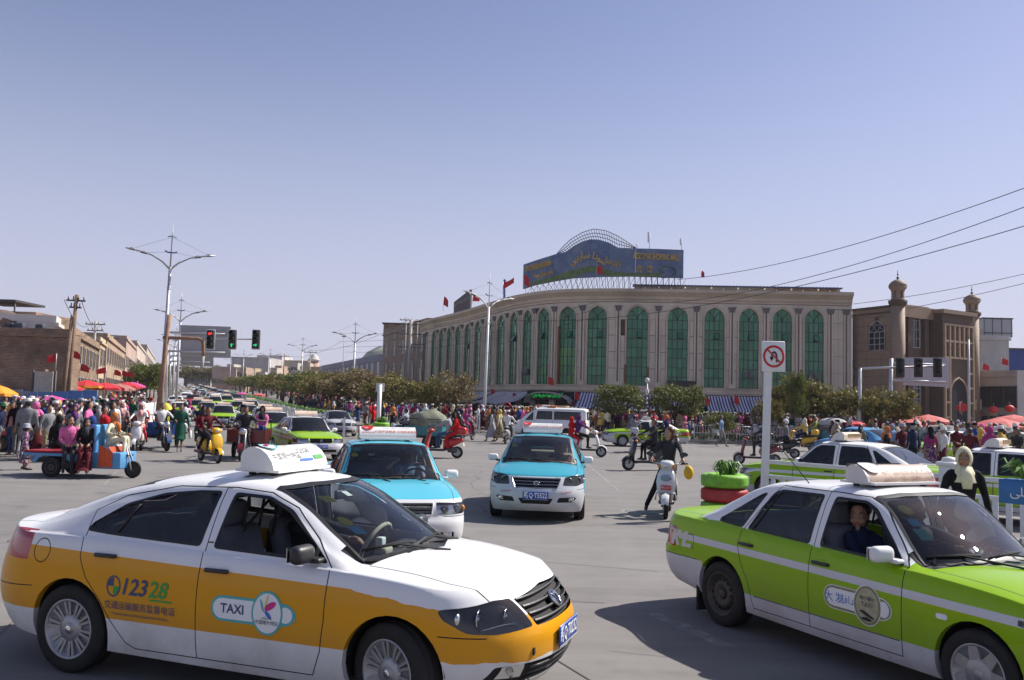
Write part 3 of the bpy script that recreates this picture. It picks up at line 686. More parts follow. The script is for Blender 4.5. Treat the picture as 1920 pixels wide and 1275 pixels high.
class Shell:
 def __init__(s,D,dens=1.0):
  s.D=D;W=D['W'];s.W=W
  P={k:pchip(D[k])for k in('zt','zb','zh','zg','zr','yr','wv','Xf','Xr')}
  s.P=P;wb=P['wv'](1.0);cr=D.get('cr',3.0)
  def crown(x,y):
   zc=P['zh'](x);return zc-(zc-P['zt'](x))*min(1.0,abs(y)/(W*wb))**cr
  s.crown=crown
  N=lambda k:max(3,int(round(k*dens)))
  vs=[i/N(13)for i in range(N(13)+1)]
  xf0,xr0=D['xcf'],D['xcr'];nf,nr=D.get('nf',2.7),D.get('nr',2.7)
  st=[('r',pi/2*(1-(k/N(15))))for k in range(N(15))]
  ns=N(62);st+=[('s',xr0+(xf0-xr0)*k/ns)for k in range(ns+1)]
  st+=[('f',pi/2*(k/N(15)))for k in range(1,N(15)+1)]
  def body(k,val,v):
   if k=='s':x=val;y=W*P['wv'](v)
   else:
    e,X,x0=(nf,P['Xf'](v),xf0)if k=='f' else(nr,P['Xr'](v),xr0)
    x=x0+(X-x0)*abs(sin(val))**(2/e);y=W*P['wv'](v)*max(0.0,cos(val))**(2/e)
    if abs(val-pi/2)<1e-6:y=0.0
   return x,y
  s.rows=[];zones=None
  ng,nc,nt=N(7),N(5),N(8)
  for k,val in st:
   bx,by=body(k,val,1.0);bz=crown(bx,by);row=[];zn=[]
   for v in vs:
    x,y=body(k,val,v);zb=P['zb'](x);row.append(Vector((x,y,zb+(bz-zb)*v)));zn.append(0)
   ratio=by/(W*wb)
   yR=P['yr'](bx)*ratio;zrv,zgv=P['zr'](bx),P['zg'](bx)
   cR=crown(bx,yR);act=smooth((zrv-cR)/.05);zR=max(zrv,cR)
   def top(y):
    z=crown(bx,y)
    if yR>1e-6:z=max(z,zrv+(zgv-zrv)*(1-(min(1,y/yR))**2.2))
    return Vector((bx,y,z))
   B2=Vector((bx,by-.022*act*ratio,bz+.004*act));Rp=Vector((bx,yR,zR));d=Rp-B2
   L=max(d.length,1e-6);tb=1-min(.35,.075/L)if act>0 else .8
   for i in range(ng):
    t=tb*i/ng;p=B2+d*t
    if act<=0:p.z=crown(bx,p.y)
    else:p.y+=.014*sin(pi*t)*act
    row.append(p);zn.append(1)
   P1=B2+d*tb;P2=top(max(0,yR-.10*ratio))
   for i in range(nc):
    t=i/nc;p=P1*(1-t)**2+Rp*(2*t*(1-t))+P2*t*t
    if act<=0:p.z=crown(bx,p.y)
    row.append(p);zn.append(1 if t<.4 else 2)
   for i in range(nt+1):
    row.append(top(P2.y*(1-i/nt)));zn.append(2)
   s.rows.append(row);zones=zn
  bm=bmesh.new();s.bm=bm;M=len(zones)
  s.reg=bm.faces.layers.int.new('reg');s.zone=bm.faces.layers.int.new('zone')
  grids=[]
  for sg in(1,-1):grids.append([[bm.verts.new((p.x,sg*p.y,p.z))for p in row]for row in s.rows])
  for sg,g in zip((1,-1),grids):
   for i in range(len(g)-1):
    for j in range(M-1):
     q=(g[i][j],g[i+1][j],g[i+1][j+1],g[i][j+1])
     f=bm.faces.new(q if sg<0 else q[::-1]);f[s.zone]=zones[j];f.smooth=True
  bmesh.ops.remove_doubles(bm,verts=bm.verts[:],dist=1e-4)
  bmesh.ops.dissolve_degenerate(bm,dist=1e-5,edges=bm.edges[:])
  bm.normal_update()
  fs=[f for f in bm.faces if f.calc_center_median().z>.5]
  if sum((f.normal.y*(1 if f.calc_center_median().y>0 else-1))for f in fs)<0:
   for f in bm.faces:f.normal_flip()
   bm.normal_update()
  s.bvh=BVHTree.FromBMesh(bm);s.ids={};s.names={}
  # surface queries
 def side(s,x,z,sg=1):
  h=s.bvh.ray_cast(Vector((x,sg*3,z)),Vector((0,-sg,0)));return h[0].y if h[0]else sg*s.W
 def sider(s,x,z,sg=1):
  h=s.bvh.ray_cast(Vector((x,sg*3,z)),Vector((0,-sg,0)));return h if h[0]else(Vector((x,sg*s.W,z)),Vector((0,sg,0)),0,0)
 def front(s,y,z,sg=1):
  h=s.bvh.ray_cast(Vector((sg*5,y,z)),Vector((-sg,0,0)));return h[0].x if h[0]else sg*2
 def top(s,x,y):
  h=s.bvh.ray_cast(Vector((x,y,4)),Vector((0,0,-1)));return h[0].z if h[0]else 1
  # cutting
 def clip(s,poly,axis,name,test=None,only=0):
  bm=s.bm;a,b,c=AX[axis];n=len(poly)
  ar=sum(poly[i][0]*poly[(i+1)%n][1]-poly[(i+1)%n][0]*poly[i][1]for i in range(n))
  if ar<0:poly=poly[::-1]
  u0=min(p[0]for p in poly);u1=max(p[0]for p in poly);w0=min(p[1]for p in poly);w1=max(p[1]for p in poly)
  cand=[]
  for f in bm.faces:
   if f[s.reg]!=only:continue
   co=[v.co for v in f.verts]
   if max(p[a]for p in co)<u0 or min(p[a]for p in co)>u1 or max(p[b]for p in co)<w0 or min(p[b]for p in co)>w1:continue
   if test and not test(f.calc_center_median(),f.normal):continue
   cand.append(f)
  for i in range(n):
   if not cand:return
   p,q=poly[i],poly[(i+1)%n];e=(q[0]-p[0],q[1]-p[1]);L=hypot(*e)
   if L<1e-6:continue
   no=[0,0,0];no[a]=e[1]/L;no[b]=-e[0]/L;co=[0,0,0];co[a]=p[0];co[b]=p[1]
   geom=list({v for f in cand for v in f.verts})+list({x for f in cand for x in f.edges})+cand
   res=bmesh.ops.bisect_plane(bm,geom=geom,dist=2e-5,plane_co=co,plane_no=no)
   N_=Vector(no);C_=Vector(co)
   cand=[f for f in res['geom']if isinstance(f,bmesh.types.BMFace)and(f.calc_center_median()-C_).dot(N_)<0]
  k=s.rid(name)
  for f in cand:f[s.reg]=k
 def rid(s,name):
  if name not in s.ids:s.ids[name]=len(s.ids)+1;s.names[s.ids[name]]=name
  return s.ids[name]
 def line(s,pts,w,axis,test=None,name='gap'):
  for p,q in zip(pts,pts[1:]):
   e=Vector((q[0]-p[0],q[1]-p[1]));L=e.length
   if L<1e-6:continue
   e/=L;nn=Vector((-e.y,e.x))*(w/2);ex=e*(w*.3)
   p=Vector(p)-ex;q=Vector(q)+ex
   s.clip([tuple(p-nn),tuple(q-nn),tuple(q+nn),tuple(p+nn)],axis,name,test)
 def assign(s,name,fn,only=0):
  k=s.rid(name)
  for f in s.bm.faces:
   if f[s.reg]==only and fn(f.calc_center_median(),f):f[s.reg]=k
 def finish(s):
  s.bm.normal_update();s.vn=None
 def part(s,name,mats,slot=None,off=0.0,sel=None,lip=None):
  """mesh of one region; mats list, slot(face, centre) -> index; returns mesh or None"""
  k=s.ids.get(name,-1)if name else 0
  vs,ns,fs,ms,ix=[],[],[],[],{}
  for f in s.bm.faces:
   if f[s.reg]!=k:continue
   c=f.calc_center_median()
   if sel and not sel(c):continue
   q=[]
   for v in f.verts:
    if v.index not in ix:
     ix[v.index]=len(vs);vs.append(v.co+v.normal*off);ns.append(v.normal.copy())
    q.append(ix[v.index])
   fs.append(q);ms.append(slot(f,c)if slot else 0)
  if not fs:return None
  me=bpy.data.meshes.new(name or 'body');me.from_pydata([tuple(v)for v in vs],[],fs)
  for m in mats:me.materials.append(m)
  me.polygons.foreach_set('material_index',ms);me.polygons.foreach_set('use_smooth',[True]*len(fs))
  me.update()
  try:me.normals_split_custom_set_from_vertices([tuple(n)for n in ns])
  except Exception:pass
  return me
 def rim_edges(s,name):
  """boundary loops of a region as lists of points (for lips)"""
  k=s.ids.get(name,-1);return[e for e in s.bm.edges if sum(1 for f in e.link_faces if f[s.reg]==k)==1]
def project(bm,fn):
 for v in bm.verts:v.co=fn(v.co)
def wheel_mesh(r,w,m,rim_r):
 b=MB();hw=w/2;rr=rim_r
 prof=[(rr,-hw*.86),(rr+.02,-hw*.97),(rr+(r-rr)*.55,-hw),(r-.022,-hw*.93),(r-.006,-hw*.8),(r,-hw*.6),
 (r-.008,-hw*.3),(r-.008,-hw*.26),(r,-hw*.22),(r,hw*.22),(r-.008,hw*.26),(r-.008,hw*.3),(r,hw*.6),(r-.006,hw*.8),(r-.022,hw*.93),(rr+(r-rr)*.55,hw),(rr+.02,hw*.97),(rr,hw*.86)]
 b.lathe(prof,m,40,Matrix.Rotation(pi/2,4,'X'),close=True)
 return b.mesh('wheel')
def rim_mesh(rim_r,w,style,m,dark):
 """wheel face towards -Y side (outer side), drawn around the axle"""
 b=MB();M=Matrix.Rotation(pi/2,4,'X');f=w/2
 b.lathe([(0,f*.2),(rim_r*.98,f*.2)],dark,32,M)
 b.lathe([(rim_r*.86,f*.55),(rim_r*.93,f*.86),(rim_r*1.0,f*.98),(rim_r*1.03,f*.9),(rim_r,f*.6)],m,40,M)
 b.lathe([(0,f*.9),(rim_r*.12,f*.9),(rim_r*.2,f*.82),(rim_r*.26,f*.66)],m,24,M)
 def spoke(a,w0,w1,r0,r1,y0,y1):
  ca,sa=cos(a),sin(a);T=lambda r,o,y:(r*ca-o*sa,-y,r*sa+o*ca)
  vs=[T(r0,-w0,y0),T(r0,w0,y0),T(r1,w1,y1),T(r1,-w1,y1),T(r0,-w0*1.15,y0-.03),T(r0,w0*1.15,y0-.03),T(r1,w1*1.15,y1-.03),T(r1,-w1*1.15,y1-.03)]
  b.add(vs,[(0,1,2,3),(0,4,5,1),(1,5,6,2),(2,6,7,3),(3,7,4,0)],m)
 if style=='multi':
  b.lathe([(rim_r*.2,f*.8),(rim_r*.46,f*.72),(rim_r*.5,f*.6)],m,32,M)
  for k in range(20):spoke(2*pi*k/20+(.05 if k%2 else-.05),.0085,.0105,rim_r*.42,rim_r*.95,f*.74,f*.84)
 elif style=='steel':
  b.lathe([(0,f*.62),(rim_r*.3,f*.66),(rim_r*.42,f*.8),(rim_r*.6,f*.74),(rim_r*.88,f*.5)],m,32,M)
  for k in range(14):
   a=2*pi*k/14;c=Vector((rim_r*.66*cos(a),-f*.74,rim_r*.66*sin(a)))
   b.lathe([(0,.004),(.016,.004)],dark,8,Matrix.Translation(c)@M)
 elif style=='star':
  b.lathe([(0,f*.86),(rim_r*.5,f*.84),(rim_r*.6,f*.7)],m,28,M)
  for k in range(7):spoke(2*pi*k/7,.045,.032,rim_r*.45,rim_r*.97,f*.84,f*.86)
 else:
  for k in range(5):spoke(2*pi*k/5,.05,.035,rim_r*.15,rim_r*.97,f*.84,f*.88)
 return b.mesh('rim')
 # --- shape tables (x forward, y left, z up; origin between the axles on the ground)
DES={}
DES['modern']=dict(W=.872,xcf=1.42,xcr=-1.60,nf=2.35,nr=2.6,cr=3.2,wb=(1.305,-1.305),rw=.316,arch=.352,
wv=[(0,.925),(.10,.955),(.3,.985),(.52,1.0),(.72,.995),(.86,.975),(1,.945)],
Xf=[(0,2.10),(.12,2.17),(.3,2.215),(.5,2.215),(.65,2.18),(.82,2.10),(1,1.97)],
Xr=[(0,-2.24),(.12,-2.32),(.35,-2.385),(.5,-2.37),(.7,-2.32),(.9,-2.27),(1,-2.23)],
zb=[(-2.4,.30),(-1.9,.25),(-1.2,.19),(1.2,.17),(1.9,.19),(2.25,.24)],
zt=[(-2.4,.945),(-1.9,.97),(-1.2,.98),(0,.945),(.9,.915),(1.4,.875),(1.8,.80),(2.05,.72),(2.2,.66)],
zh=[(-2.42,.99),(-2.24,1.03),(-1.85,1.06),(-1.2,1.06),(0,1.0),(1.0,1.005),(1.3,.99),(1.6,.945),(1.85,.88),(2.0,.815),(2.2,.70)],
zg=[(-2.2,.90),(-1.95,1.02),(-1.75,1.12),(-1.35,1.285),(-.95,1.395),(-.5,1.452),(0,1.468),(.3,1.452),(.5,1.40),(.83,1.225),(1.15,1.03),(1.34,.90),(1.6,.65)],
zr=[(-2.1,.85),(-1.9,.99),(-1.7,1.075),(-1.4,1.205),(-1.05,1.325),(-.6,1.395),(-.1,1.415),(.2,1.392),(.43,1.30),(.71,1.115),(.98,.93),(1.18,.78),(1.5,.5)],
yr=[(-2.4,.60),(-1.8,.66),(-1.35,.60),(-.9,.575),(0,.575),(.3,.585),(.6,.63),(1.05,.705),(1.4,.66),(2.2,.55)],
hood=1.22)
DES['boxy']=dict(W=.85,xcf=1.62,xcr=-1.85,nf=3.6,nr=4.0,cr=4.0,wb=(1.328,-1.328),rw=.30,arch=.335,
wv=[(0,.93),(.08,.965),(.3,.99),(.55,1.0),(.78,.99),(.92,.965),(1,.94)],
Xf=[(0,2.14),(.12,2.22),(.3,2.25),(.5,2.25),(.58,2.205),(.8,2.185),(1,2.10)],
Xr=[(0,-2.30),(.12,-2.40),(.35,-2.45),(.47,-2.44),(.52,-2.40),(.9,-2.37),(1,-2.33)],
zb=[(-2.45,.34),(-2.0,.29),(-1.2,.20),(1.2,.18),(1.9,.2),(2.25,.23)],
zt=[(-2.45,.935),(-1.9,.945),(-1.2,.935),(0,.905),(.9,.885),(1.5,.845),(2.0,.765),(2.25,.70)],
zh=[(-2.45,.975),(-2.3,.995),(-1.9,1.00),(-1.2,.985),(0,.95),(1.0,.945),(1.3,.935),(1.7,.88),(2.0,.82),(2.12,.785),(2.3,.72)],
zg=[(-2.1,.75),(-1.85,.93),(-1.7,1.02),(-1.3,1.24),(-1.05,1.36),(-.85,1.405),(-.4,1.425),(0,1.43),(.23,1.415),(.37,1.37),(.71,1.13),(.99,.93),(1.13,.80),(1.5,.45)],
zr=[(-2.2,.70),(-1.95,.90),(-1.75,1.0),(-1.4,1.185),(-1.1,1.325),(-.9,1.372),(-.4,1.392),(0,1.392),(.20,1.372),(.35,1.30),(.61,1.06),(.81,.865),(.98,.70),(1.5,.25)],
yr=[(-2.4,.62),(-1.8,.66),(-1.3,.60),(-1.0,.575),(0,.575),(.25,.58),(.6,.64),(1.0,.71),(1.4,.68),(2.2,.60)],
hood=1.05)
DES['compact']=dict(DES['modern'],W=.852,nf=2.6,wb=(1.26,-1.26),cr=2.6,
Xf=[(0,2.02),(.1,2.10),(.28,2.16),(.5,2.15),(.65,2.10),(.82,2.03),(1,1.93)],
zt=[(-2.4,.985),(-1.9,1.0),(-1.2,.985),(0,.945),(.9,.91),(1.4,.865),(1.75,.79),(2.0,.72),(2.15,.67)],
zh=[(-2.42,1.04),(-2.24,1.085),(-1.85,1.115),(-1.2,1.08),(0,1.0),(1.0,1.0),(1.3,.975),(1.6,.915),(1.8,.86),(1.95,.80),(2.15,.70)])
DES['van']=dict(W=.84,xcf=1.95,xcr=-2.25,nf=3.2,nr=4.2,cr=3.5,wb=(1.35,-1.25),rw=.33,arch=.36,
wv=[(0,.95),(.1,.975),(.4,1.0),(.8,.99),(1,.965)],
Xf=[(0,2.36),(.15,2.44),(.4,2.45),(.7,2.38),(1,2.28)],Xr=[(0,-2.48),(.2,-2.52),(1,-2.50)],
zb=[(-2.6,.33),(0,.28),(2.5,.3)],zt=[(-2.6,1.10),(1.5,1.07),(1.9,1.03),(2.4,.94)],
zh=[(-2.6,1.14),(1.4,1.13),(1.9,1.10),(2.2,1.03),(2.5,.95)],
zg=[(-2.55,1.5),(-2.5,1.80),(-2.4,1.93),(-2.0,1.965),(0,1.985),(.6,1.96),(.85,1.91),(1.2,1.72),(1.9,1.2),(2.2,.95),(2.5,.6)],
zr=[(-2.55,1.45),(-2.5,1.72),(-2.4,1.84),(-2.0,1.88),(0,1.90),(.55,1.875),(.8,1.82),(1.2,1.60),(1.85,1.07),(2.1,.85),(2.4,.5)],
yr=[(-2.5,.66),(-2,.70),(.6,.70),(1.2,.72),(1.8,.76),(2.4,.7)],hood=2.0)
# --- paints
def paint(name,col,kind='plain',col2=(.78,.78,.78),rough=.22):
 """car paint; kind picks a painted pattern laid out in the car's own coordinates"""
 if name in MATS:return MATS[name]
 m=mat(name,col,rough,coat=.2,spec=.25);n,l=nodes_of(m);b=n['Principled BSDF']
 tc=n.new('ShaderNodeTexCoord');sp=n.new('ShaderNodeSeparateXYZ');l.new(tc.outputs['Object'],sp.inputs[0])
 x,y,z=sp.outputs
 nz=n.new('ShaderNodeTexNoise');nz.inputs['Scale'].default_value=5.0;nz.inputs['Detail'].default_value=3;l.new(tc.outputs['Object'],nz.inputs['Vector'])
 wob=math_node(n,l,'MULTIPLY',math_node(n,l,'SUBTRACT',nz.outputs['Fac'],.5),.09)
 M=lambda op,a,bb=None,c=None:math_node(n,l,op,a,bb,c)
 base=None
 if kind=='band':
  front=M('MULTIPLY',M('SUBTRACT',x,1.0),.18);front=M('MAXIMUM',front,0.0)
  ragged=M('MULTIPLY',wob,M('GREATER_THAN',x,1.0))
  top=M('ADD',M('SUBTRACT',M('ADD',.845,M('MULTIPLY',x,-.028)),M('MULTIPLY',front,.55)),ragged)
  low=M('ADD',M('ADD',.43,M('MULTIPLY',M('MAXIMUM',M('SUBTRACT',x,1.6),0.0),-.03)),M('MULTIPLY',ragged,.8))
  fac=M('MULTIPLY',M('LESS_THAN',z,top),M('GREATER_THAN',z,low));base=mix_col(n,l,fac,col2,col)
 elif kind=='stripe':
  cz=M('ADD',.735,M('MULTIPLY',x,-.012))
  st=M('LESS_THAN',M('ABSOLUTE',M('SUBTRACT',z,cz)),.030)
  st=M('MULTIPLY',st,M('GREATER_THAN',x,-1.98))
  low=M('LESS_THAN',z,.375);rear=M('MULTIPLY',M('LESS_THAN',z,.56),M('LESS_THAN',x,-1.60));fr=M('MULTIPLY',M('LESS_THAN',z,.60),M('GREATER_THAN',x,1.75))
  fac=M('MAXIMUM',M('MAXIMUM',st,low),M('MAXIMUM',rear,fr));base=mix_col(n,l,fac,col,col2)
 elif kind=='skirt':
  fac=M('MAXIMUM',M('LESS_THAN',z,.50),M('MULTIPLY',M('GREATER_THAN',x,1.68),M('LESS_THAN',z,.785)))
  base=mix_col(n,l,fac,col,col2)
  # dust and grime low down on the body, deepened to paint in its shade
 n2=n.new('ShaderNodeTexNoise');n2.inputs['Scale'].default_value=2.2;n2.inputs['Detail'].default_value=8;n2.inputs['Roughness'].default_value=.7
 l.new(tc.outputs['Object'],n2.inputs['Vector'])
 dz=M('MULTIPLY',M('SUBTRACT',.62,z),2.2);dz=M('MAXIMUM',M('MINIMUM',dz,1.0),0.0)
 df=M('MULTIPLY',M('MULTIPLY',M('SUBTRACT',n2.outputs['Fac'],.28),1.0),M('ADD',M('MULTIPLY',dz,1.5),.08));df=M('MAXIMUM',df,0.0)
 c0=base if base is not None else(*col,1)
 out=mix_col(n,l,df,c0,(.24,.19,.14));l.new(out,b.inputs['Base Color'])
 rr=M('ADD',rough,M('MULTIPLY',df,1.1));l.new(rr,b.inputs['Roughness'])
 l.new(M('SUBTRACT',.2,M('MULTIPLY',df,1.0)),b.inputs['Coat Weight'])
 return m
WHITE=(.80,.80,.80)
def base_mats():
 mat('rubber',(.022,.021,.02),.75,var=.25,scale=9,spec=.3);mat('black_plastic',(.025,.025,.027),.45);mat('matte_black',(.012,.012,.012),.8)
 mat('seal',(.012,.012,.013),.5);mat('gap',(.008,.008,.008),.9);mat('chrome',(.75,.75,.76),.12,1.0);mat('alloy',(.36,.36,.37),.4,.6,var=.12,scale=20)
 mat('steel_dark',(.07,.062,.055),.55,.4,var=.3,scale=25);mat('lamp_dark',(.018,.018,.022),.2,.3);mat('lamp_silver',(.62,.63,.64),.18,.9)
 mat('amber',(.75,.28,.03),.25);mat('tail_red',(.38,.012,.012),.15,coat=.8);mat('interior',(.035,.036,.04),.7);mat('seat_grey',(.16,.17,.20),.85,var=.15)
 mat('seat_cream',(.50,.44,.34),.85);mat('plate_blue',(.015,.06,.32),.35);mat('plate_white',(.8,.8,.8),.5);mat('dash',(.03,.03,.033),.6,bump=.2,bscale=90)
 mat('sign_white',(.78,.77,.74),.4,var=.04,coat=.2);mat('sign_edge',(.62,.60,.58),.5);mat('led_panel',(.20,.13,.05),.4,var=.35,scale=14);mat('sign_tan',(.66,.50,.38),.4,var=.35,scale=3.0,coat=.2)
 mat('red_print',(.55,.02,.02),.45);mat('navy_print',(.03,.05,.16),.45);mat('blue_print',(.04,.16,.55),.45);mat('green_print',(.03,.30,.04),.45);mat('ink',(.02,.02,.022),.5)
 mat('teal_print',(.07,.42,.42),.4);mat('white_print',(.82,.82,.82),.4);mat('pink_print',(.60,.02,.22),.4);mat('olive_print',(.25,.24,.13),.5,var=.4,scale=60);mat('khaki_print',(.42,.40,.26),.5,var=.2,scale=30)
 mat('yellow_print',(.75,.62,.03),.4);mat('sticker_cyan',(.10,.45,.65),.4);mat('sticker_green',(.08,.45,.33),.4);mat('grey_print',(.20,.20,.22),.5);mat('tan_print',(.30,.13,.09),.5)
 glass_mat('windscreen_glass',(.02,.03,.035),base=.05,trans=(.78,.86,.86));glass_mat('side_glass',(.02,.02,.022),base=.06,trans=(.70,.73,.73));glass_mat('lens',(.3,.3,.3),base=.04,trans=(.9,.9,.9))
 glass_mat('far_glass',(.012,.014,.016),base=.72,trans=(.3,.32,.33));glass_mat('lens_smoke',(.08,.09,.07),base=.3,trans=(.6,.62,.55));mat('roof_strap',(.12,.08,.06),.7)
base_mats()
MM=lambda k:MATS[k]
def decal(b,S,poly,m,sg,off=.0025):
 vs=[]
 for x,z in poly:
  h=S.sider(x,z,sg);vs.append(h[0]+(h[1]if h[1].y*sg>0 else-h[1])*off)
 c=sum(vs,Vector())/len(vs);cx=sum(p[0]for p in poly)/len(poly);cz=sum(p[1]for p in poly)/len(poly)
 h=S.sider(cx,cz,sg);c=h[0]+(h[1]if h[1].y*sg>0 else-h[1])*off
 n=len(poly);b.add(vs+[c],[(i,(i+1)%n,n)for i in range(n)],m)
def decal_strip(b,S,outer,inner,m,sg,off=.003):
 """ring between two outlines with the same number of points"""
 def P(x,z):h=S.sider(x,z,sg);return h[0]+(h[1]if h[1].y*sg>0 else-h[1])*off
 n=len(outer);b.add([P(*p)for p in outer]+[P(*p)for p in inner],[(i,(i+1)%n,n+(i+1)%n,n+i)for i in range(n)],m)
def decal_text(b,S,s,x,z,size,m,sg=-1,off=.0045,slant=0.0,bold=False,sx=1.0,align='CENTER'):
 t=text_bm(s,size,align=align,bold=bold)
 for v in t.verts:
  u,w=v.co.x*sx+v.co.y*slant,v.co.y
  px,pz=x+(-sg)*u,z+w
  h=S.sider(px,pz,sg);v.co=h[0]+(h[1]if h[1].y*sg>0 else-h[1])*off
 b.bm(t,m)
def ellipse(cx,cz,a,b_,n=28):return[(cx+a*cos(2*pi*k/n),cz+b_*sin(2*pi*k/n))for k in range(n)]
def stadium(x0,x1,cz,h,n=8):
 r=h/2
 return[(x1-r+r*cos(a),cz+r*sin(a))for a in[-pi/2+pi*k/n for k in range(n+1)]]+[(x0+r+r*cos(a),cz+r*sin(a))for a in[pi/2+pi*k/n for k in range(n+1)]]
SIGN_PROF0=[(-.17,.03),(-.175,.16),(-.15,.215),(-.09,.25),(-.02,.255),(.05,.235),(.12,.19),(.175,.12),(.20,.05),(.19,.03)]
def roof_sign(root,x,z,L,look,lite=False,k=1.0):
 """advertising lamp box on the roof: flat back with a display, curved front, end caps"""
 face,edge={'white':('sign_white','sign_white'),'tan':('sign_tan','sign_edge'),'cyan':('sign_white','sign_white'),'led':('sign_white','sign_white')}[look]
 SIGN_PROF=[(a*k,.03+(c-.03)*k)for a,c in SIGN_PROF0]
 b=MB();T=Matrix.Translation((x,0,z));n=len(SIGN_PROF)
 b.prism(SIGN_PROF,-L/2,-L/2+.02,MM(edge),T);b.prism(SIGN_PROF,L/2-.02,L/2,MM(edge),T)
 P2=[(a*.985,.03+(c-.03)*.985)for a,c in SIGN_PROF]
 vs=[T@Vector((a,sy*(L/2-.018),c))for sy in(-1,1)for a,c in P2]
 b.add(vs,[(i,i+1,n+i+1,n+i)for i in range(n-1)],MM(face),True)
 b.box((x,0,z+.028),(.38,L-.03,.02),MM(edge))
 o=b.build('roof_sign',root)
 f=MB()
 for sy in(-1,1):
  for dx in(-.1,.1):f.bevbox((x+dx,sy*L*.36,z+.008),(.05,.05,.05),.012,MM('black_plastic'),seg=1)
 f.build('mount',o)
 if lite:
  d=MB();d.box((x-.178,0,z+.125),(.01,L*.8,.085),MM('led_panel'));d.build('display',o);return o
 d=MB();d.box((x-.176,0,z+.125),(.012,L*.80,.10),MM('black_plastic'));d.box((x-.180,0,z+.125),(.01,L*.77,.085),MM('led_panel'));d.build('display',o)
 # arc-length map of the curved front, measured down from the crest
 arc=[Vector(p)for p in SIGN_PROF[4:]];ls=[0]
 for p,q in zip(arc,arc[1:]):ls.append(ls[-1]+(q-p).length)
 def on(u,w,off=.004):
  w=max(-.1,min(ls[-1],w));i=0
  if w<0:p=SIGN_PROF[4];return T@Vector((p[0]+w,u,p[1]+off))
  while i<len(ls)-2 and w>ls[i+1]:i+=1
  t=(w-ls[i])/(ls[i+1]-ls[i]);p=arc[i].lerp(arc[i+1],t);e=(arc[i+1]-arc[i]).normalized()
  return T@Vector((p.x-e.y*off,u,p.y+e.x*off))
 pr=MB()
 def txt(s,u,w,size,m,sx=1.0,bold=False):
  t=text_bm(s,size,bold=bold)
  for v in t.verts:v.co=on(u+v.co.x*sx,w-v.co.y)
  pr.bm(t,MM(m))
 def bar(u0,u1,w0,w1,m):
  k=6
  for i in range(k):
   a=u0+(u1-u0)*i/k;c=u0+(u1-u0)*(i+1)/k
   pr.quad(on(a,w0),on(a,w1),on(c,w1),on(c,w0),MM(m))
 if look=='white':
  q=L;txt('中国喀什特区',-.20*q,.155,.082*q,'ink');txt('12328',.14*q,.11,.095*q,'ink');txt('交通运输服务监督电话',.14*q,.165,.032*q,'grey_print')
  txt('TAXI',-.05*q,.03,.04,'grey_print');bar(.0,.24*q,.185,.205,'blue_print');bar(.27*q,.44*q,.16,.195,'green_print')
  txt('جۇڭگو قەشقەر'.replace('جۇڭگو قەشقەر',arabic('قەشقەر')),-.22*q,.11,.035,'grey_print')
  e=[on(-.33*q+.085*cos(a),.015-.06*sin(a),.012)for a in[2*pi*k/20 for k in range(20)]];pr.add(e,[tuple(range(20))],MM('white_print'))
  for i_ in range(22):a0_,a1_=2*pi*i_/22,2*pi*(i_+1)/22;pr.quad(on(-.33*q+.088*cos(a0_),.02-.064*sin(a0_),.016),on(-.33*q+.088*cos(a1_),.02-.064*sin(a1_),.016),on(-.33*q+.076*cos(a1_),.02-.054*sin(a1_),.016),on(-.33*q+.076*cos(a0_),.02-.054*sin(a0_),.016),MM('teal_print'))
  e=[on(-.33*q+.022*cos(a),.005-.022*sin(a),.014)for a in[2*pi*k/12 for k in range(12)]];pr.add(e,[tuple(range(12))],MM('pink_print'))
 elif look=='tan':
  txt('喀什国际旅游大巴扎',.10,.115,.07,'tan_print');txt(arabic('قەشقەر خەلقئارا ساياھەت بازىرى'.replace('ھ','ە')),.1,.185,.05,'tan_print')
  e=[on(-.30+.10*cos(a),.05-.085*sin(a),.014)for a in[2*pi*k/20 for k in range(20)]];pr.add(e,[tuple(range(20))],MM('sign_edge'))
 elif look=='cyan':
  txt('打造平安畅通 共创和谐客运',.12,.15,.052,'red_print',1.0);txt(arabic('تىنچ قاتناش ئىناق خىزمەت'),.12,.06,.035,'grey_print',1.2);bar(-.40,-.2,.155,.165,'red_print')
  e=[on(-.30+.085*cos(a),.045-.075*sin(a),.012)for a in[2*pi*k/20 for k in range(20)]];pr.add(e,[tuple(range(20))],MM('red_print'))
  txt('出租',-.30,.02,.05,'white_print');txt('TAXI',-.30,.07,.04,'white_print',bold=True)
 pr.build('print',o)
 return o
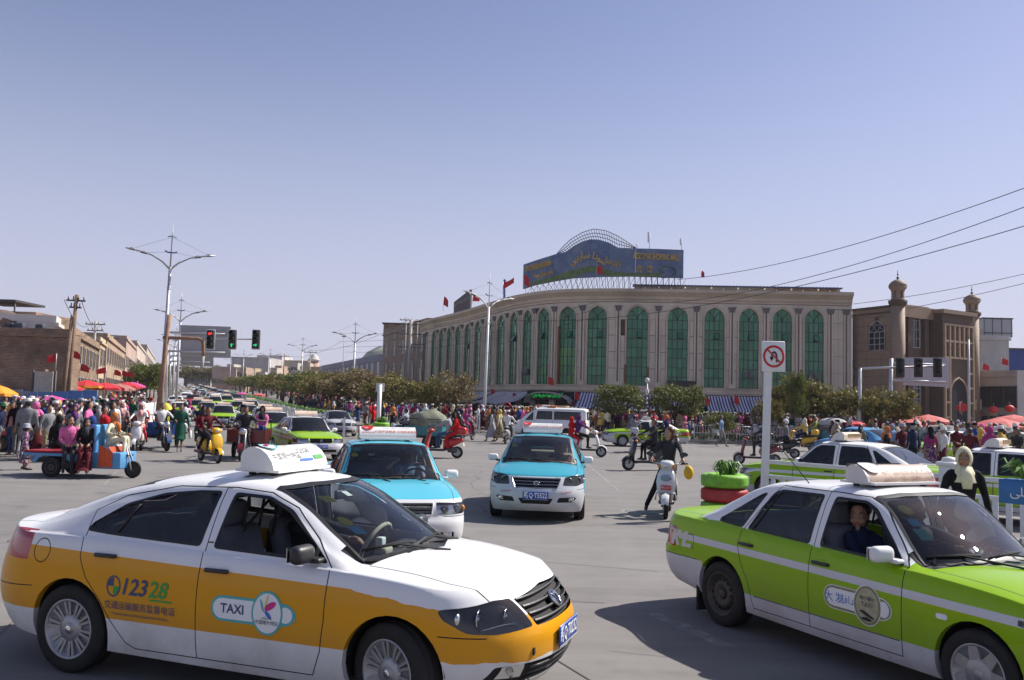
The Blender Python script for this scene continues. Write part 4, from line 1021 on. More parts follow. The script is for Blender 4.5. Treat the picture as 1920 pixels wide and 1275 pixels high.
def make_car(D,low,up,name,label,cat='car',group=None,dens=1.0,plate=None,sign=None,rim='multi',rim_mat='alloy',steer=0.0,front='vw',lamp='lens',mirror=None,extras=None,sym=True):
 DD=DES[D];S=Shell(DD,dens);bm=S.bm;W=DD['W'];hero=dens>.9
 root=thing(name,label,cat,group=group)
 tr,gl='trim','glass'
 isside=lambda c,n:abs(n.y)>.25 and abs(c.y)>.3
 isf=lambda c,n:n.x>.12 and c.x>.2
 isr=lambda c,n:n.x<-.08 and c.x<-.4
 boxy=D=='boxy';van=D=='van'
 # wheel arches
 for wx in DD['wb']:S.clip(circle(wx,DD['rw']+.015,DD['arch'],30 if hero else 18),'y','arch',lambda c,n:abs(c.y)>.4 and c.z<.8)
 # side windows
 if boxy:
  wins=[('wf',[(.69,.905),(-.155,.925),(-.135,1.338),(.19,1.335),(.30,1.285)]),('wr',[(-.265,.925),(-1.04,.945),(-.85,1.30),(-.76,1.332),(-.255,1.34)]),('wq',[(-1.105,.948),(-1.44,.965),(-1.44,1.0),(-.985,1.28),(-.925,1.285)])]
 elif van:
  wins=[('wf',[(1.62,1.12),(.95,1.14),(.95,1.72),(1.06,1.60)]),('wr',[(.78,1.20),(-.28,1.20),(-.28,1.74),(.70,1.74)]),('wq',[(-.38,1.20),(-2.1,1.20),(-2.1,1.72),(-.38,1.74)])]
 else:
  wins=[('wf',[(.79,.95),(-.13,.98),(-.095,1.355),(.20,1.342),(.40,1.262)]),('wr',[(-.235,.983),(-1.0,1.005),(-1.26,1.02),(-1.23,1.08),(-1.0,1.225),(-.7,1.315),(-.40,1.350),(-.205,1.357)])]
 ins=.022
 for nm,poly in wins:
  S.clip(rpoly(poly,.03,2),'y',tr,isside)
  cx=sum(p[0]for p in poly)/len(poly);cz=sum(p[1]for p in poly)/len(poly)
  sh=lambda p:(p[0]-ins*np.sign(p[0]-cx)*min(1,abs(p[0]-cx)/.1),p[1]-ins*np.sign(p[1]-cz)*min(1,abs(p[1]-cz)/.1))
  S.clip(rpoly([sh(p)for p in poly],.02,2),'y',nm,isside,only=S.rid(tr))
  # windscreen and rear window
 if boxy:wsz=dict(b0=.985,b1=.925,t=1.385,yb=.655,yt=.53);rwz=dict(b0=1.055,b1=1.02,t=1.345,yb=.60,yt=.52)
 elif van:wsz=dict(b0=1.20,b1=1.14,t=1.86,yb=.70,yt=.64);rwz=dict(b0=1.25,b1=1.25,t=1.75,yb=.6,yt=.58)
 else:wsz=dict(b0=1.05,b1=.975,t=1.415,yb=.655,yt=.535);rwz=dict(b0=1.14,b1=1.115,t=1.375,yb=.56,yt=.50)
 for z_,tst,nm in((wsz,isf,'ws'),(rwz,isr,'rw')):
  for sg in(1,-1):
   S.clip([(0,z_['b0']-.03),(sg*(z_['yb']+.012),z_['b1']-.03),(sg*(z_['yt']+.015),z_['t']-.012),(sg*.3,z_['t']+.012),(0,z_['t']+.018)],'x',tr,tst)
   S.clip([(0,z_['b0']),(sg*(z_['yb']-.01),z_['b1']),(sg*(z_['yt']-.005),z_['t']-.028),(sg*.3,z_['t']-.008),(0,z_['t']-.003)],'x',nm,tst,only=S.rid(tr))
 hx=DD['hood']
 for sg in(1,-1):
  if not van:S.clip([(hx+.06,0),(hx-.17,sg*.69),(hx-.40,sg*.69),(hx-.22,0)],'z','cowl',lambda c,n:n.z>.3 and c.z<1.12)
  # lamps and grilles
 if boxy:
  lamps=[(.425,.60),(.80,.60),(.84,.62),(.84,.735),(.42,.75)];gr=[(-.36,.595),(.36,.595),(.385,.745),(-.385,.745)]
  lowg=[[(-.66,.29),(.66,.29),(.66,.385),(-.66,.385)]];tails=[(.45,.64),(.86,.64),(.86,.84),(.45,.84)];fogs=[(.52,.295),(.64,.295),(.64,.38),(.52,.38)]
 elif van:
  lamps=[(.45,.70),(.82,.70),(.82,.90),(.5,.90)];gr=[(-.42,.74),(.42,.74),(.46,.88),(-.46,.88)];lowg=[[(-.5,.36),(.5,.36),(.5,.46),(-.5,.46)]];tails=[(.72,.7),(.83,.7),(.83,1.2),(.72,1.2)];fogs=None
 elif D=='compact':
  lamps=[(.46,.645),(.70,.635),(.825,.68),(.845,.81),(.62,.81),(.49,.775)];gr=[(-.36,.585),(.36,.585),(.43,.765),(-.43,.765)]
  lowg=[[(-.24,.335),(.24,.335),(.30,.43),(-.30,.43)],[(.36,.365),(.62,.365),(.70,.43),(.66,.455),(.40,.445)],[(-.36,.365),(-.62,.365),(-.70,.43),(-.66,.455),(-.40,.445)]];tails=[(.5,.80),(.87,.78),(.87,.98),(.5,.97)];fogs=[(.57,.375),(.66,.40),(.67,.445),(.58,.44)]
 else:
  lamps=[(.44,.615),(.70,.595),(.80,.605),(.842,.68),(.838,.745),(.62,.785),(.49,.785)];gr=[(-.41,.61),(.41,.61),(.47,.775),(0,.80),(-.47,.775)]
  lowg=[[(-.74,.30),(-.62,.26),(.62,.26),(.74,.30),(.70,.395),(-.70,.395)]];tails=[(.52,.80),(.87,.78),(.87,1.0),(.52,.985)];fogs=[(.52,.30),(.68,.31),(.66,.385),(.52,.39)]
 fz=lambda c,n:c.x>1.2 and n.x>.02
 for sg in(1,-1):S.clip(rpoly([(sg*a,z)for a,z in lamps],.02,2),'x','lamp',fz)
 if fogs:
  for sg in(1,-1):S.clip([(sg*a,z)for a,z in fogs],'x','fog',fz)
 S.clip(rpoly(gr,.015,2),'x','grille',fz)
 for p in lowg:S.clip(rpoly(p,.015,2),'x','lowgrille',fz)
 for sg in(1,-1):S.clip(rpoly([(sg*a,z)for a,z in tails],.02,2),'x','tail',lambda c,n:c.x<-1.7 and n.x<-.02)
 # shut lines
 g=.0075 if hero else .012
 if boxy:
  fd=[(.72,.905),(.725,.55),(.72,.26)];bl=[(-.21,1.372),(-.21,.9),(-.20,.26)];rd=[(-.79,1.365),(-1.075,.95),(-1.10,.80),(-1.05,.66),(-.95,.48),(-.89,.26)]
  bot=[(.72,.26),(-.89,.26)];gut=[(.73,.90),(.36,1.30),(.20,1.364),(-.1,1.372),(-.79,1.365)];hl=[(hx-.17,.70),(1.7,.70),(2.06,.66)];tl=[(-1.75,.66),(-2.3,.66)]
  bl_f=[(1.68,.575),(2.3,.575)];bl_r=[(-1.68,.565),(-2.5,.555)];cap=[(-1.86,.79),(-1.74,.79),(-1.74,.66),(-1.86,.66),(-1.86,.79)]
  low_l=[(.70,.37),(-.88,.37)]
 elif van:
  fd=[(1.72,1.1),(1.70,.5),(1.5,.32)];bl=[(.87,1.8),(.87,.3)];rd=[(-.33,1.8),(-.33,.3)];bot=[(1.5,.32),(-.33,.32)];gut=[(1.0,1.80),(-2.3,1.82)];hl=[];tl=[];bl_f=[(2.0,.55),(2.5,.55)];bl_r=[];cap=[];low_l=[]
 else:
  fd=[(.82,.92),(.815,.6),(.79,.40),(.73,.235)];bl=[(-.18,1.38),(-.185,.9),(-.19,.235)];rd=[(-1.27,1.16),(-1.245,1.0),(-1.235,.84),(-1.16,.70),(-1.02,.55),(-.93,.42),(-.80,.27),(-.72,.235)]
  bot=[(.73,.235),(-.72,.235)];gut=[(.82,.93),(.66,1.085),(.43,1.275),(.2,1.365),(-.1,1.385),(-.6,1.368),(-1.05,1.275),(-1.27,1.16)];hl=[(hx-.17,.70),(1.62,.70),(1.88,.64)];tl=[(-1.85,.62),(-2.2,.60)]
  bl_f=[(1.62,.585),(1.9,.575)];bl_r=[(-1.66,.60),(-2.4,.56)];cap=[(p[0],p[1])for p in ellipse(-1.60,.86,.075,.085,16)];cap+=[cap[0]];low_l=[]
 for pts in(fd,bl,rd,bot,gut,bl_f,bl_r,cap,low_l):
  if pts:S.line(pts,g,'y',lambda c,n:abs(c.y)>.3 and(abs(n.y)>.2))
 for sg in(1,-1):
  for pts in(hl,tl):
   if pts:S.line([(x,sg*y)for x,y in pts],g,'z',lambda c,n:n.z>.3)
 if tl:S.line([(tl[0][0],-tl[0][1]),(tl[0][0],tl[0][1])],g,'z',lambda c,n:n.z>.3)
 # classify the rest
 fdoor=fd+bot[:0]+[bl[-1]]+bl[::-1][1:]+[p for p in gut if p[0]>bl[0][0]][::-1]
 rdoor=[bl[0]]+bl[1:]+rd[::-1]+[p for p in gut if p[0]<bl[0][0]][::-1]
 if not van:
  S.assign('door_f',lambda c,f:abs(c.y)>.45 and in_poly((c.x,c.z),fdoor));S.assign('door_r',lambda c,f:abs(c.y)>.45 and in_poly((c.x,c.z),rdoor))
  hp=[(hx-.05,0),(hx-.17,.70)]+hl[1:]+[(2.6,hl[-1][1]),(2.6,0)]
  S.assign('hood',lambda c,f:f[S.zone]>=1 and c.x>.95 and f.normal.z>.2 and in_poly((c.x,abs(c.y)),hp))
  S.assign('trunk',lambda c,f:f[S.zone]>=1 and c.x<tl[0][0]and abs(c.y)<tl[0][1])
  S.assign('bumper_f',lambda c,f:c.x>1.7 and c.z<.60 and(c.x>1.9 or abs(c.y)<W))
  S.assign('bumper_r',lambda c,f:c.x<-1.66 and c.z<bl_r[0][1]-.01)
 else:
  S.assign('door_f',lambda c,f:abs(c.y)>.45 and in_poly((c.x,c.z),[(1.72,1.1),(1.70,.5),(1.5,.32),(.87,.32),(.87,1.8),(1.0,1.8)]))
 S.finish()
 lo,uq=low,up
 def slot(f,c):return 1 if(f[S.zone]>=1 and c.z>S.crown(c.x,c.y)+.012)else 0
 pm=[lo,uq]
 body=S.part(None,pm,slot);ob=obj('body',body,root)
 # arch lips turned inward, liners, floor
 lips={};k=S.ids['arch']
 for e in bm.edges:
  if sum(1 for f in e.link_faces if f[S.reg]==k)==1 and len(e.link_faces)==2:
   a,b_=e.verts[0].co,e.verts[1].co
   if abs(a.y)<.4:continue
   d=Vector((0,-.05 if a.y>0 else .05,0));lip=lips.setdefault((a.x>0,a.y>0),MB());lip.quad(a,b_,b_+d,a+d,lo)
 for q_ in lips.values():q_.build('arch_lip',root)
 ub=MB();dk=MM('matte_black')
 for wx in DD['wb']:
  for sg in(1,-1):
   pr=[(wx+DD['arch']*1.03*cos(a),DD['rw']+.015+DD['arch']*1.03*sin(a))for a in[pi*k/12 for k in range(13)]]
   for p,q in zip(pr,pr[1:]):ub.quad((p[0],sg*.42,p[1]),(q[0],sg*.42,q[1]),(q[0],sg*(W-.035),q[1]),(p[0],sg*(W-.035),p[1]),dk)
   ub.add([(p[0],sg*.42,p[1])for p in pr],[tuple(range(13))],dk)
 xr,xf=DD['Xr'][1][1]+.12,DD['Xf'][1][1]-.12
 for a0,a1,hw in((DD['wb'][0]+DD['arch'],xf-.16,.50),(DD['wb'][0]-DD['arch'],DD['wb'][0]+DD['arch'],.42),(DD['wb'][1]+DD['arch'],DD['wb'][0]-DD['arch'],W-.08),(DD['wb'][1]-DD['arch'],DD['wb'][1]+DD['arch'],.42),(xr+.1,DD['wb'][1]-DD['arch'],.58)):
  ub.box(((a0+a1)/2,0,.27),(a1-a0,hw*2,.10),dk)
 ub.box((.95,0,.55),(.05,1.3,.5),dk);ub.box((-1.5,0,.6),(.05,1.2,.5),dk)
 ub.tube([(xr-.02,-.4,.24),(xr-.14,-.4,.24)],.025,MM('steel_dark'))
 ub.build('underbody',root)
 # doors and their pieces
 hm=MM('black_plastic')
 for rn,wn,hxz in(('door_f','wf',(-.04,.845)if not boxy else(-.08,.80)),('door_r','wr',(-1.0,.87)if not boxy else(-.98,.815))):
  for sg in(1,-1):
   me=S.part(rn,pm,slot,sel=lambda c:c.y*sg>0)
   if me is None:continue
   d=obj('door',me,root)
   h=S.sider(hxz[0],hxz[1],sg);b=MB()
   b.bevbox((hxz[0],h[0].y+sg*.018,hxz[1]),(.19 if not boxy else .17,.022,.030),.010,hm)
   for dx in(-.075,.075):b.box((hxz[0]+dx,h[0].y+sg*.004,hxz[1]),(.03,.03,.022),hm)
   b.ell((hxz[0],h[0].y-sg*.004,hxz[1]-.004),(.06,.008,.036),lo,12,6)
   b.build('handle',d)
 gap=S.part('gap',[MM('gap')]);obj('shut_line',gap,root)
 tm=S.part('trim',[MM('seal')],off=.002);obj('window_seal',tm,root)
 for nm,m in(('wf','side_glass'),('wr','side_glass'),('wq','side_glass')):
  for sg in(1,-1):
   if(extras or{}).get('open')==(nm,sg):continue
   me=S.part(nm,[MM(m if hero else 'far_glass')],off=-.006,sel=lambda c:c.y*sg>0)
   if me:obj('side_window',me,root)
 me=S.part('ws',[MM('windscreen_glass' if hero else 'far_glass')],off=-.004);obj('windscreen',me,root)
 me=S.part('rw',[MM('side_glass' if hero else 'far_glass')],off=-.004);obj('rear_window',me,root)if me else None
 if 'cowl' in S.ids:
  me=S.part('cowl',[MM('black_plastic')],off=-.012);obj('cowl',me,root)if me else None
 for rn,nm in(('hood','hood'),('trunk','boot_lid'),('bumper_f','bumper'),('bumper_r','bumper')):
  me=S.part(rn,pm,slot)
  if me:obj(nm,me,root)
 if not van:
  b=MB()
  dx=-.95 if not boxy else-.87
  for sg in(1,-1):
   zt_=1.24 if not boxy else 1.29
   pts_=[]
   for t_ in(0,.33,.66,1):
    z_=(1.025 if not boxy else .95)+t_*((1.225 if not boxy else 1.315)-(1.025 if not boxy else .95));x_=dx+(-.03+.10*t_ if not boxy else-.10+.20*t_);pts_.append((x_,S.side(x_,z_,sg)-sg*.004,z_))
   b=MB();b.tube(pts_,.012,MM('seal'),6);b.build('window_divider',root)
   # lamps: reflector housing behind a clear lens
 lm='lamp_dark' if front in('vw','lifan')else 'lamp_silver'
 for sg in(1,-1):
  me=S.part('lamp',[MM('lamp_dark' if front=='vw' else 'lamp_silver')],off=-.045,sel=lambda c:c.y*sg>0)
  if not me:continue
  hl_=obj('headlight',me,root)
  ln=S.part('lamp',[MM(lamp)],off=.001,sel=lambda c:c.y*sg>0);obj('lens',ln,hl_)
  ed=MB()
  kk=S.ids['lamp']
  for e in bm.edges:
   if sum(1 for f in e.link_faces if f[S.reg]==kk)==1 and(e.verts[0].co.y*sg>0):
    a,b_=e.verts[0],e.verts[1];ed.quad(a.co,b_.co,b_.co-b_.normal*.045,a.co-a.normal*.045,MM('lamp_dark'))
  zc=sum(z for _,z in lamps)/len(lamps)
  if hero:
   for yy,rr in(((.57,.048),(.72,.055))if not boxy else((.53,.052),(.70,.05))):
    x0=S.front(sg*yy,zc)-.03;Mt=Matrix.Translation((x0,sg*yy,zc))@Matrix.Rotation(pi/2,4,'Y')
    ed.lathe([(rr*1.1,-.005),(rr,.0),(rr*.85,-.012),(rr*.45,-.03),(0,-.035)],MM('lamp_silver'),16,Mt)
    ed.ell((x0-.012,sg*yy,zc),(.022,rr*.5,rr*.5),MM('lamp_silver' if front!='lifan' else 'lamp_dark'),10,6)
   if front=='vw':ed.tube([(S.front(sg*y_,.655-.03)-.03,sg*y_,.655-.03+.02*sin(i_*.6))for i_,y_ in enumerate(np.linspace(.50,.74,7))],.008,MM('lamp_silver'),5)
   ya=.80;x0=S.front(sg*ya,zc)-.025;ed.ell((x0,sg*ya,zc),(.02,.035,.04),MM('amber' if boxy else 'lamp_silver'),10,6)
  ed.build('reflector',hl_)
  me=S.part('tail',[MM('tail_red')],sel=lambda c:c.y*sg>0)
  if me:obj('tail_light',me,root)
  me=S.part('fog',[MM('lamp_silver')],off=-.012,sel=lambda c:c.y*sg>0)
  if me:
   fo=obj('fog_lamp',me,root)
   ff=MB();yy=sum(a for a,_ in fogs)/len(fogs);zz=sum(z for _,z in fogs)/len(fogs);x0=S.front(sg*yy,zz)
   ff.ell((x0-.012,sg*yy,zz),(.012,.04,.036),MM('lens' if D=='modern' else 'lamp_silver'),12,6);ff.build('bulb',fo)
   # grille: dark recess, bars and badge
 me=S.part('grille',[MM('matte_black')],off=-.03);go=obj('grille',me,root)if me else root
 b=MB();zs0,zs1=min(p[1]for p in gr),max(p[1]for p in gr)
 if front=='vw':zl,bmt,th=[zs0+.03+(zs1-zs0-.05)*i/3.2 for i in range(4)],MM('black_plastic'),.016
 elif front=='lifan':zl,bmt,th=[zs0+.018+(zs1-zs0-.03)*i/3 for i in range(4)],MM('chrome'),.010
 else:zl,bmt,th=[zs0+.012,(zs0+zs1)/2,zs1-.02],MM('black_plastic'),.008
 for z in zl:
  w_=np.interp(z,[zs0,zs1],[abs(gr[0][0]),max(p[0]for p in gr)])-.012
  pts=[]
  for i in range(13):
   y=-w_+2*w_*i/12;pts.append((S.front(y,z)-.006,y,z))
  vs=[];
  for p in pts:vs+=[(p[0]+.004,p[1],p[2]+th*.5),(p[0]+.012,p[1],p[2]),(p[0]+.004,p[1],p[2]-th),(p[0]-.03,p[1],p[2]-th*.8)]
  b.add(vs,[(4*i+j,4*i+(j+1)%4,4*i+4+(j+1)%4,4*i+4+j)for i in range(12)for j in range(4)],bmt)
 b.build('bar',go)
 if front=='mesh':
  b=MB()
  for i in range(30):
   y=-.36+.72*i/29
   for zz,s2 in((zs0+.01,.02),(zs0+.07,-.02)):
    b.tube([(S.front(y,zz)-.012,y-s2/2,zz),(S.front(y,zz+.06)-.012,y+s2/2,zz+.06)],.004,MM('lamp_silver'),4)
  b.build('mesh',go)
 if front in('lifan','boxvw','mesh')and hero or front=='lifan':
  b=MB();ring=rpoly(gr,.02,3);pts=[(S.front(y,z)+.004,y,z)for y,z in ring];b.tube(pts+[pts[0],pts[1]],.010,MM('chrome' if front=='lifan' else 'sign_white'),6,caps=False);b.build('surround',go)
 if front in('vw','boxvw','lifan'):
  b=MB();zc=.705 if front=='vw' else(zs0+zs1)/2;x0=S.front(0,zc);rr=.066 if front=='vw' else .045
  sl=atan2(S.front(0,zc-.04)-S.front(0,zc+.04),.08)
  Mt=Matrix.Translation((x0+.012,0,zc))@Matrix.Rotation(pi/2-sl,4,'Y')
  b.lathe([(rr*.80,.0),(rr*.86,.012),(rr*.95,.014),(rr,.006),(rr,-.02)],MM('chrome'),28,Mt)
  b.lathe([(0,.001),(rr*.82,.001)],MM('black_plastic'),24,Mt)
  P=lambda u,w:Mt@Vector((-w*rr,u*rr,.008))
  if front=='lifan':
   for st in([(-.5,-.4),(-.15,.4),(.1,-.3),(.35,.4),(.6,-.3)],):b.tube([P(*q)for q in st],rr*.10,MM('chrome'),5)
  else:
   b.tube([P(-.34,.74),P(0,.06),P(.34,.74)],rr*.085,MM('chrome'),5);b.tube([P(-.74,.36),P(-.38,-.70),P(0,-.02),P(.38,-.70),P(.74,.36)],rr*.085,MM('chrome'),5)
  b.build('badge',root)
 me=S.part('lowgrille',[MM('matte_black')],off=-.02);lg=obj('lower_grille',me,root)if me else None
 if lg and D=='modern':
  b=MB()
  for z in(.285,.325,.36):
   b.tube([(S.front(y,z)-.004,y,z)for y in np.linspace(-.48,.48,11)],(.006,.009),MM('black_plastic'),5)
  b.build('bar',lg)
 if plate:
  zc={'modern':.50,'boxy':.475,'compact':.475,'van':.5}[D];x0=S.front(0,zc)+.012
  b=MB();b.bevbox((x0,0,zc),(.008,.44,.14),.004,MM('plate_blue'),seg=1)
  for s_ in((-.22,.22,.066,.004),(-.22,.22,-.066,.004)):b.box((x0+.006,0,zc+s_[2]),(.001,.43,.003),MM('plate_white'))
  t=text_bm(plate,.118,bold=True)
  u0=min(v.co.x for v in t.verts);u1=max(v.co.x for v in t.verts);k=.40/max(u1-u0,.01)
  for v in t.verts:v.co=Vector((x0+.0065,(v.co.x-(u0+u1)/2)*k,zc+v.co.y*1.0))
  b.bm(t,MM('plate_white'));b.build('number_plate',root)
  # wheels
 tyre=wheel_mesh(DD['rw'],.20,MM('rubber'),DD['rw']*.66);rim_=rim_mesh(DD['rw']*.67,.20,rim,MM(rim_mat),MM('matte_black'))
 for i,wx in enumerate(DD['wb']):
  for sg in(1,-1):
   o=obj('wheel',tyre,root,(wx,sg*(W-.105),DD['rw']),(0 if sg<0 else pi)+(steer if i==0 else 0))
   obj('rim',rim_,o)
   if hero and rim=='multi':
    bb=MB();Mt=Matrix.Translation((0,-.092,0))@Matrix.Rotation(pi/2,4,'X');bb.lathe([(0,.002),(.024,.002),(.028,0)],MM('chrome'),16,Mt);bb.build('hub_badge',o)
    # mirrors
 mm_=mirror or lo
 for sg in(1,-1):
  if van:continue
  mx,mz=(.68,1.0)if not boxy else(.60,.965)
  y0=S.side(mx,mz-.03,sg);b=MB()
  b.bevbox((mx-.02,y0+sg*.13,mz+.02),(.10,.20,.125),.048,mm_,Matrix.Rotation(sg*.12,3,'Z'),4)
  b.bevbox((mx+.02,y0+sg*.025,mz-.03),(.10,.09,.035),.015,MM('black_plastic')if not boxy else mm_,seg=2)
  b.box((mx-.072,y0+sg*.13,mz+.02),(.004,.17,.095),MM('chrome'),Matrix.Rotation(sg*.12,3,'Z'))
  b.build('wing_mirror',root)
  # wipers
 if not van:
  for y0,y1 in((.42,-.15),(-.08,-.60)):
   b=MB();f=lambda y,zz:Vector((S.front(y,zz)+.012,y,zz))
   zb_=wsz['b1']+.02
   b.tube([f(y0,zb_-.01),f((y0+y1)/2,zb_+.045),f(y1+.08,zb_+.035)],[.010,.008,.006],MM('matte_black'),5)
   b.tube([f(y0-.12,zb_+.045),f((y0+y1)/2,zb_+.052),f(y1,zb_+.03)],.008,MM('matte_black'),5)
   b.build('wiper',root)
 if hero and not boxy:
  pass
  # cabin
 sm=MM((extras or{}).get('seat','seat_grey'));b=MB()
 def seat(x,y,wid,nm='seat'):
  q=MB();q.bevbox((x,y,.45),(.50,wid,.17),.06,sm,Matrix.Rotation(-.08,3,'Y'));q.bevbox((x-.30,y,.78),(.14,wid,.62),.06,sm,Matrix.Rotation(-.24,3,'Y'))
  q.build(nm,root)
 if van:seat(1.0,.4,.5);seat(1.0,-.4,.5);seat(0,0,1.3);seat(-1,0,1.3)
 else:
  for sy in(.36,-.36):
   seat(.10,sy,.50);q=MB();q.bevbox((-.30,sy,1.17),(.10,.27,.19),.04,sm);q.tube([(-.27,sy-.06,1.02),(-.29,sy-.06,1.1)],.008,MM('steel_dark'),5);q.tube([(-.27,sy+.06,1.02),(-.29,sy+.06,1.1)],.008,MM('steel_dark'),5);q.build('headrest',root)
  seat(-.86,0,1.25,'rear_seat');q=MB();q.box((-1.52,0,.97),(.5,1.2,.03),MM('interior'));q.build('parcel_shelf',root)
  dsh=MB();dsh.bevbox((.93,0,.80),(.36,1.36,.24),.09,MM('dash'),Matrix.Rotation(.10,3,'Y'),3);dsh.bevbox((.76,.36,.90),(.14,.34,.08),.03,MM('dash'));dsh.box((.75,0,.60),(.2,.30,.3),MM('dash'));dsh.build('dashboard',root)
  st=MB();Mt=Matrix.Translation((.53,.36,.90))@Matrix.Rotation(R(-62),4,'Y')
  ring=[(Mt@Vector((.185*cos(a),.185*sin(a),0)))for a in[2*pi*k/24 for k in range(25)]];st.tube(ring,.017,MM((extras or{}).get('wheelcover','black_plastic')),8,caps=False)
  for a in(0,2.3,-2.3):st.tube([Mt@Vector((0,0,-.02)),Mt@Vector((.18*cos(a),.18*sin(a),0))],.016,MM('black_plastic'),6)
  st.ell(Mt@Vector((0,0,-.02)),(.06,.06,.05),MM('black_plastic'),10,6);st.build('steering_wheel',root)
  rm=MB();zz=1.33 if not boxy else 1.275;rm.bevbox((.43,0,zz-.01),(.03,.24,.07),.012,MM('black_plastic'));rm.tube([(.44,0,zz+.02),(.40,0,zz+.06)],.008,MM('black_plastic'));rm.build('rear_view_mirror',root)
  for sg in(1,-1):
   q=MB();q.box((.1,sg*.765,.62),(1.7,.03,.50),MM('interior'));q.build('door_lining',root)
  q=MB();q.box((-.1,0,.335),(2.0,1.45,.03),MM('interior'));q.build('cabin_floor',root)
 if sign:
  zt_=S.top(-.12,0);roof_sign(root,-.10,zt_-.004,sign[1],sign[0],not hero,sign[2]if len(sign)>2 else 1.0)
 root['_z']=0.0
 del root['_z']
 return root,S
def flat_copy(root,name,label,cat,group):
 """one mesh of a car and all its parts, for cars a few pixels across"""
 vs,fs,ms,sm,mats=[],[],[],[],[]
 def rec(o,M):
  M=M@o.matrix_basis
  if o.type=='MESH':
   off=len(vs);vs.extend([tuple(M@v.co)for v in o.data.vertices])
   ids=[]
   for m in o.data.materials:
    if m not in mats:mats.append(m)
    ids.append(mats.index(m))
   for p in o.data.polygons:fs.append([off+i for i in p.vertices]);ms.append(ids[p.material_index]);sm.append(p.use_smooth)
  for c in o.children:rec(c,M)
 for c in root.children:rec(c,Matrix())
 me=bpy.data.meshes.new(name);me.from_pydata(vs,[],fs)
 for m in mats:me.materials.append(m)
 me.polygons.foreach_set('material_index',ms);me.polygons.foreach_set('use_smooth',sm);me.update()
 o=obj(name,me,label=label,cat=cat,group=group);return o
def wipe(root):
 for c in list(root.children):wipe(c)
 bpy.data.objects.remove(root)
 # ------------------------------------------------------------------ people
def ik(a,t,l1,l2,bend):
 """middle joint of a two-bone limb from a to t; bend = direction the joint points"""
 d=t-a;L=d.length
 if L>(l1+l2)*.995:t=a+d*((l1+l2)*.995/L);d=t-a;L=d.length
 x=(l1*l1-l2*l2+L*L)/(2*L);h=sqrt(max(0,l1*l1-x*x));n=d.normalized()
 b=bend-n*bend.dot(n);b=b.normalized()if b.length>1e-5 else n.orthogonal()
 return a+n*x+b*h,t
class Lofts:
 def __init__(s):s.v=[];s.f=[];s.segs=[]
 def loft(s,rings,m,seg=10):
  """rings: (centre, u axis, v axis) -> closed tube; m = material slot"""
  o=len(s.v);n=len(rings)
  for c,u,v in rings:
   for k in range(seg):
    a=2*pi*k/seg;s.v.append(c+u*cos(a)+v*sin(a))
  for i in range(n-1):
   for k in range(seg):
    k2=(k+1)%seg;s.f.append((o+i*seg+k,o+i*seg+k2,o+(i+1)*seg+k2,o+(i+1)*seg+k))
  s.f.append(tuple(o+k for k in reversed(range(seg))));s.f.append(tuple(o+(n-1)*seg+k for k in range(seg)))
  for i in range(n-1):
   s.segs.append((rings[i][0],rings[i+1][0],(rings[i][1].length+rings[i][2].length)/2,(rings[i+1][1].length+rings[i+1][2].length)/2,m))
 def limb(s,pts,rs,m,seg=8,flat=1.0,up=None):
  rings=[];n=len(pts)
  for i,p in enumerate(pts):
   t=(pts[min(n-1,i+1)]-pts[max(0,i-1)]).normalized()
   u=t.cross(up if up is not None else Vector((0,1,0)));u=u.normalized()if u.length>.05 else t.orthogonal().normalized()
   v=t.cross(u).normalized();rings.append((p,u*rs[i],v*rs[i]*flat))
   # rounded ends
  a,b=rings[0],rings[-1];ta=(pts[0]-pts[1]).normalized();tb=(pts[-1]-pts[-2]).normalized()
  rings=[(a[0]+ta*rs[0]*.75,a[1]*.5,a[2]*.5)]+rings+[(b[0]+tb*rs[-1]*.75,b[1]*.5,b[2]*.5)]
  s.loft(rings,m,seg)
 def ell(s,c,rx,ry,rz,m,M=None,seg=10):
  M=M or Matrix.Identity(3);rings=[]
  for k in range(7):
   th=pi*(k+.35)/6.7;rings.append((c+M@Vector((0,0,-rz*cos(th))),M@Vector((rx*sin(th),0,0)),M@Vector((0,ry*sin(th),0))))
  s.loft(rings,m,seg)
def lerp(a,b,t):return a+(b-a)*t
V=Vector
PEOPLE_FAC={}
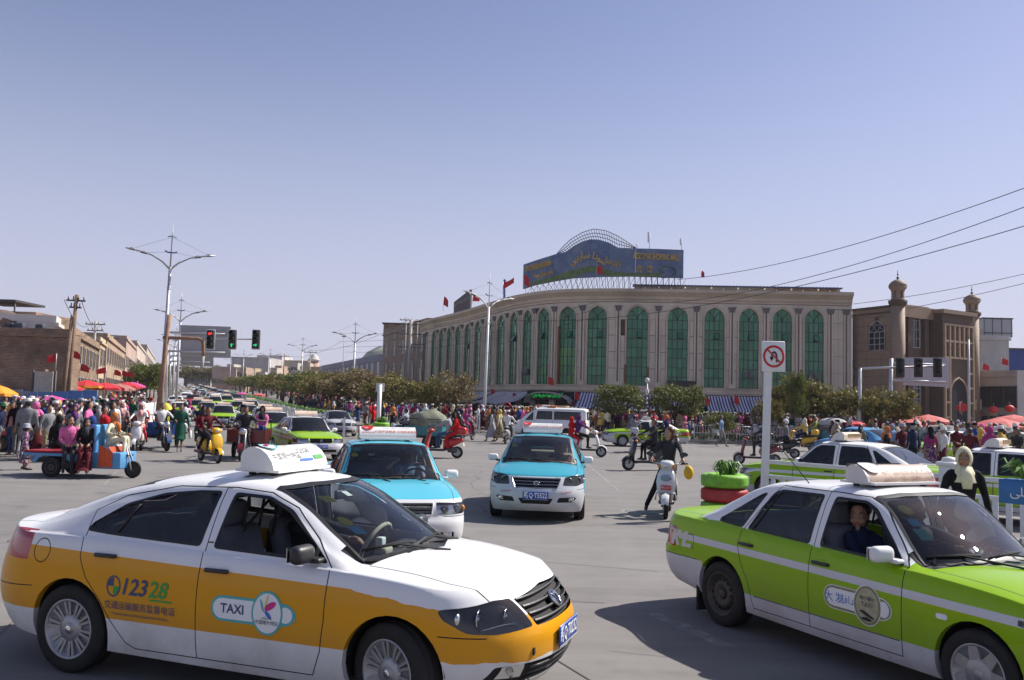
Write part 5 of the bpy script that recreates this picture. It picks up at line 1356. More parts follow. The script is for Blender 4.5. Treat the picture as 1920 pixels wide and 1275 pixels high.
def person_fac(key,pose='stand',H=1.68,top='shirt',legs='trousers',head='hair',vox=.034,fat=1.0,sleeve=1.0,fem=False,yaw=0.0,nod=0.0,lean=0.0,hands=None,feet=None,pelvis=None,hero=False,skirt_len=.22,knee=None,hair_len=0,armbend=None,twist=0.0):
 """shared meshes of one kind of figure facing +X: body (slots skin, top, bottom, shoes, dark, lips) and head wear"""
 if key in PEOPLE_FAC:return PEOPLE_FAC[key]
 k=H/1.70;Lf=Lofts();X,Y,Z=V((1,0,0)),V((0,1,0)),V((0,0,1))
 pel=V(pelvis)if pelvis else V((0,0,.93*k))
 sp=V((sin(lean),0,cos(lean)));fw=V((cos(lean),0,-sin(lean)))
 rt=Matrix.Rotation(twist,3,'Z');lat=rt@Y
 neck=pel+sp*(.53*k);sh=pel+sp*(.465*k)
 sw=(.165 if fem else .19)*k;g=fat
 # torso
 tor=[(-.085,.158,.122),(.02,.156 if not fem else .155,.112),(.13,.130 if not fem else .118,.098),(.25,.150 if not fem else .135,.112 if not fem else .118),(.36,.175 if not fem else .155,.118),(.44,.178 if not fem else .155,.10),(.485,.125,.082),(.52,.065,.064)]
 if top=='robe':tor=[(-.06,.17,.14)]+[(a,b*1.06,c*1.1)for a,b,c in tor[1:]]
 Lf.loft([(pel+sp*(a*k)+(fw*.012*k if .2<a<.45 else fw*0),(Y if a<.2 else lat)*(b*k*g),fw*(c*k*g))for a,b,c in tor],11,14)
 hp=[pel+Y*(.085*k),pel-Y*(.085*k)]
 Lf.loft([(pel-sp*(.02*k),Y*(.140*k*g),fw*(.10*k*g)),(pel-Z*(.07*k),Y*(.150*k*g),fw*(.118*k*g)),(pel-Z*(.11*k),Y*(.12*k*g),fw*(.10*k*g))],2,12)
 # legs
 if feet is None:feet=[V((0,.095,.075)),V((0.03,-.095,.075))]
 if pose=='walk':feet=[V((.27,.08,.085)),V((-.25,-.08,.15))]
 for i,(h_,ft)in enumerate(zip(hp,feet)):
  ft=V(ft)*1.0;sg=1 if i==0 else-1
  kd=V(knee[i])if knee else X
  kn,an=ik(h_-Z*.02,ft,.43*k,.425*k,kd)
  gb=1.0 if legs!='wide' else 1.3
  if legs in('trousers','wide','skirt'):
   lm=2 if legs!='skirt' or(pelvis and pel.z<1.0)else 0
   Lf.limb([h_,lerp(h_,kn,.5),kn],[.088*k*g,.078*k*g*gb,.058*k*gb],2 if legs!='skirt' else 2)
   Lf.limb([kn,lerp(kn,an,.35),lerp(kn,an,.97)],[.057*k*gb,.056*k*gb,.045*k*gb if legs!='skirt' else .034],lm)
  fd=(an-kn);fx=V((fd.x,fd.y,0));sd=X.copy()
  if pose=='walk' and i==1:sd=V((.8,0,-.6))
  Lf.limb([an-sd*.045+Z*-.03,an+sd*.05-Z*.040,an+sd*.15-Z*.052],[.036,.042,.030],3,8,1.0)
 if legs=='skirt':
  hem=skirt_len*k;top_=pel+sp*(.10*k)
  mid=(V(feet[0])+V(feet[1]))/2
  if pelvis and pel.z<.75:
   kns=[ik(h_-Z*.02,V(f),.43*k,.425*k,V(knee[j])if knee else X)[0]for j,(h_,f)in enumerate(zip(hp,feet))]
   km=(kns[0]+kns[1])/2;kw=abs(kns[0].y-kns[1].y)/2+.10
   Lf.loft([(top_,Y*.13*g,fw*.11),(pel,Y*.18*g,V((.3,0,1)).normalized()*.14),(lerp(pel,km,.6),Y*(kw+.05),Z*.11),(km+X*.02,Y*kw,V((.4,0,.9))*.085)],2,14)
   Lf.loft([(km,Y*kw,X*.09),(lerp(km,mid,.5),Y*(kw+.02),X*.11),(V((mid.x,mid.y,mid.z+hem*.6)),Y*(kw+.03),X*.13)],2,14)
  else:
   dx=abs(feet[0].x-feet[1].x)/2
   Lf.loft([(top_,Y*.125*k*g,X*.10*k*g),(pel,Y*.168*k*g,X*.135*k*g),(V((pel.x+mid.x*.4,0,pel.z*.6)),Y*.185*k*g,X*(.165+dx*.35)*k),(V((mid.x*.8,0,max(.12,hem))),Y*.215*k*g,X*(.20+dx*.7)*k)],2,16)
 if top=='robe':Lf.loft([(pel+sp*.05,Y*.155*k*g,X*.12*k*g),(pel-Z*.25*k,Y*.19*k*g,X*.17*k*g)],1,14)
 # arms and hands
 if hands is None:hands=[V((.05,.30,.80))*k,V((.02,-.30,.80))*k]
 if pose=='walk' and hands is None:pass
 for i,ht in enumerate(hands):
  sg=1 if i==0 else-1
  s0=sh+lat*(sg*sw);ab=V(armbend[i])if armbend else V((-.75,sg*.5,-.25))
  el,wr=ik(s0,V(ht),.285*k,.255*k,ab)
  Lf.limb([s0-lat*(sg*.03),lerp(s0,el,.25),lerp(s0,el,.6),el],[.055*k,.058*k*g,.05*k*g,.043*k*g],1)
  sl=el.lerp(wr,.95)if sleeve>=1 else el
  if sleeve>=1:Lf.limb([el,lerp(el,wr,.35),lerp(el,wr,.92)],[.043*k*g,.042*k*g,.037*k],1)
  else:Lf.limb([el,lerp(el,wr,.3),lerp(el,wr,.95)],[.038*k,.040*k,.030*k if hero else .038*k],0)
  d=(wr-el).normalized();pu=d.cross(Y);pu=pu.normalized()if pu.length>.1 else Z
  sd=d.cross(pu).normalized()
  grip=(hero or pose in('ride',))
  p0=wr+d*.01;p1=wr+d*.085*k
  lo_=0 if hero else .012
  Lf.limb([p0-d*.03,lerp(p0,p1,.5),p1],[.030+lo_,.038+lo_,.034+lo_],0,8,.55 if hero else .9,sd)
  across=sd if abs(sd.z)<.9 else pu
  fr=.0095 if hero else .0125
  for q in range(4):
   off=across*((q-1.5)*.019*k);ln=(.075,.085,.08,.062)[q]*k
   dn=-pu if pu.z>0 else pu
   a=p1+off-d*.005;b_=a+d*ln*.5+dn*ln*.12;c_=b_+(d*.3+dn*.75)*ln*.45
   if hero:Lf.limb([a,b_,c_],[fr,fr*.95,fr*.8],0,6)
   elif q in(0,3):Lf.limb([a,b_,c_],[.014,.014,.012],0,6)
  a=p0+d*.03+across*(-.03*k);Lf.limb([a,a+(d*.6-across*.7)*.04,a+(d*.9-across*.55)*.065],[.012,.011,.009]if hero else[.014,.014,.012],0,6)
  # head
 hr=Matrix.Rotation(yaw,3,'Z')@Matrix.Rotation(nod,3,'Y')
 hc=neck+sp*(.05*k)+Z*(.07*k)+X*.015
 Lf.limb([neck-sp*.03,lerp(neck,hc,.65)],[.056*k,.052*k],0,10)
 hx,hy,hz=hr@X,hr@Y,hr@Z;q=1.0*(0.5+.5*k)
 prof=[(-.118,.030,.026,.030),(-.098,.046,.044,.022),(-.062,.060,.066,.010),(-.02,.069,.084,.0),(.03,.074,.094,-.004),(.07,.070,.090,-.008),(.10,.052,.066,-.012),(.118,.022,.028,-.014)]
 Lf.loft([(hc+hz*(z*q)+hx*(o*q),hy*(a*q),hx*(b*q))for z,a,b,o in prof],0,14)
 nose=[hc+hx*.086*q+hz*.012,hc+hx*.098*q-hz*.015,hc+hx*.106*q-hz*.032]
 Lf.limb(nose,[.009,.011,.014],0,6)
 for sg in(1,-1):
  Lf.ell(hc+hy*(sg*.074*q)-hz*.01-hx*.008,.018,.010,.028,0,hr,8)
  if hero:Lf.ell(hc+hx*.070*q+hy*(sg*.036)-hz*.04,.03,.03,.026,0,hr,8);Lf.limb([hc+hx*.079*q+hy*(sg*.014)+hz*.026,hc+hx*.079*q+hy*(sg*.05)+hz*.024],[.010,.008],0,6)
 if hero:Lf.limb([hc+hx*.084*q+hy*-.02-hz*.062,hc+hx*.091*q-hz*.061,hc+hx*.084*q+hy*.02-hz*.062],[.006,.010,.006],5,6);Lf.ell(hc+hx*.078*q-hz*.095,.018,.022,.016,0,hr,8)
 # fuse into one continuous surface
 me=bpy.data.meshes.new('person');me.from_pydata([tuple(v)for v in Lf.v],[],Lf.f);me.update()
 o=bpy.data.objects.new('person',me);COL.objects.link(o)
 md=o.modifiers.new('fuse','REMESH');md.mode='VOXEL';md.voxel_size=vox;md.use_smooth_shade=True
 ms=o.modifiers.new('ease','SMOOTH');ms.factor=.5;ms.iterations=2 if vox>.02 else 3
 dg=bpy.context.evaluated_depsgraph_get();out=bpy.data.meshes.new_from_object(o.evaluated_get(dg))
 bpy.data.objects.remove(o);bpy.data.meshes.remove(me)
 n=len(out.polygons);c=np.empty(n*3);out.polygons.foreach_get('center',c);c=c.reshape(n,3)
 best=np.full(n,9e9);ids=np.zeros(n,int)
 for a,b,ra,rb,m in Lf.segs:
  a_=np.array(a);d=np.array(b)-a_;L2=d@d+1e-9;t=np.clip(((c-a_)@d)/L2,0,1)
  dist=np.linalg.norm(c-(a_+t[:,None]*d),axis=1)/(ra+(rb-ra)*t+.004)
  if m==5:dist=dist*.8
  w=dist<best;best[w]=dist[w];ids[w]=m
 low=((c-np.array(pel))@np.array(sp))<-.035
 ids[(ids==11)&low&(top!='robe')]=2;ids[ids==11]=1
 for nm in('skin','cloth_top','cloth_bottom','shoes','brow','lips'):out.materials.append(None)
 out.polygons.foreach_set('material_index',ids.astype(np.int32));out.polygons.foreach_set('use_smooth',[True]*n);out.update()
 kids_=[]
 # eyes and brows as small pieces of the face
 if hero:
  b=MB();wm,dm=mat('eye_white',(.75,.73,.70),.3),mat('eye_dark',(.02,.014,.01),.25)
  for sg in(1,-1):
   e=hc+hx*.0765*q+hy*(sg*.032)+hz*.008
   b.ell(e,(.011,.015,.0085),wm,10,6);b.ell(e+hx*.0085,(.004,.0065,.0065),dm,8,5)
   b.tube([e+hx*.010+hy*-.016+hz*.006,e+hx*.013+hz*.010,e+hx*.008+hy*.016+hz*.006],.0022,dm,5)
   b.tube([e+hx*.008+hy*(sg*-.016)+hz*.021,e+hx*.011+hz*.026,e+hx*.003+hy*(sg*.02)+hz*.021],[.003,.004,.002],dm,5)
  kids_.append(('eye',b.mesh('eye'),None))
 def shell(nm,cx,rx,ry,rz,keep,seg=0,rings=0,slotm=True,zoff=0.0):
  seg=48 if hero else 18;rings=36 if hero else 13;b=MB();vs=[];fs=[];cc=hc+hx*cx+hz*zoff
  for i in range(rings+1):
   th=pi*i/rings
   for kk in range(seg):
    a=2*pi*kk/seg;vs.append((rx*sin(th)*cos(a),ry*sin(th)*sin(a),rz*cos(th)))
  for i in range(rings):
   for kk in range(seg):
    k2=(kk+1)%seg;f=[i*seg+kk,(i+1)*seg+kk,(i+1)*seg+k2,i*seg+k2]
    m_=[sum(vs[j][d]for j in f)/4 for d in range(3)]
    if keep(*m_):fs.append(f)
  jt=random.Random(3)
  pv=[cc+hx*(p[0]*q*(1+jt.uniform(-.03,.03)))+hy*(p[1]*q)+hz*(p[2]*q*(1+jt.uniform(-.02,.02)))for p in vs]
  b.add(pv,fs,mat('plain_grey',(.4,.4,.4)),True);return b
 if head in('hair','bob','long','cap','doppa','brim','bun'):
  b=shell('hair',-.014,.101,.086,.124,lambda x,y,z:z>.035+(x+.014)*.35 or(x<.02 and z>(-.075 if head in('hair','cap','doppa','brim')else-.12)),zoff=.006)
  if head in('bob',):b.ell(hc+hx*-.04+hz*.055,(.10,.10,.085),mat('plain_grey',(.4,.4,.4)),12,8,None);b.ell(hc+hx*-.055-hz*.03,(.065,.085,.09),mat('plain_grey',(.4,.4,.4)),10,8)
  if head=='bun':b.ell(hc-hx*.10+hz*.05,(.05,.05,.05),mat('plain_grey',(.4,.4,.4)),10,6)
  if head=='long':b.tube([hc-hx*.06*q,hc-hx*.085-hz*.12,neck-fw*.09-sp*.1,neck-fw*.10-sp*.26],[.075,.08,.07,.03],mat('plain_grey',(.4,.4,.4)),10)
  kids_.append(('hair',b.mesh('hair'),'hair'))
 if head=='cap' or head=='doppa':
  b=MB();Mt=Matrix.Translation(hc+hz*(.055*q)-hx*.010)@hr.to_4x4()
  r0=.098*q
  if head=='doppa':b.lathe([(r0*.98,.0),(r0*1.0,.02),(r0*.93,.075),(r0*.85,.088),(0,.092)],None,14,Mt)
  else:b.lathe([(r0,-.005),(r0*1.0,.02),(r0*.9,.055),(r0*.6,.082),(0,.09)],None,14,Mt);b.ell(hc+hx*.105+hz*.06,(.06,.06,.008),None,10,4)
  kids_.append(('cap',b.mesh('cap'),'headwear'))
 if head=='brim':
  b=MB();Mt=Matrix.Translation(hc+hz*(.05*q)-hx*.010)@hr.to_4x4();r0=.10*q
  b.lathe([(r0*1.6,-.02),(r0*1.05,.01),(r0,.05),(r0*.85,.09),(0,.10)],None,16,Mt);kids_.append(('hat',b.mesh('hat'),'headwear'))
 if head=='helmet':
  b=shell('helmet',-.006,.128,.116,.135,lambda x,y,z:z>.01 or x<.01 and z>-.08,zoff=.012);kids_.append(('helmet',b.mesh('helmet'),'headwear'))
 if head=='scarf':
  b=shell('scarf',-.016,.112,.096,.140,lambda x,y,z:not(x>.035 and((y/.062)**2+((z+.02)/.098)**2)<1))
  drape=[hc-hz*.085-hx*.012,neck+sp*.02,neck-sp*.06,neck-sp*.17]
  b.tube(drape,[(.072,.082),(.085,.088),(.12*k,.15*k),(.145*k,.165*k)]if False else[.082*q,.088*q,.125*k,.15*k],None,16,caps=False)
  b.tube([neck+fw*.07,neck+fw*.13-sp*.10,neck+fw*.15-sp*.24],[.055,.075,.05],None,10)
  kids_.append(('headscarf',b.mesh('headscarf'),'headwear'))
 fac=dict(body=out,kids=kids_,H=H,hc=hc,neck=neck);PEOPLE_FAC[key]=fac
 return fac
CL={}
def cloth(name,col,rough=.9):
 CL[name]=mat('cloth_'+name,col,rough,var=.18,scale=9,spec=.2);return CL[name]
def pattern(name,c1,c2,sc,kind):
 m=CL[name];n,l=nodes_of(m);b=n['Principled BSDF'];tc=n.new('ShaderNodeTexCoord')
 if kind=='dots':t=n.new('ShaderNodeTexVoronoi');t.inputs['Scale'].default_value=sc;f=math_node(n,l,'LESS_THAN',t.outputs['Distance'],.42)
 else:t=n.new('ShaderNodeTexWave');t.inputs['Scale'].default_value=sc;t.bands_direction='Z' if kind=='rings' else 'Y';f=math_node(n,l,'GREATER_THAN',t.outputs['Fac'],.62)
 l.new(tc.outputs['Object'],t.inputs['Vector']);l.new(mix_col(n,l,f,c1,c2),b.inputs['Base Color'])
for nm_,c_ in dict(black=(.012,.012,.014),charcoal=(.035,.035,.04),navy=(.015,.022,.06),grey=(.20,.20,.21),silver=(.42,.42,.43),white=(.72,.71,.69),cream=(.66,.62,.44),red=(.52,.015,.02),crimson=(.30,.01,.03),pink=(.70,.16,.36),rose=(.55,.22,.26),magenta=(.33,.04,.17),purple=(.10,.03,.14),blue=(.03,.06,.24),sky=(.20,.29,.44),denim=(.05,.09,.20),teal=(.025,.09,.10),green=(.012,.075,.045),lime=(.30,.34,.07),olive=(.12,.12,.05),khaki=(.30,.25,.15),brown=(.09,.05,.03),tan=(.36,.24,.14),orange=(.50,.16,.05),yellow=(.58,.42,.10),maroon=(.10,.015,.02),floral=(.18,.05,.16)).items():cloth(nm_,c_)
for a_ in(('floral',(.16,.05,.17),(.50,.40,.34),17,'dots'),('rose',(.46,.20,.22),(.62,.48,.42),20,'dots'),('khaki',(.30,.25,.15),(.10,.08,.05),9,'dots'),('silver',(.46,.46,.47),(.20,.22,.30),11,'rings'),('crimson',(.28,.012,.03),(.04,.02,.03),12,'dots'),('teal',(.03,.09,.11),(.30,.27,.2),18,'dots'),('olive',(.10,.11,.05),(.32,.30,.22),6,'rings'),('brown',(.09,.05,.03),(.22,.15,.10),8,'stripes')):pattern(*a_)
SKINS=[mat('skin_light',(.42,.24,.16),.6,spec=.4),mat('skin_tan',(.33,.175,.11),.6,spec=.4),mat('skin_brown',(.25,.13,.08),.6,spec=.4)]
HAIRS=dict(black=mat('hair_black',(.010,.008,.007),.45),brown=mat('hair_brown',(.035,.018,.01),.45),auburn=mat('hair_auburn',(.09,.03,.018),.45),grey=mat('hair_grey',(.28,.27,.26),.6))
SHOES=[mat('shoe_black',(.012,.012,.012),.4),mat('shoe_white',(.65,.65,.64),.5),mat('shoe_brown',(.06,.03,.02),.5),mat('shoe_pink',(.6,.1,.25),.5)]
BROW=mat('eye_dark',(.02,.014,.01),.25);LIPS=mat('lips',(.38,.12,.10),.5)
def place_person(fac,loc,rz,label,top='black',bottom='charcoal',skin=1,hair='black',headwear='white',shoes=0,group=None,cat='person',name='person',parent=None,scale=1.0):
 o=obj(name,fac['body'],parent,loc,rz,label,cat,group)
 o.scale=(scale,)*3
 sl=[SKINS[skin],CL[top],CL[bottom],SHOES[shoes],BROW,LIPS]
 for s,m in zip(o.material_slots,sl):s.link='OBJECT';s.material=m
 for nm,me,kind in fac['kids']:
  c=obj(nm,me,o)
  if kind:
   c.material_slots[0].link='OBJECT';c.material_slots[0].material=HAIRS[hair]if kind=='hair' else CL[headwear]
 return o
 # ------------------------------------------------------------------ other buildings
def brick_mat(name,c1,c2,mortar,sc=1.0):
 m=mat(name,c1,.9);n,l=nodes_of(m);b=n['Principled BSDF'];tc=n.new('ShaderNodeTexCoord');sp=n.new('ShaderNodeSeparateXYZ');l.new(tc.outputs['Object'],sp.inputs[0])
 cb=n.new('ShaderNodeCombineXYZ');l.new(math_node(n,l,'ADD',sp.outputs[0],sp.outputs[1]),cb.inputs[0]);l.new(sp.outputs[2],cb.inputs[1])
 t=n.new('ShaderNodeTexBrick');t.inputs['Color1'].default_value=(*c1,1);t.inputs['Color2'].default_value=(*c2,1);t.inputs['Mortar'].default_value=(*mortar,1);t.inputs['Scale'].default_value=sc
 t.inputs['Mortar Size'].default_value=.014;t.inputs['Brick Width'].default_value=.26;t.inputs['Row Height'].default_value=.09;l.new(cb.outputs[0],t.inputs['Vector'])
 nz=n.new('ShaderNodeTexNoise');nz.inputs['Scale'].default_value=.8;nz.inputs['Detail'].default_value=7;l.new(tc.outputs['Object'],nz.inputs['Vector'])
 mr=n.new('ShaderNodeMapRange');mr.inputs[1].default_value=.3;mr.inputs[2].default_value=.7;mr.inputs[3].default_value=.6;mr.inputs[4].default_value=1.35;l.new(nz.outputs['Fac'],mr.inputs[0])
 hs=n.new('ShaderNodeHueSaturation');l.new(t.outputs['Color'],hs.inputs['Color']);l.new(mr.outputs[0],hs.inputs['Value']);l.new(hs.outputs[0],b.inputs['Base Color'])
 return m
BRK=brick_mat('mud_brick',(.27,.165,.105),(.17,.10,.065),(.30,.22,.16))
BRK2=brick_mat('tan_brick',(.30,.20,.125),(.25,.165,.10),(.20,.15,.11))
PLA=lambda nm,c,d=.35:mat('plaster_'+nm,c,.88,var=.14,scale=.5,dirt=d)
WING=mat('window_glass_dark',(.02,.024,.03),.12,coat=.3);WFR=mat('window_frame_pale',(.45,.43,.40),.6);WFD=mat('window_frame_dark',(.06,.055,.05),.6)
def window_mesh(w,h,frame=WFR,cols=2,rows=2,arched=False):
 """opening in the XZ plane facing -Y, origin at the sill centre; returns (frame mesh, pane mesh)"""
 f,g=MB(),MB();t=.05
 if arched:
  A=[(-w/2,0),(w/2,0)]+[(x,z)for x,z in arch_half(w/2,h*.62,h)]+[(-x,z)for x,z in arch_half(w/2,h*.62,h)[::-1][1:]]
  g.add([(x,.05,z)for x,z in A],[tuple(range(len(A)))],WING)
  f.tube([(x,.0,z)for x,z in A+A[:1]],.045,frame,4)
  for k in range(1,cols):x=-w/2+w*k/cols;f.box((x,.02,h*.31),(t,.05,h*.62),frame)
  for k in range(rows):z=h*.62*(k+1)/rows;f.box((0,.02,z),(w,.05,t),frame)
  for sg in(1,-1):f.tube([(sg*w/2,.02,h*.62),(sg*w*.2,.02,h*.75),(0,.02,h*.9)],.025,frame,4);f.tube([(0,.02,h*.62),(sg*w*.22,.02,h*.78),(sg*w*.3,.02,h*.86)],.025,frame,4)
 else:
  g.quad((-w/2,.05,0),(w/2,.05,0),(w/2,.05,h),(-w/2,.05,h),WING)
  for x in(-w/2,w/2):f.box((x,.02,h/2),(t*1.3,.10,h+.08),frame)
  for z in(0,h):f.box((0,.02,z),(w,.10,t*1.3),frame)
  for k in range(1,cols):f.box((-w/2+w*k/cols,.035,h/2),(t*.7,.04,h),frame)
  for k in range(1,rows):f.box((0,.035,h*k/rows),(w,.04,t*.7),frame)
 return f.mesh('window'),g.mesh('pane')
def block(name,label,p0,p1,depth,z0,h,wall,wins=(),side=None,parapet=.5,group=None,roofm=None,extra=None,backdir=None):
 """house with its front from p0 to p1 (left to right as seen) and depth behind; wins = rows of (count, sill, width, height, cols, rows, arched)"""
 p0,p1=V((p0[0],p0[1],0)),V((p1[0],p1[1],0));d=p1-p0;L=d.length;a=atan2(d.y,d.x)
 root=thing(name,label,'building',(p0.x,p0.y,z0),a,group)
 b=MB()
 for sg,x in((0,0.0),(1,L)):pass
 b.quad((0,0,-1),(L,0,-1),(L,0,h),(0,0,h),wall);b.quad((L,0,-1),(L,depth,-1),(L,depth,h),(L,0,h),wall);b.quad((0,depth,-1),(0,0,-1),(0,0,h),(0,depth,h),wall);b.quad((L,depth,-1),(0,depth,-1),(0,depth,h),(L,depth,h),wall)
 b.build('wall',root)
 b=MB();pm=wall
 for c,dd in(((L/2,.12,h+parapet/2),(L+.1,.3,parapet)),((L-.12,depth/2,h+parapet/2),(.3,depth,parapet)),((.12,depth/2,h+parapet/2),(.3,depth,parapet))):b.box(c,dd,pm)
 b.box((L/2,-.05,h-.1),(L+.3,.3,.22),roofm or wall);b.build('parapet',root)
 b=MB();b.quad((0,0,h),(L,0,h),(L,depth,h),(0,depth,h),PLA('roof',(.26,.22,.18)));b.build('roof',root)
 cache={}
 def row(specs,M,LL):
  for(n,sill,w,hh,c,r,ar)in specs:
   k=(w,hh,c,r,ar)
   if k not in cache:cache[k]=window_mesh(w,hh,WFR if c<9 else WFD,c,r,ar)
   for i in range(n):
    x=LL*(i+.5)/n;o=obj('window',cache[k][0],root);o.matrix_local=M@Matrix.Translation((x,-.085,sill));obj('pane',cache[k][1],o)
 row(wins,Matrix(),L)
 if side:row(side,Matrix.Translation((L,0,0))@Matrix.Rotation(pi/2,4,'Z'),depth)
 return root
def street(s,q):return(STN.x*q+STD.x*s,STN.y*q+STD.y*s)
def build_left():
# big brick house at the corner with its rooftop clutter
 xr=AT(120,54);xl=xr-34;h=ZAT(118,626,54)
 r=block('brick_house','large plain brown brick house wall behind the orange parasol',(xl,54),(xr,54),1.6,0,h,BRK,parapet=.3)
 b=MB();X=lambda px:AT(px,57)-xl
 b.box((X(20),4,h+.8),(X(60)-X(-60),5,ZAT(20,592,57)-h),BRK);b.build('upper_storey',r)
 b=MB();b.box((X(74),3.6,h+.5),(1.0,3,1.5),BRK2);b.build('stair_head',r)
 b=MB();b.box((X(-5),3.6,h+2.15),(X(36)-X(-46),3.6,.14),WFD);b.tube([(X(32),2,h+.2),(X(32),2,h+2.1)],.06,WFD,5);b.build('shed_roof',r)
 b=MB();b.ell((X(10),1.4,h+.7),(1.7,.8,.85),mat('tarp',(.17,.12,.09),.9,var=.3,scale=2),12,8);b.build('covered_heap',r)
 for px,s in((45,.28),(52,.22),(62,.3),(100,.25)):b=MB();b.bevbox((X(px),.9,h+.42),(s*2,.5,s*1.6),.08,mat('roof_clutter',(.05,.06,.08),.7));b.build('water_can',r)
 # lower wall in front of it, hoarding, torn sheets
 b=MB();x0=AT(-60,50);x1=AT(84,50);top=ZAT(60,692,50);b.box(((x0+x1)/2,0,top/2),(x1-x0,.35,top),BRK);o=b.build('wall',thing('yard_wall','low brown brick yard wall in front of the large brick house','wall',(0,50,0)));
 fr=thing('blue_hoarding','blue sheet metal hoarding beneath the brick yard wall','fence',(AT(55,47),47,0));m=mat('hoarding_blue',(.07,.17,.42),.55,var=.2,scale=3)
 for k in range(9):b=MB();x=(k-4)*.8;b.box((x,0,1.0+.08*sin(k)),(.76,.05,2.0),m);b.build('panel',fr)
 w=thing('sheet_screen','pale ragged cloth screen on a frame by the wooden poles','screen',(AT(96,49),49,0));b=MB();zz=ZAT(96,695,49);b.box((-.5,0,zz-1.1),(1.0,.08,2.1),mat('screen_pale',(.45,.40,.33),.9,var=.2));b.build('cloth',w);b=MB();b.tube([(.15,0,0),(.15,0,zz)],.06,WFD,6);b.tube([(-1.1,0,0),(-1.1,0,zz)],.06,WFD,6);b.build('frame',w)
 q=-7.4
 # street row: s0, s1, height source (px, py, D), material, windows
 specs=[(62.5,71,614,'white plastered modern house with tall dark windows beside the wooden poles',PLA('white',(.62,.58,.54)),[(4,1.2,1.3,2.0,2,2,False),(4,4.3,1.3,1.6,2,2,False)]),
 (73,96,640,'brown brick house with red trim balconies along the market street',BRK2,[(7,1.0,1.6,2.0,2,1,False),(7,4.0,1.2,1.5,2,2,False)]),
 (97,104,643,'cream plastered house with a red banner and shallow balcony',PLA('cream',(.58,.44,.30)),[(2,.8,1.8,2.1,3,1,False),(2,4.2,1.6,1.7,3,2,False)]),
 (106,142,648,'long tan house of two storeys further along the market street',PLA('tan',(.40,.28,.19)),[(9,1.0,1.8,2.0,2,1,False),(9,4.6,1.4,1.7,2,2,False)]),
 (144,178,646,'pinkish three storey house with a rounded corner up the street',PLA('pinkish',(.46,.33,.27)),[(8,1.0,1.8,2.0,2,1,False),(8,4.6,1.4,1.7,2,2,False),(8,7.9,1.4,1.7,2,2,False)]),
 (180,232,655,'pale stepped house block far up the left street side',PLA('pale',(.52,.43,.36)),[(9,1.0,1.8,2.0,2,1,False),(9,5.0,1.6,1.8,2,2,False),(9,8.6,1.6,1.8,2,2,False)]),
 (236,330,664,'furthest pale house row on the left before the street vanishes',PLA('far',(.50,.42,.36)),[(12,3,1.8,2,2,2,False),(12,7,1.8,2,2,2,False)])]
 for s0,s1,py,lab,m,wn in specs:
  a,c=street(s1,q),street(s0,q);pm_=((a[0]+c[0])/2,(a[1]+c[1])/2);px=960+FPX*pm_[0]/pm_[1];z0=gz(*c)
  h=ZAT(px,py,pm_[1])-z0;wn=[x for x in wn if x[1]+x[3]<h-.2]
  block('street_house',lab,c,a,14,z0,h,m,wn,parapet=.45)
build_left()
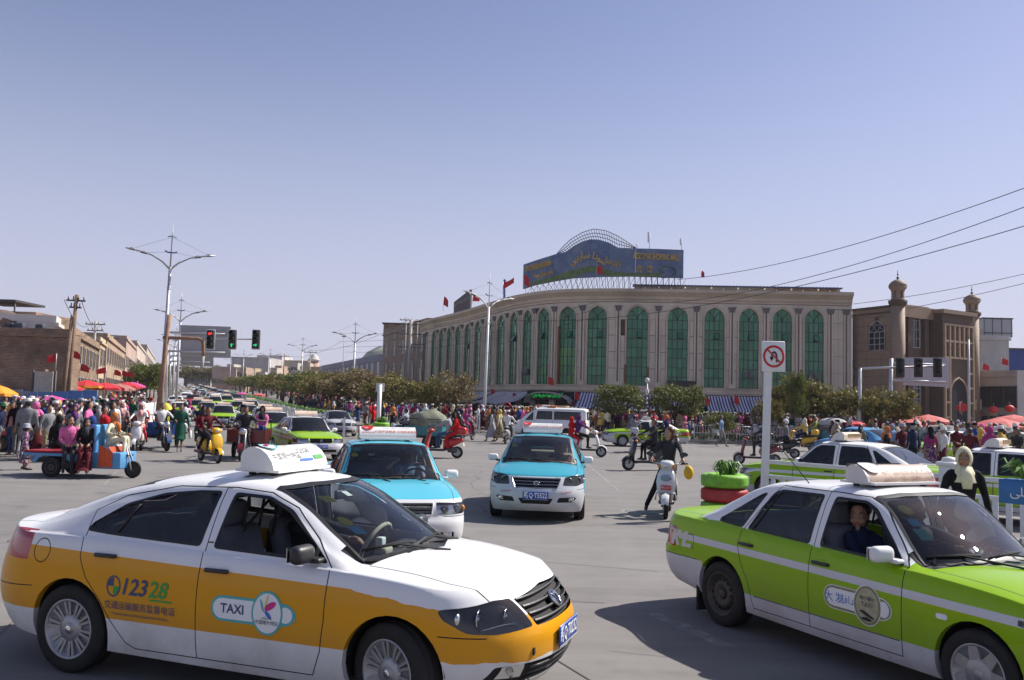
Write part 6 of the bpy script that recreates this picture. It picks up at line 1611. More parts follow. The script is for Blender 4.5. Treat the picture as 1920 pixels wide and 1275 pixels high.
def build_far():
# buildings beyond the mall along the right side of the street
 z=gz(AT(760,140),140)
 block('arcade_house','brown three storey house with arched ground floor left of the mall',(AT(714,150),150),(AT(797,126),126),18,0,ZAT(750,622,142),PLA('brown',(.27,.20,.15)),[(5,3.9,2.4,4.2,3,2,True),(5,9.2,1.5,2.2,2,2,False),(5,12.0,1.3,1.2,2,1,False)],parapet=.9)
 r=thing('roof_hut','dark brick hut on the roof of the brown arcade house','hut',(AT(728,156),156,ZAT(728,628,156)));b=MB();b.box((2.2,0,.9),(6.5,4,ZAT(728,608,156)-ZAT(728,628,156)),BRK);b.build('wall',r);b=MB();b.box((2.2,0,ZAT(728,608,156)-ZAT(728,628,156)+.0),(7,4.4,.25),WFD);b.build('roof',r)
 D=205;h=ZAT(660,681,D)
 r=block('domed_hall','long blue grey columned hall with a green dome behind the street trees',(AT(600,250),250),(AT(712,175),175),30,0,ZAT(660,684,205),mat('hall_blue',(.19,.20,.26),.8,var=.2,scale=.3),[(14,3,2.4,6.5,2,3,False)],parapet=1.2)
 b=MB();b.lathe([(9,0),(8.6,1.6),(7.0,3.6),(4.4,5.0),(2.2,5.6),(0,5.7)],mat('dome_green',(.33,.34,.27),.7,var=.2,scale=.6),24,Matrix.Translation((40,12,ZAT(660,684,205))));b.build('dome',r)
 b=MB();b.lathe([(1.5,0),(1.4,2.6),(1.9,2.8),(1.7,3.4),(.9,4.4),(.1,4.9),(.05,5.8)],PLA('white',(.62,.58,.54)),12,Matrix.Translation((40,12,ZAT(660,684,205)+5.6)));b.build('lantern',r)
 dd=[(430,500,672,330,'pale grey',(.46,.43,.41),'wide pale grey block far behind the hanging traffic lights'),(478,525,668,410,'white',(.6,.57,.55),'white apartment block far behind the street lamps'),(530,575,678,350,'buff',(.48,.38,.28),'buff low block in the hazy distance over the trees'),(395,440,690,300,'rose',(.40,.30,.26),'rose brown house in the distance behind the gantry post'),(560,612,690,300,'ochre',(.47,.37,.20),'ochre earth coloured block above the street trees'),(612,650,697,280,'clay',(.38,.27,.2),'clay coloured low house left of the domed hall'),(345,392,696,380,'grey',(.42,.40,.39),'grey block at the far end of the wide street')]
 for a,c,py,D,nm,col,lab in dd:
  zz=gz(AT(a,D),D);h=ZAT((a+c)/2,py,D)-zz;n=max(3,int((c-a)/9));rows=[(n,2+3.2*k,1.8,1.7,2,1,False)for k in range(int((h-2.5)/3.2))]
  block('distant_block',lab,(AT(a,D),D),(AT(c,D),D),20,zz,h,PLA('d'+nm,col),rows)
 rg=random.Random(21)
 for k in range(15):
  px=425+k*12.5+rg.uniform(-4,4);D=rg.uniform(250,330);w=rg.uniform(7,16);c=rg.choice(((.44,.33,.2),(.5,.42,.33),(.36,.28,.22),(.52,.47,.42),(.42,.30,.22)));zz=gz(AT(px,D),D);h=ZAT(px,699-rg.uniform(0,18),D)-zz
  block('distant_block',f'{ordw(k)} small hazy house from the left in the cluster above the street trees',(AT(px,D),D),(AT(px+w,D),D),8,zz,h,PLA(f'c{k % 5}',c),[(2,h-2.6,1.2,1.3,2,1,False),(2,h-5.6,1.2,1.3,2,1,False)],parapet=.3,group='cluster of distant houses')
 r=thing('brick_tower','slim red and white round tower far beyond the trees','tower',(AT(585,330),330,gz(AT(585,330),330)));h=ZAT(585,668,330)-r.location.z;b=MB();b.lathe([(1.9,0),(1.7,h*.9)],mat('tower_red',(.42,.25,.2),.8),14);b.build('shaft',r);b=MB();b.lathe([(2.3,h*.9),(2.3,h*.94),(1.7,h*.95),(1.6,h),(0,h+1)],PLA('white',(.62,.58,.54)),14);b.build('cap',r)
build_far()
def build_mosque():
 """brown tiled building with two slim minarets beside the mall"""
 br=mat('brown_tile',(.29,.20,.135),.7,var=.12,scale=2.5,dirt=.2);br2=mat('brown_dark',(.105,.068,.047),.8,var=.15,scale=2);trim=mat('pale_brick_trim',(.42,.31,.21),.85,var=.2,scale=4);dome=mat('dome_brown',(.23,.16,.11),.7,var=.1,scale=2);dk=mat('shop_dark',(.016,.015,.016),.8)
 m1=V((AT(1684,76.5),76.5,0));m2=V((AT(1824,82.5),82.5,0));w0=V((AT(1596,80.6)+.35,81.2,0))
 root=thing('mosque_hall','brown brick hall with two domed minarets and lattice portal right of the mall','building',(m1.x,m1.y,0));inv=Matrix.Translation(-root.location)
 def put(b,nm,par=root):
  o=b.build(nm,par)
  if par is root:o.matrix_parent_inverse=inv
  return o
 H1=ZAT(1640,577,78)
 back=V((.52,.86,0))*14
 b=MB()
 def wall(b,p,q,z0,z1,m):b.quad((p.x,p.y,z0),(q.x,q.y,z0),(q.x,q.y,z1),(p.x,p.y,z1),m)
 # side wall laid in separate courses of tile slabs
 d=(m1-w0);L=d.length;d.normalize();nn=V((d.y,-d.x,0))
 wall(b,w0,m1,0,H1,br2);wall(b,m1,m2,0,H1,br2);wall(b,m2,m2+back,0,H1,br2);put(b,'wall')
 b=MB();b.add([(w0.x,w0.y,H1),(m1.x,m1.y,H1),(m2.x,m2.y,H1),(m2.x+back.x,m2.y+back.y,H1),(w0.x+back.x,w0.y+back.y,H1)],[(0,1,2,3,4)],PLA('roof',(.26,.22,.18)));put(b,'roof')
 wx,ww=.56*L,1.75;z1,z2=ZAT(1624,657,79),ZAT(1624,602,79)
 rows=15;rh=H1/rows
 for k in range(rows):
  za,zb=rh*k,rh*(k+1);zc=(za+zb)/2
  spans=[(0,L)]
  if z1-.1<zc<z2:
   f=1 if zc<z1+(z2-z1)*.6 else max(.1,1-((zc-z1-(z2-z1)*.6)/((z2-z1)*.42))**2)
   spans=[(0,wx-ww/2*f-.12),(wx+ww/2*f+.12,L)]
  for a,c in spans:
   n=max(1,int((c-a)/1.3))
   for i in range(n):
    x0,x1=a+(c-a)*i/n+.012,a+(c-a)*(i+1)/n-.012;b=MB();e=.05+rnd.uniform(-.008,.008)
    P=lambda x,z,o:tuple(V((w0.x,w0.y,z))+d*x+nn*o)
    b.add([P(x0,za+.015,e),P(x1,za+.015,e),P(x1,zb-.015,e),P(x0,zb-.015,e),P(x0,za+.015,0),P(x1,za+.015,0),P(x1,zb-.015,0),P(x0,zb-.015,0)],[(0,1,2,3),(0,4,5,1),(1,5,6,2),(2,6,7,3),(3,7,4,0)],br);put(b,'slab')
 fm,gm=window_mesh(ww,z2-z1,WFR,3,3,True)
 o=obj('window',fm,root);o.matrix_local=inv@Matrix.Translation(w0+d*wx+nn*.06+V((0,0,z1)))@Matrix.Rotation(atan2(d.y,d.x),4,'Z');obj('pane',gm,o)
 fm2,gm2=window_mesh(1.9,3.4,WFR,3,2,True);o=obj('window',fm2,root);o.matrix_local=inv@Matrix.Translation(w0+d*wx+nn*.09+V((0,0,.9)))@Matrix.Rotation(atan2(d.y,d.x),4,'Z');obj('pane',gm2,o)
 b=MB();P=lambda x,z,o:tuple(V((w0.x,w0.y,z))+d*x+nn*o)
 for za,zb,e in((H1,H1+.18,.22),(H1-.5,H1-.35,.12)):b.add([P(0,za,e),P(L,za,e),P(L,zb,e),P(0,zb,e),P(0,za,-.2),P(L,za,-.2),P(L,zb,-.2),P(0,zb,-.2)],[(0,1,2,3),(3,2,6,7),(0,4,5,1)],br2)
 put(b,'eaves')
 # front with stepped pilasters, tall windows and a projecting lattice portal
 f=(m2-m1);LF=f.length;f.normalize();fn=V((f.y,-f.x,0));rzf=atan2(f.y,f.x)
 FP=lambda x,z,o:tuple(V((m1.x,m1.y,z))+f*x+fn*o)
 def fb(b,x0,x1,z0,z1,o0,o1,m):
  vs=[FP(x,z,o)for o in(o0,o1)for z in(z0,z1)for x in(x0,x1)];b.add(vs,[(0,2,3,1),(4,5,7,6),(0,1,5,4),(2,6,7,3),(0,4,6,2),(1,3,7,5)],m)
 at=lambda px:np.interp(px,[1684,1720,1760,1795,1824],[0,.27,.55,.80,1])*LF
 HP=ZAT(1760,592,80)
 b=MB();fb(b,0,LF,H1-.9,H1+.1,-.2,.5,br);put(b,'cornice')
 b=MB();p0,p1=at(1738),at(1798);fb(b,p0,p1,0,HP,0,1.3,br2);fb(b,p0-.2,p1+.2,HP,HP+.35,0,1.6,br);put(b,'portal')
 # pale lattice of brick ribs over dark panels: three rows of six at the top, two columns down each side
 px0,px1=at(1741),at(1795);zt,zm=ZAT(1760,612,80),ZAT(1760,672,80);pw=px1-px0;n=6
 ribs=[(px0+pw*k/n,zm,zt)for k in range(n+1)]
 for x,za,zb in ribs:b=MB();fb(b,x-.085,x+.085,za,zb,1.3,1.48,trim);put(b,'rib')
 for k in range(3):z=zm+(zt-zm)*k/2;b=MB();fb(b,px0-.1,px1+.1,z-.09,z+.09,1.3,1.46,trim);put(b,'rib')
 for xs in((px0,px0+pw/n),(px1-pw/n,px1)):
  for x in xs:b=MB();fb(b,x-.085,x+.085,.2,zm,1.3,1.48,trim);put(b,'rib')
  for k in range(5):z=.5+(zm-.5)*k/5;b=MB();fb(b,xs[0]-.08,xs[1]+.08,z-.08,z+.08,1.3,1.46,trim);put(b,'rib')
 ax=(px0+px1)/2;aw=pw/2-pw/n-.1
 b=MB();A=[(ax+aw,.1)]+[(ax+x,z)for x,z in arch_half(aw,3.6,5.4)]+[(ax-x,z)for x,z in arch_half(aw,3.6,5.4)[::-1][1:]]+[(ax-aw,.1)];b.add([FP(x,z,1.31)for x,z in A],[tuple(range(len(A)))],dk);put(b,'doorway');b=MB();b.tube([FP(x,z,1.33)for x,z in A],.09,trim,5);put(b,'arch_trim')
 for px,w in((1712,1.3),(1808,1.0)):
  x=at(px)
  for za,hh,ar in((ZAT(px,655,80),3.2,False),(ZAT(px,758,80),3.0,True)):
   fm_,gm_=window_mesh(w,hh,WFR,3,4,ar);o=obj('window',fm_,root);o.matrix_local=inv@Matrix.Translation(V(FP(x,za,.08)))@Matrix.Rotation(rzf,4,'Z');obj('pane',gm_,o)
 for x in(at(1699),at(1728),at(1801),at(1817)):b=MB();fb(b,x-.3,x+.3,0,H1-.9,0,.35,br2);put(b,'pilaster')
 b=MB();fb(b,at(1716),at(1762),H1+.1,ZAT(1740,574,80),-1.5,-1.2,trim);put(b,'roof_parapet')
 # shop sign and red lantern at the right end
 z0,z1=ZAT(1813,768,81),ZAT(1813,748,81);b=MB();fb(b,at(1799),at(1826)+.7,z0-.15,z1+.1,.35,.5,br2);fb(b,at(1801),at(1826)+.5,z0,z1,.5,.54,mat('shop_sign_cream',(.55,.45,.33),.6));o=put(b,'shop_sign')
 t=text_bm(arabic('قەشقەر ئاشخانىسى'),.62);us=[v.co.x for v in t.verts];k=1.9/(max(us)-min(us))
 for v in t.verts:v.co=V(FP((at(1801)+at(1826)+.5)/2+v.co.x*k,(z0+z1)/2+v.co.y,.555))
 b=MB();b.bm(t,mat('red_print',(.55,.02,.02)));o2=b.build('lettering',o)
 # minarets
 for p,base,ytop,yb,yd in((m1,0,507,568,541),(m2,0,537,590,567)):
  D=p.y;px=1684 if p is m1 else 1824
  zbal,zdb,ztop=ZAT(px,yb,D),ZAT(px,yd-0,D),ZAT(px,ytop,D)
  mroot=b=MB();r=.62;T=Matrix.Translation(p)
  b.lathe([(r,0),(r*.94,zbal-.3)],br,24,T);o=put(b,'minaret')
  b=MB();b.lathe([(r*.95,zbal-.3),(r*1.25,zbal-.05),(r*1.28,zbal+.2),(r*.9,zbal+.24)],br2,24,T);b.build('balcony',o)
  zl=zbal+.24;zc=zdb
  b=MB()
  for k in range(6):
   a0=2*pi*k/6+.2;w=.34
   for s in range(3):a=a0-w+2*w*s/3;c=a0-w+2*w*(s+1)/3;rr=r*.86;q=[V((rr*cos(a),rr*sin(a),0)),V((rr*cos(c),rr*sin(c),0))];qi=[V((rr*.72*cos(a),rr*.72*sin(a),0)),V((rr*.72*cos(c),rr*.72*sin(c),0))];lo,hi=V((0,0,zl)),V((0,0,zc-.25));b.add([p+v+e for e in(lo,hi)for v in(q[0],q[1],qi[1],qi[0])],[(0,1,5,4),(1,2,6,5),(2,3,7,6),(3,0,4,7)],br)
  b.lathe([(r*.62,zc-.28),(r*.9,zc-.25),(r*1.0,zc-.1),(r*1.18,zc+.02),(r*1.24,zc+.12)],br,24,T);b.lathe([(r*.62,zl),(r*.9,zl+.01),(r*.9,zl+.12),(r*.6,zl+.12)],br,24,T);b.build('lantern_room',o)
  b=MB();hd=(ztop-zc)*.48;b.lathe([(r*1.24,zc+.12),(r*1.18,zc+hd*.45),(r*.88,zc+hd*.75),(r*.5,zc+hd*.95),(r*.12,zc+hd*1.05),(.03,zc+hd*1.1)],dome,24,T);b.build('dome',o)
  b=MB();zf=zc+hd*1.06;g=mat('finial',(.05,.045,.04),.5,.5);b.tube([p+V((0,0,zf)),p+V((0,0,ztop))],.03,g,5);b.ell(p+V((0,0,zf+.12)),(.12,.12,.12),g,8,6);b.ell(p+V((0,0,zf+.42)),(.08,.08,.08),g,8,6);b.build('finial',o)
build_mosque()
def build_right():
 W=PLA('white2',(.55,.53,.50));
 block('white_house','white plastered house behind the right hand minaret',(AT(1838,92),92),(AT(1893,92),92),12,0,ZAT(1860,634,92),W,[(2,1.2,1.2,1.6,2,2,False),(2,5.4,1.2,1.2,2,2,False)],parapet=.3)
 r=thing('glass_shed','pale glazed rooftop shed behind the far minaret','shed',(AT(1855,96),96,ZAT(1855,634,96)));hh=ZAT(1855,600,96)-r.location.z;b=MB();b.box((.2,0,hh/2),(3.0,3,hh),mat('shed_glass',(.35,.36,.38),.2));b.build('glazing',r)
 b=MB()
 for x in(-1.3,-.4,.6,1.7):b.box((x,-1.52,hh/2),(.06,.05,hh),WFD)
 b.box((.2,-1.52,hh),(3.1,.1,.1),WFD);b.box((.2,-1.52,.45),(3.1,.06,.08),WFD);b.build('frame',r)
 b=MB();b.box((.2,0,hh+.05),(3.3,3.2,.1),WFD);b.build('roof',r)
 r=block('shop_row','low pale shop building with grid windows and red lanterns at the right edge',(AT(1838,84),84),(AT(1908,80),80),8,0,ZAT(1870,702,82),PLA('white3',(.50,.46,.42)),[(3,2.9,1.3,1.9,9,3,False),(4,.2,.8,2.0,2,1,False)],parapet=.35)
 b=MB();b.box((1.0,-.25,2.35),(2.2,.25,.6),mat('shop_sign_cream',(.55,.45,.33),.6));o=b.build('shop_sign',r);t=text_bm(arabic('كىيىم'),.5);
 for v in t.verts:v.co=V((1.0+v.co.x,-.39,2.35+v.co.y))
 b=MB();b.bm(t,mat('red_print',(.55,.02,.02)));b.build('lettering',o)
 r=thing('billboard','big blue advertising billboard behind the low shops at the right edge','billboard',(AT(1895,100),100,0));m=mat('billboard_print',(.02,.05,.19),.5);n,l=nodes_of(m);tc=n.new('ShaderNodeTexCoord');sp=n.new('ShaderNodeSeparateXYZ');l.new(tc.outputs['Object'],sp.inputs[0]);nz=n.new('ShaderNodeTexNoise');nz.inputs['Scale'].default_value=.25;nz.inputs['Detail'].default_value=5;l.new(tc.outputs['Object'],nz.inputs['Vector'])
 f=math_node(n,l,'GREATER_THAN',math_node(n,l,'ADD',sp.outputs[2],math_node(n,l,'MULTIPLY',nz.outputs['Fac'],3.5)),8.2);l.new(mix_col(n,l,f,(.10,.085,.10),(.02,.05,.22)),n['Principled BSDF'].inputs['Base Color'])
 zt=ZAT(1895,655,100);b=MB();b.box((6.2,0,zt/2+.4),(16,.3,zt-.8),m);b.build('print',r);b=MB();b.box((6.2,-.1,zt+.05),(16.2,.5,.18),WFD);b.build('frame',r)
build_right()
# ------------------------------------------------------------------ street furniture
GALV=mat('galvanised',(.50,.50,.51),.45,.35,var=.12,scale=3);RUST=mat('rusty_pole',(.30,.17,.11),.8,var=.35,scale=2.5);WOOD=mat('pole_wood',(.20,.13,.09),.9,var=.3,scale=3);CONC=mat('pole_concrete',(.42,.39,.35),.9,var=.15,scale=2)
WPAINT=mat('white_paint',(.74,.74,.73),.5,var=.06,scale=5);BLK=mat('matte_black',(.012,.012,.012),.8);WIRE=mat('wire',(.03,.03,.033),.6)
def make_lamp(name,label,loc,H,rz,group=None,lean=0.0,tint=GALV):
 """tall lamp post with two curved arms like wings and an aerial on top"""
 r=thing(name,label,'street lamp',loc,rz,group);r.rotation_euler=(0,lean,rz)
 b=MB();b.tube([(0,0,0),(0,0,H*.45),(0,0,H)],[.13,.11,.085],tint,12);b.lathe([(.2,0),(.2,.5),(.14,.62)],tint,12)
 for z in(H*.62,H*.63,H*.86,H*.87):b.lathe([(.11,z-.02),(.125,z),(.11,z+.02)],tint,12)
 b.build('pole',r)
 for sg,up in((1,1),(-1,1)):
  b=MB();P=[V((0,0,H-.15)),V((sg*.45,0,H+.28)),V((sg*1.05,0,H+.62)),V((sg*1.8,0,H+.82)),V((sg*2.5,0,H+.92))]
  b.tube(P[:3],[.06,.05,.04],tint,8)
  for s_ in(-.11,.11):b.tube([P[1]+V((0,0,0)),P[2]+V((0,s_,0)),P[3]+V((0,s_*1.2,0)),P[4]+V((0,s_*.6,0))],.03,tint,6)
  for t in(.3,.55,.8):c=P[2].lerp(P[4],t);b.tube([c+V((0,-.14,-.01)),c+V((0,.14,-.01))],.025,tint,5)
  o=b.build('arm',r)
  for i,t in enumerate((.18,.62)):
   q=MB();a=P[2].lerp(P[4],t);c=P[2].lerp(P[4],t+.28);a.z+=.06*sin(pi*t);q.tube([a,a.lerp(c,.5)+V((0,0,.05)),c],[(.09,.05),(.13,.07),(.07,.04)],mat('lamp_head',(.30,.29,.28),.4),8);q.tube([a.lerp(c,.1)+V((0,0,-.05)),c.lerp(a,.1)+V((0,0,-.03))],(.08,.02),BLK,6);q.build('lamp_head',o)
 b=MB();b.tube([(0,0,H),(0,0,H+1.9),(0,0,H+2.6)],[.05,.035,.01],tint,6);b.tube([(-.35,0,H+.95),(-.18,0,H+.87),(.18,0,H+.87),(.35,0,H+.95)],.045,mat('lamp_blue',(.03,.08,.25),.4),6);b.tube([(-.25,0,H+1.8),(0,0,H+1.88),(.25,0,H+1.78)],.03,mat('lamp_blue',(.03,.08,.25),.4),5)
 for sg in(1,-1):b.tube([(0,0,H+1.8),(sg*2.1,0,H+.92)],.008,WIRE,3);b.tube([(0,0,H+.9),(sg*1.3,0,H+.75)],.008,WIRE,3)
 b.build('mast',r);return r
def build_lamps():
 g='winged street lamps along the road'
 def lamp_at(px,D,ytop,rz,label,lean=0,tint=GALV):
  p=GD(px,D);H=ZAT(px,ytop,D)-p.z;return make_lamp('street_lamp',label,p,H,rz,g,lean,tint)
 lamp_at(301,52,500,.35,'tallest silver winged street lamp standing left of the hanging traffic lights',.012)
 lamp_at(908,66,575,.75,'white winged street lamp in front of the curved mall facade',.018,WPAINT)
 lamp_at(661,92,640,.0,'winged street lamp with insulators left of the brown arcade house')
 for i,(px,D,yt)in enumerate(((563,138,657),(503,190,671),(330,80,600),(322,118,650))):
  lamp_at(px,D,yt,0,['winged street lamp above the street trees, left of the domed hall','small winged street lamp beyond the third traffic light','second winged street lamp seen just behind the tallest one','third winged street lamp in the row behind the gantry'][i])
 for k,(s,q)in enumerate(((150,-.5),(190,-.5),(240,-.5),(300,-.5),(240,16),(300,16))):
  x,y=street(s,q);make_lamp('street_lamp',f'{ordw(k % 4)} distant winged lamp up the '+('median side' if q>5 else 'left side')+' of the wide street',(x,y,gz(x,y)),9.2,0,g)
build_lamps()
def signal_mats():
 mat('signal_red',(.9,.02,.015),.4,emit=2.2);mat('signal_green',(.02,.62,.18),.4,emit=.7);mat('signal_off',(.02,.02,.02),.3)
signal_mats()
def signal_head(root,c,w,h,lit=None,sym=None,rot=0.0,visor=False):
 b=MB();T=Matrix.Translation(c)@Matrix.Rotation(rot,4,'Z')
 t=MB();t.bevbox((0,0,0),(w,.22,h),.03,mat('signal_black',(.02,.022,.02),.5));t.bevbox((0,.06,0),(w+.12,.04,h+.10),.02,WPAINT if not visor else mat('signal_black',(.02,.022,.02),.5))
 me=t.mesh('signal_head');o=obj('signal_head',me,root);o.matrix_local=T
 r=w*.36
 for k,nm in enumerate(('red','amber','green')):
  z=h*.31*(1-k);q=MB();Mt=Matrix.Translation((0,-.115,z))@Matrix.Rotation(pi/2,4,'X');on=lit==nm
  q.lathe([(0,.004),(r,.004),(r,0)],MATS['signal_off'],16,Mt)
  if on:
   m=MATS['signal_red' if nm=='red' else 'signal_green']
   S={'up':[(0,.8),(.7,.1),(.25,.1),(.25,-.8),(-.25,-.8),(-.25,.1),(-.7,.1)],'right':[(.8,0),(.1,.7),(.1,.25),(-.8,.25),(-.8,-.25),(.1,-.25),(.1,-.7)],'left':[(-.8,0),(-.1,.7),(-.1,.25),(.8,.25),(.8,-.25),(-.1,-.25),(-.1,-.7)]}[sym]
   q.add([(x*r,-.125,z+y*r)for x,y in S],[(0,1,6),(2,3,4,5)]if sym!='none' else[],m)
   q.add([(x*r,-.125,z+y*r)for x,y in S],[(1,2,5,6)],m)
  pts=[(r*1.12*cos(a),z+r*1.12*sin(a))for a in[pi*.0+pi*j/8 for j in range(9)]]
  for(xa,za),(xb,zb)in zip(pts,pts[1:]):q.quad((xa,-.11,za),(xb,-.11,zb),(xb,-.11-(.32 if visor else .16),zb),(xa,-.11-(.32 if visor else .16),za),MATS['signal_black'])
  q.build('signal_light',o)
def build_signals():
# left: rusty cantilever with three lit heads
 D=50;p=GD(296,D);r=thing('traffic_light','rusty bent arm carrying three lit traffic lights over the left street','traffic light',p)
 L=lambda px,py:PT(px,py,D)-p
 b=MB();b.tube([(0,0,0),L(318,590)],[.16,.12],RUST,12);b.build('pole',r)
 b=MB();a0=L(306,633);b.tube([a0,L(340,634),L(372,635),L(379,638),L(381,646),L(381,672)],[.10,.10,.10,.10,.10,.08],RUST,10);b.tube([L(381,668),L(377,697)],[.10,.09],CONC,8);b.build('arm',r)
 b=MB();b.tube([L(375,635),L(488,636)],.045,GALV,8);b.build('signal_bar',r)
 for px,lit,sy in((397,'red','left'),(438,'green','up'),(482,'green','right')):signal_head(r,L(px,637)+V((0,-.22,0)),.38,1.05,lit,sy)
 # back of the big direction sign on its own arms, and smaller gantries beyond
 gB=mat('sign_back_grey',(.36,.36,.37),.5,.3,var=.10,scale=.5)
 def gantry(label,px,D,x0,x1,y0,y1,arms,pw):
  p=GD(px,D);r=thing('direction_sign',label,'road sign',p,0,'backs of gantry direction signs');Q=lambda a,c:PT(a,c,D)-p
  b=MB();b.tube([(0,0,0),Q(px+4,y0-8)],pw,GALV,10);b.build('pole',r)
  n=max(2,int((x1-x0)/12))
  for k in range(n):
   a,c=x0+(x1-x0)*k/n,x0+(x1-x0)*(k+1)/n;s=(y1-y0)*.0
   u=.036;vs=[Q(a,y1+(a-x0)*u),Q(c-.25,y1+(c-x0)*u),Q(c-.25,y0+(c-x0)*u),Q(a,y0+(a-x0)*u)];vs=[v+V((0,.1,0))for v in vs];b=MB();b.add(vs+[v+V((0,.06,0))for v in vs],[(0,1,2,3),(7,6,5,4),(0,4,5,1),(1,5,6,2),(2,6,7,3),(3,7,4,0)],gB);b.build('panel',r)
  for y in arms:b=MB();b.tube([Q(px+2,y-1),Q(x1-(x1-x0)*.1,y+(x1-px)*.02)],pw*.8,GALV,8);b.build('arm',r)
 gantry('largest grey back of a direction sign behind the traffic lights',311,62,337,432,609,668,(624,659),.10)
 gantry('second grey sign back below the largest one',316,100,338,400,663,685,(668,678),.11)
 gantry('small grey sign back further up the street',318,150,321,340,684,697,(687,694),.12)
 # right: angled cantilever with three unlit hooded heads
 D=52;p=GD(1609,D);r=thing('traffic_light','grey cantilever with three unlit hooded traffic lights at the right','traffic light',p);L=lambda px,py,d=D:PT(px,py,d)-p
 b=MB();b.tube([(0,0,0),L(1613,691)],[.13,.10],GALV,12);b.build('pole',r)
 b=MB();b.tube([L(1612,691),L(1680,689,52),L(1770,686,52)],[.08,.07,.05],GALV,8);b.build('arm',r)
 for px in(1685,1719,1755):signal_head(r,L(px,691)+V((0,-.2,.05)),.36,1.05,None,None,-.45,True)
 D=60;p=GD(1668,D);r=thing('direction_sign','pale grey back of a direction sign behind the hooded traffic lights','road sign',p);Q=lambda a,c:PT(a,c,D)-p
 b=MB();b.tube([(0,0,0),Q(1671,672)],.13,GALV,10);b.build('pole',r);gB2=mat('sign_back_pale',(.44,.44,.47),.5,.2,var=.08,scale=.6)
 for k in range(8):
  a,c=1694+10.9*k,1694+10.9*(k+1);vs=[Q(a,722+k*.5),Q(c-.5,722.5+k*.5),Q(c-.5,670.5),Q(a,670)];b=MB();b.add(vs+[v+V((0,.06,0))for v in vs],[(0,1,2,3),(0,4,5,1),(1,5,6,2),(2,6,7,3),(3,7,4,0)],gB2);b.build('panel',r)
 for y0,y1 in((681,684),(713,716)):b=MB();b.tube([Q(1669,y0),Q(1772,y1)+V((0,-.08,0))],.085,GALV,8);b.build('arm',r)
build_signals()
def round_sign(m_list,c,r,T,root,name='sign_face'):
 b=MB()
 for k,(rr,mm)in enumerate(m_list):b.lathe([(0,.003*(k+1)),(r*rr,.003*(k+1)),(r*rr,0)],mm,28,T@Matrix.Translation(c)@Matrix.Rotation(pi/2,4,'X'))
 return b
def build_signs():
 D=17.0;p=GD(1433,D);r=thing('no_u_turn_sign','white square no u-turn sign on a thick white post','road sign',p);Q=lambda a,c:PT(a,c,D)-p
 b=MB();t=Q(1441,690);b.tube([(0,0,0),(t.x*.5,0,t.z*.5),(t.x,0,t.z+.5)],.085,WPAINT,4,smooth_=False);b.build('post',r)
 c=Q(1446.5,669);s=.255;b=MB();T=Matrix.Translation(c+V((0,-.13,0)))@Matrix.Rotation(.10,4,'Z')@Matrix.Rotation(-.02,4,'Y');bm=MB();bm.bevbox((0,0,0),(s*1.82,.03,s*2.3),.04,WPAINT,seg=2);me=bm.mesh('plate');pl=obj('plate',me,r);pl.matrix_local=T
 rd=MATS.get('red_print')or mat('red_print',(.55,.02,.02),.45);ink=mat('ink',(.02,.02,.022),.5)
 Z_=Matrix.Rotation(pi/2,4,'X');b=MB();R0=s*.84
 b.lathe([(R0*.80,.001),(R0*.80,.006),(R0,.006),(R0,.001)],rd,36,Matrix.Translation((0,-.016,.0))@Z_,close=True);b.build('ring',pl)
 b=MB();k=R0;y=-.020
 for A in([(-.62,.55),(-.52,.66),(.66,-.50),(.56,-.61)],):b.add([(u*k,y-.003,w*k)for u,w in A],[(0,1,2,3)],rd)
 b.build('bar',pl)
 b=MB();U=[(.28,-.52),(.26,-.05),(.22,.22),(.08,.40),(-.08,.34),(-.16,.12),(-.19,-.12)];
 for(a,c_),(d,e)in zip(U,U[1:]):
  v=V((d-a,e-c_));n_=V((-v.y,v.x)).normalized()*.085;v=v.normalized()*.02
  b.add([((a-v.x+n_.x)*k,y,(c_-v.y+n_.y)*k),((a-v.x-n_.x)*k,y,(c_-v.y-n_.y)*k),((d+v.x-n_.x)*k,y,(e+v.y-n_.y)*k),((d+v.x+n_.x)*k,y,(e+v.y+n_.y)*k)],[(0,1,2,3)],ink)
 b.add([(u*k,y,w*k)for u,w in((-.42,-.06),(.02,-.10),(-.22,-.44))],[(0,1,2)],ink);b.build('arrow',pl)
 # round no-parking sign in the crowd and a plain sign back on the median
 D=60;p=GD(951,D);r=thing('no_parking_sign','small round blue and red sign standing in the crowd before the mall','road sign',p);h=ZAT(951,762,D);b=MB();b.tube([(0,0,0),(0,0,h)],.04,GALV,6);b.build('post',r)
 b=MB();T=Matrix.Translation((0,-.05,h))@Z_;b.lathe([(0,.02),(.28,.02),(.28,0)],rd,24,T);b.lathe([(0,.03),(.21,.03)],mat('blue_print',(.04,.16,.55),.45),24,T);b.box((0,-.09,0+h),(.4,.01,.05),rd,Matrix.Rotation(.78,3,'Y'));b.tube([(-.14,-.085,h),(.14,-.085,h)],.03,WPAINT,4);b.build('plate',r)
 D=44;p=GD(711,D);r=thing('sign_back','blank grey sign back on a pale post in the median','road sign',p);h=ZAT(711,721,D);b=MB();b.tube([(0,0,0),(0,0,h-.0)],.11,WPAINT,8);b.build('post',r);b=MB();b.bevbox((0,.13,h-.15),(.42,.04,.42),.02,GALV);b.build('plate',r)
 D=48;p=GD(1213,64);r=thing('lamp_globe_post','slim white globe lamp rising between the two round trees','lamp post',p);h=ZAT(1213,712,64);b=MB();b.tube([(0,0,0),(0,0,h-.2)],.05,WPAINT,8);b.build('post',r);b=MB();b.ell((0,0,h-.05),(.16,.16,.2),WPAINT,10,8);b.ell((0,0,h-.9),(.13,.13,.3),WPAINT,10,8);b.build('globe',r)
build_signs()
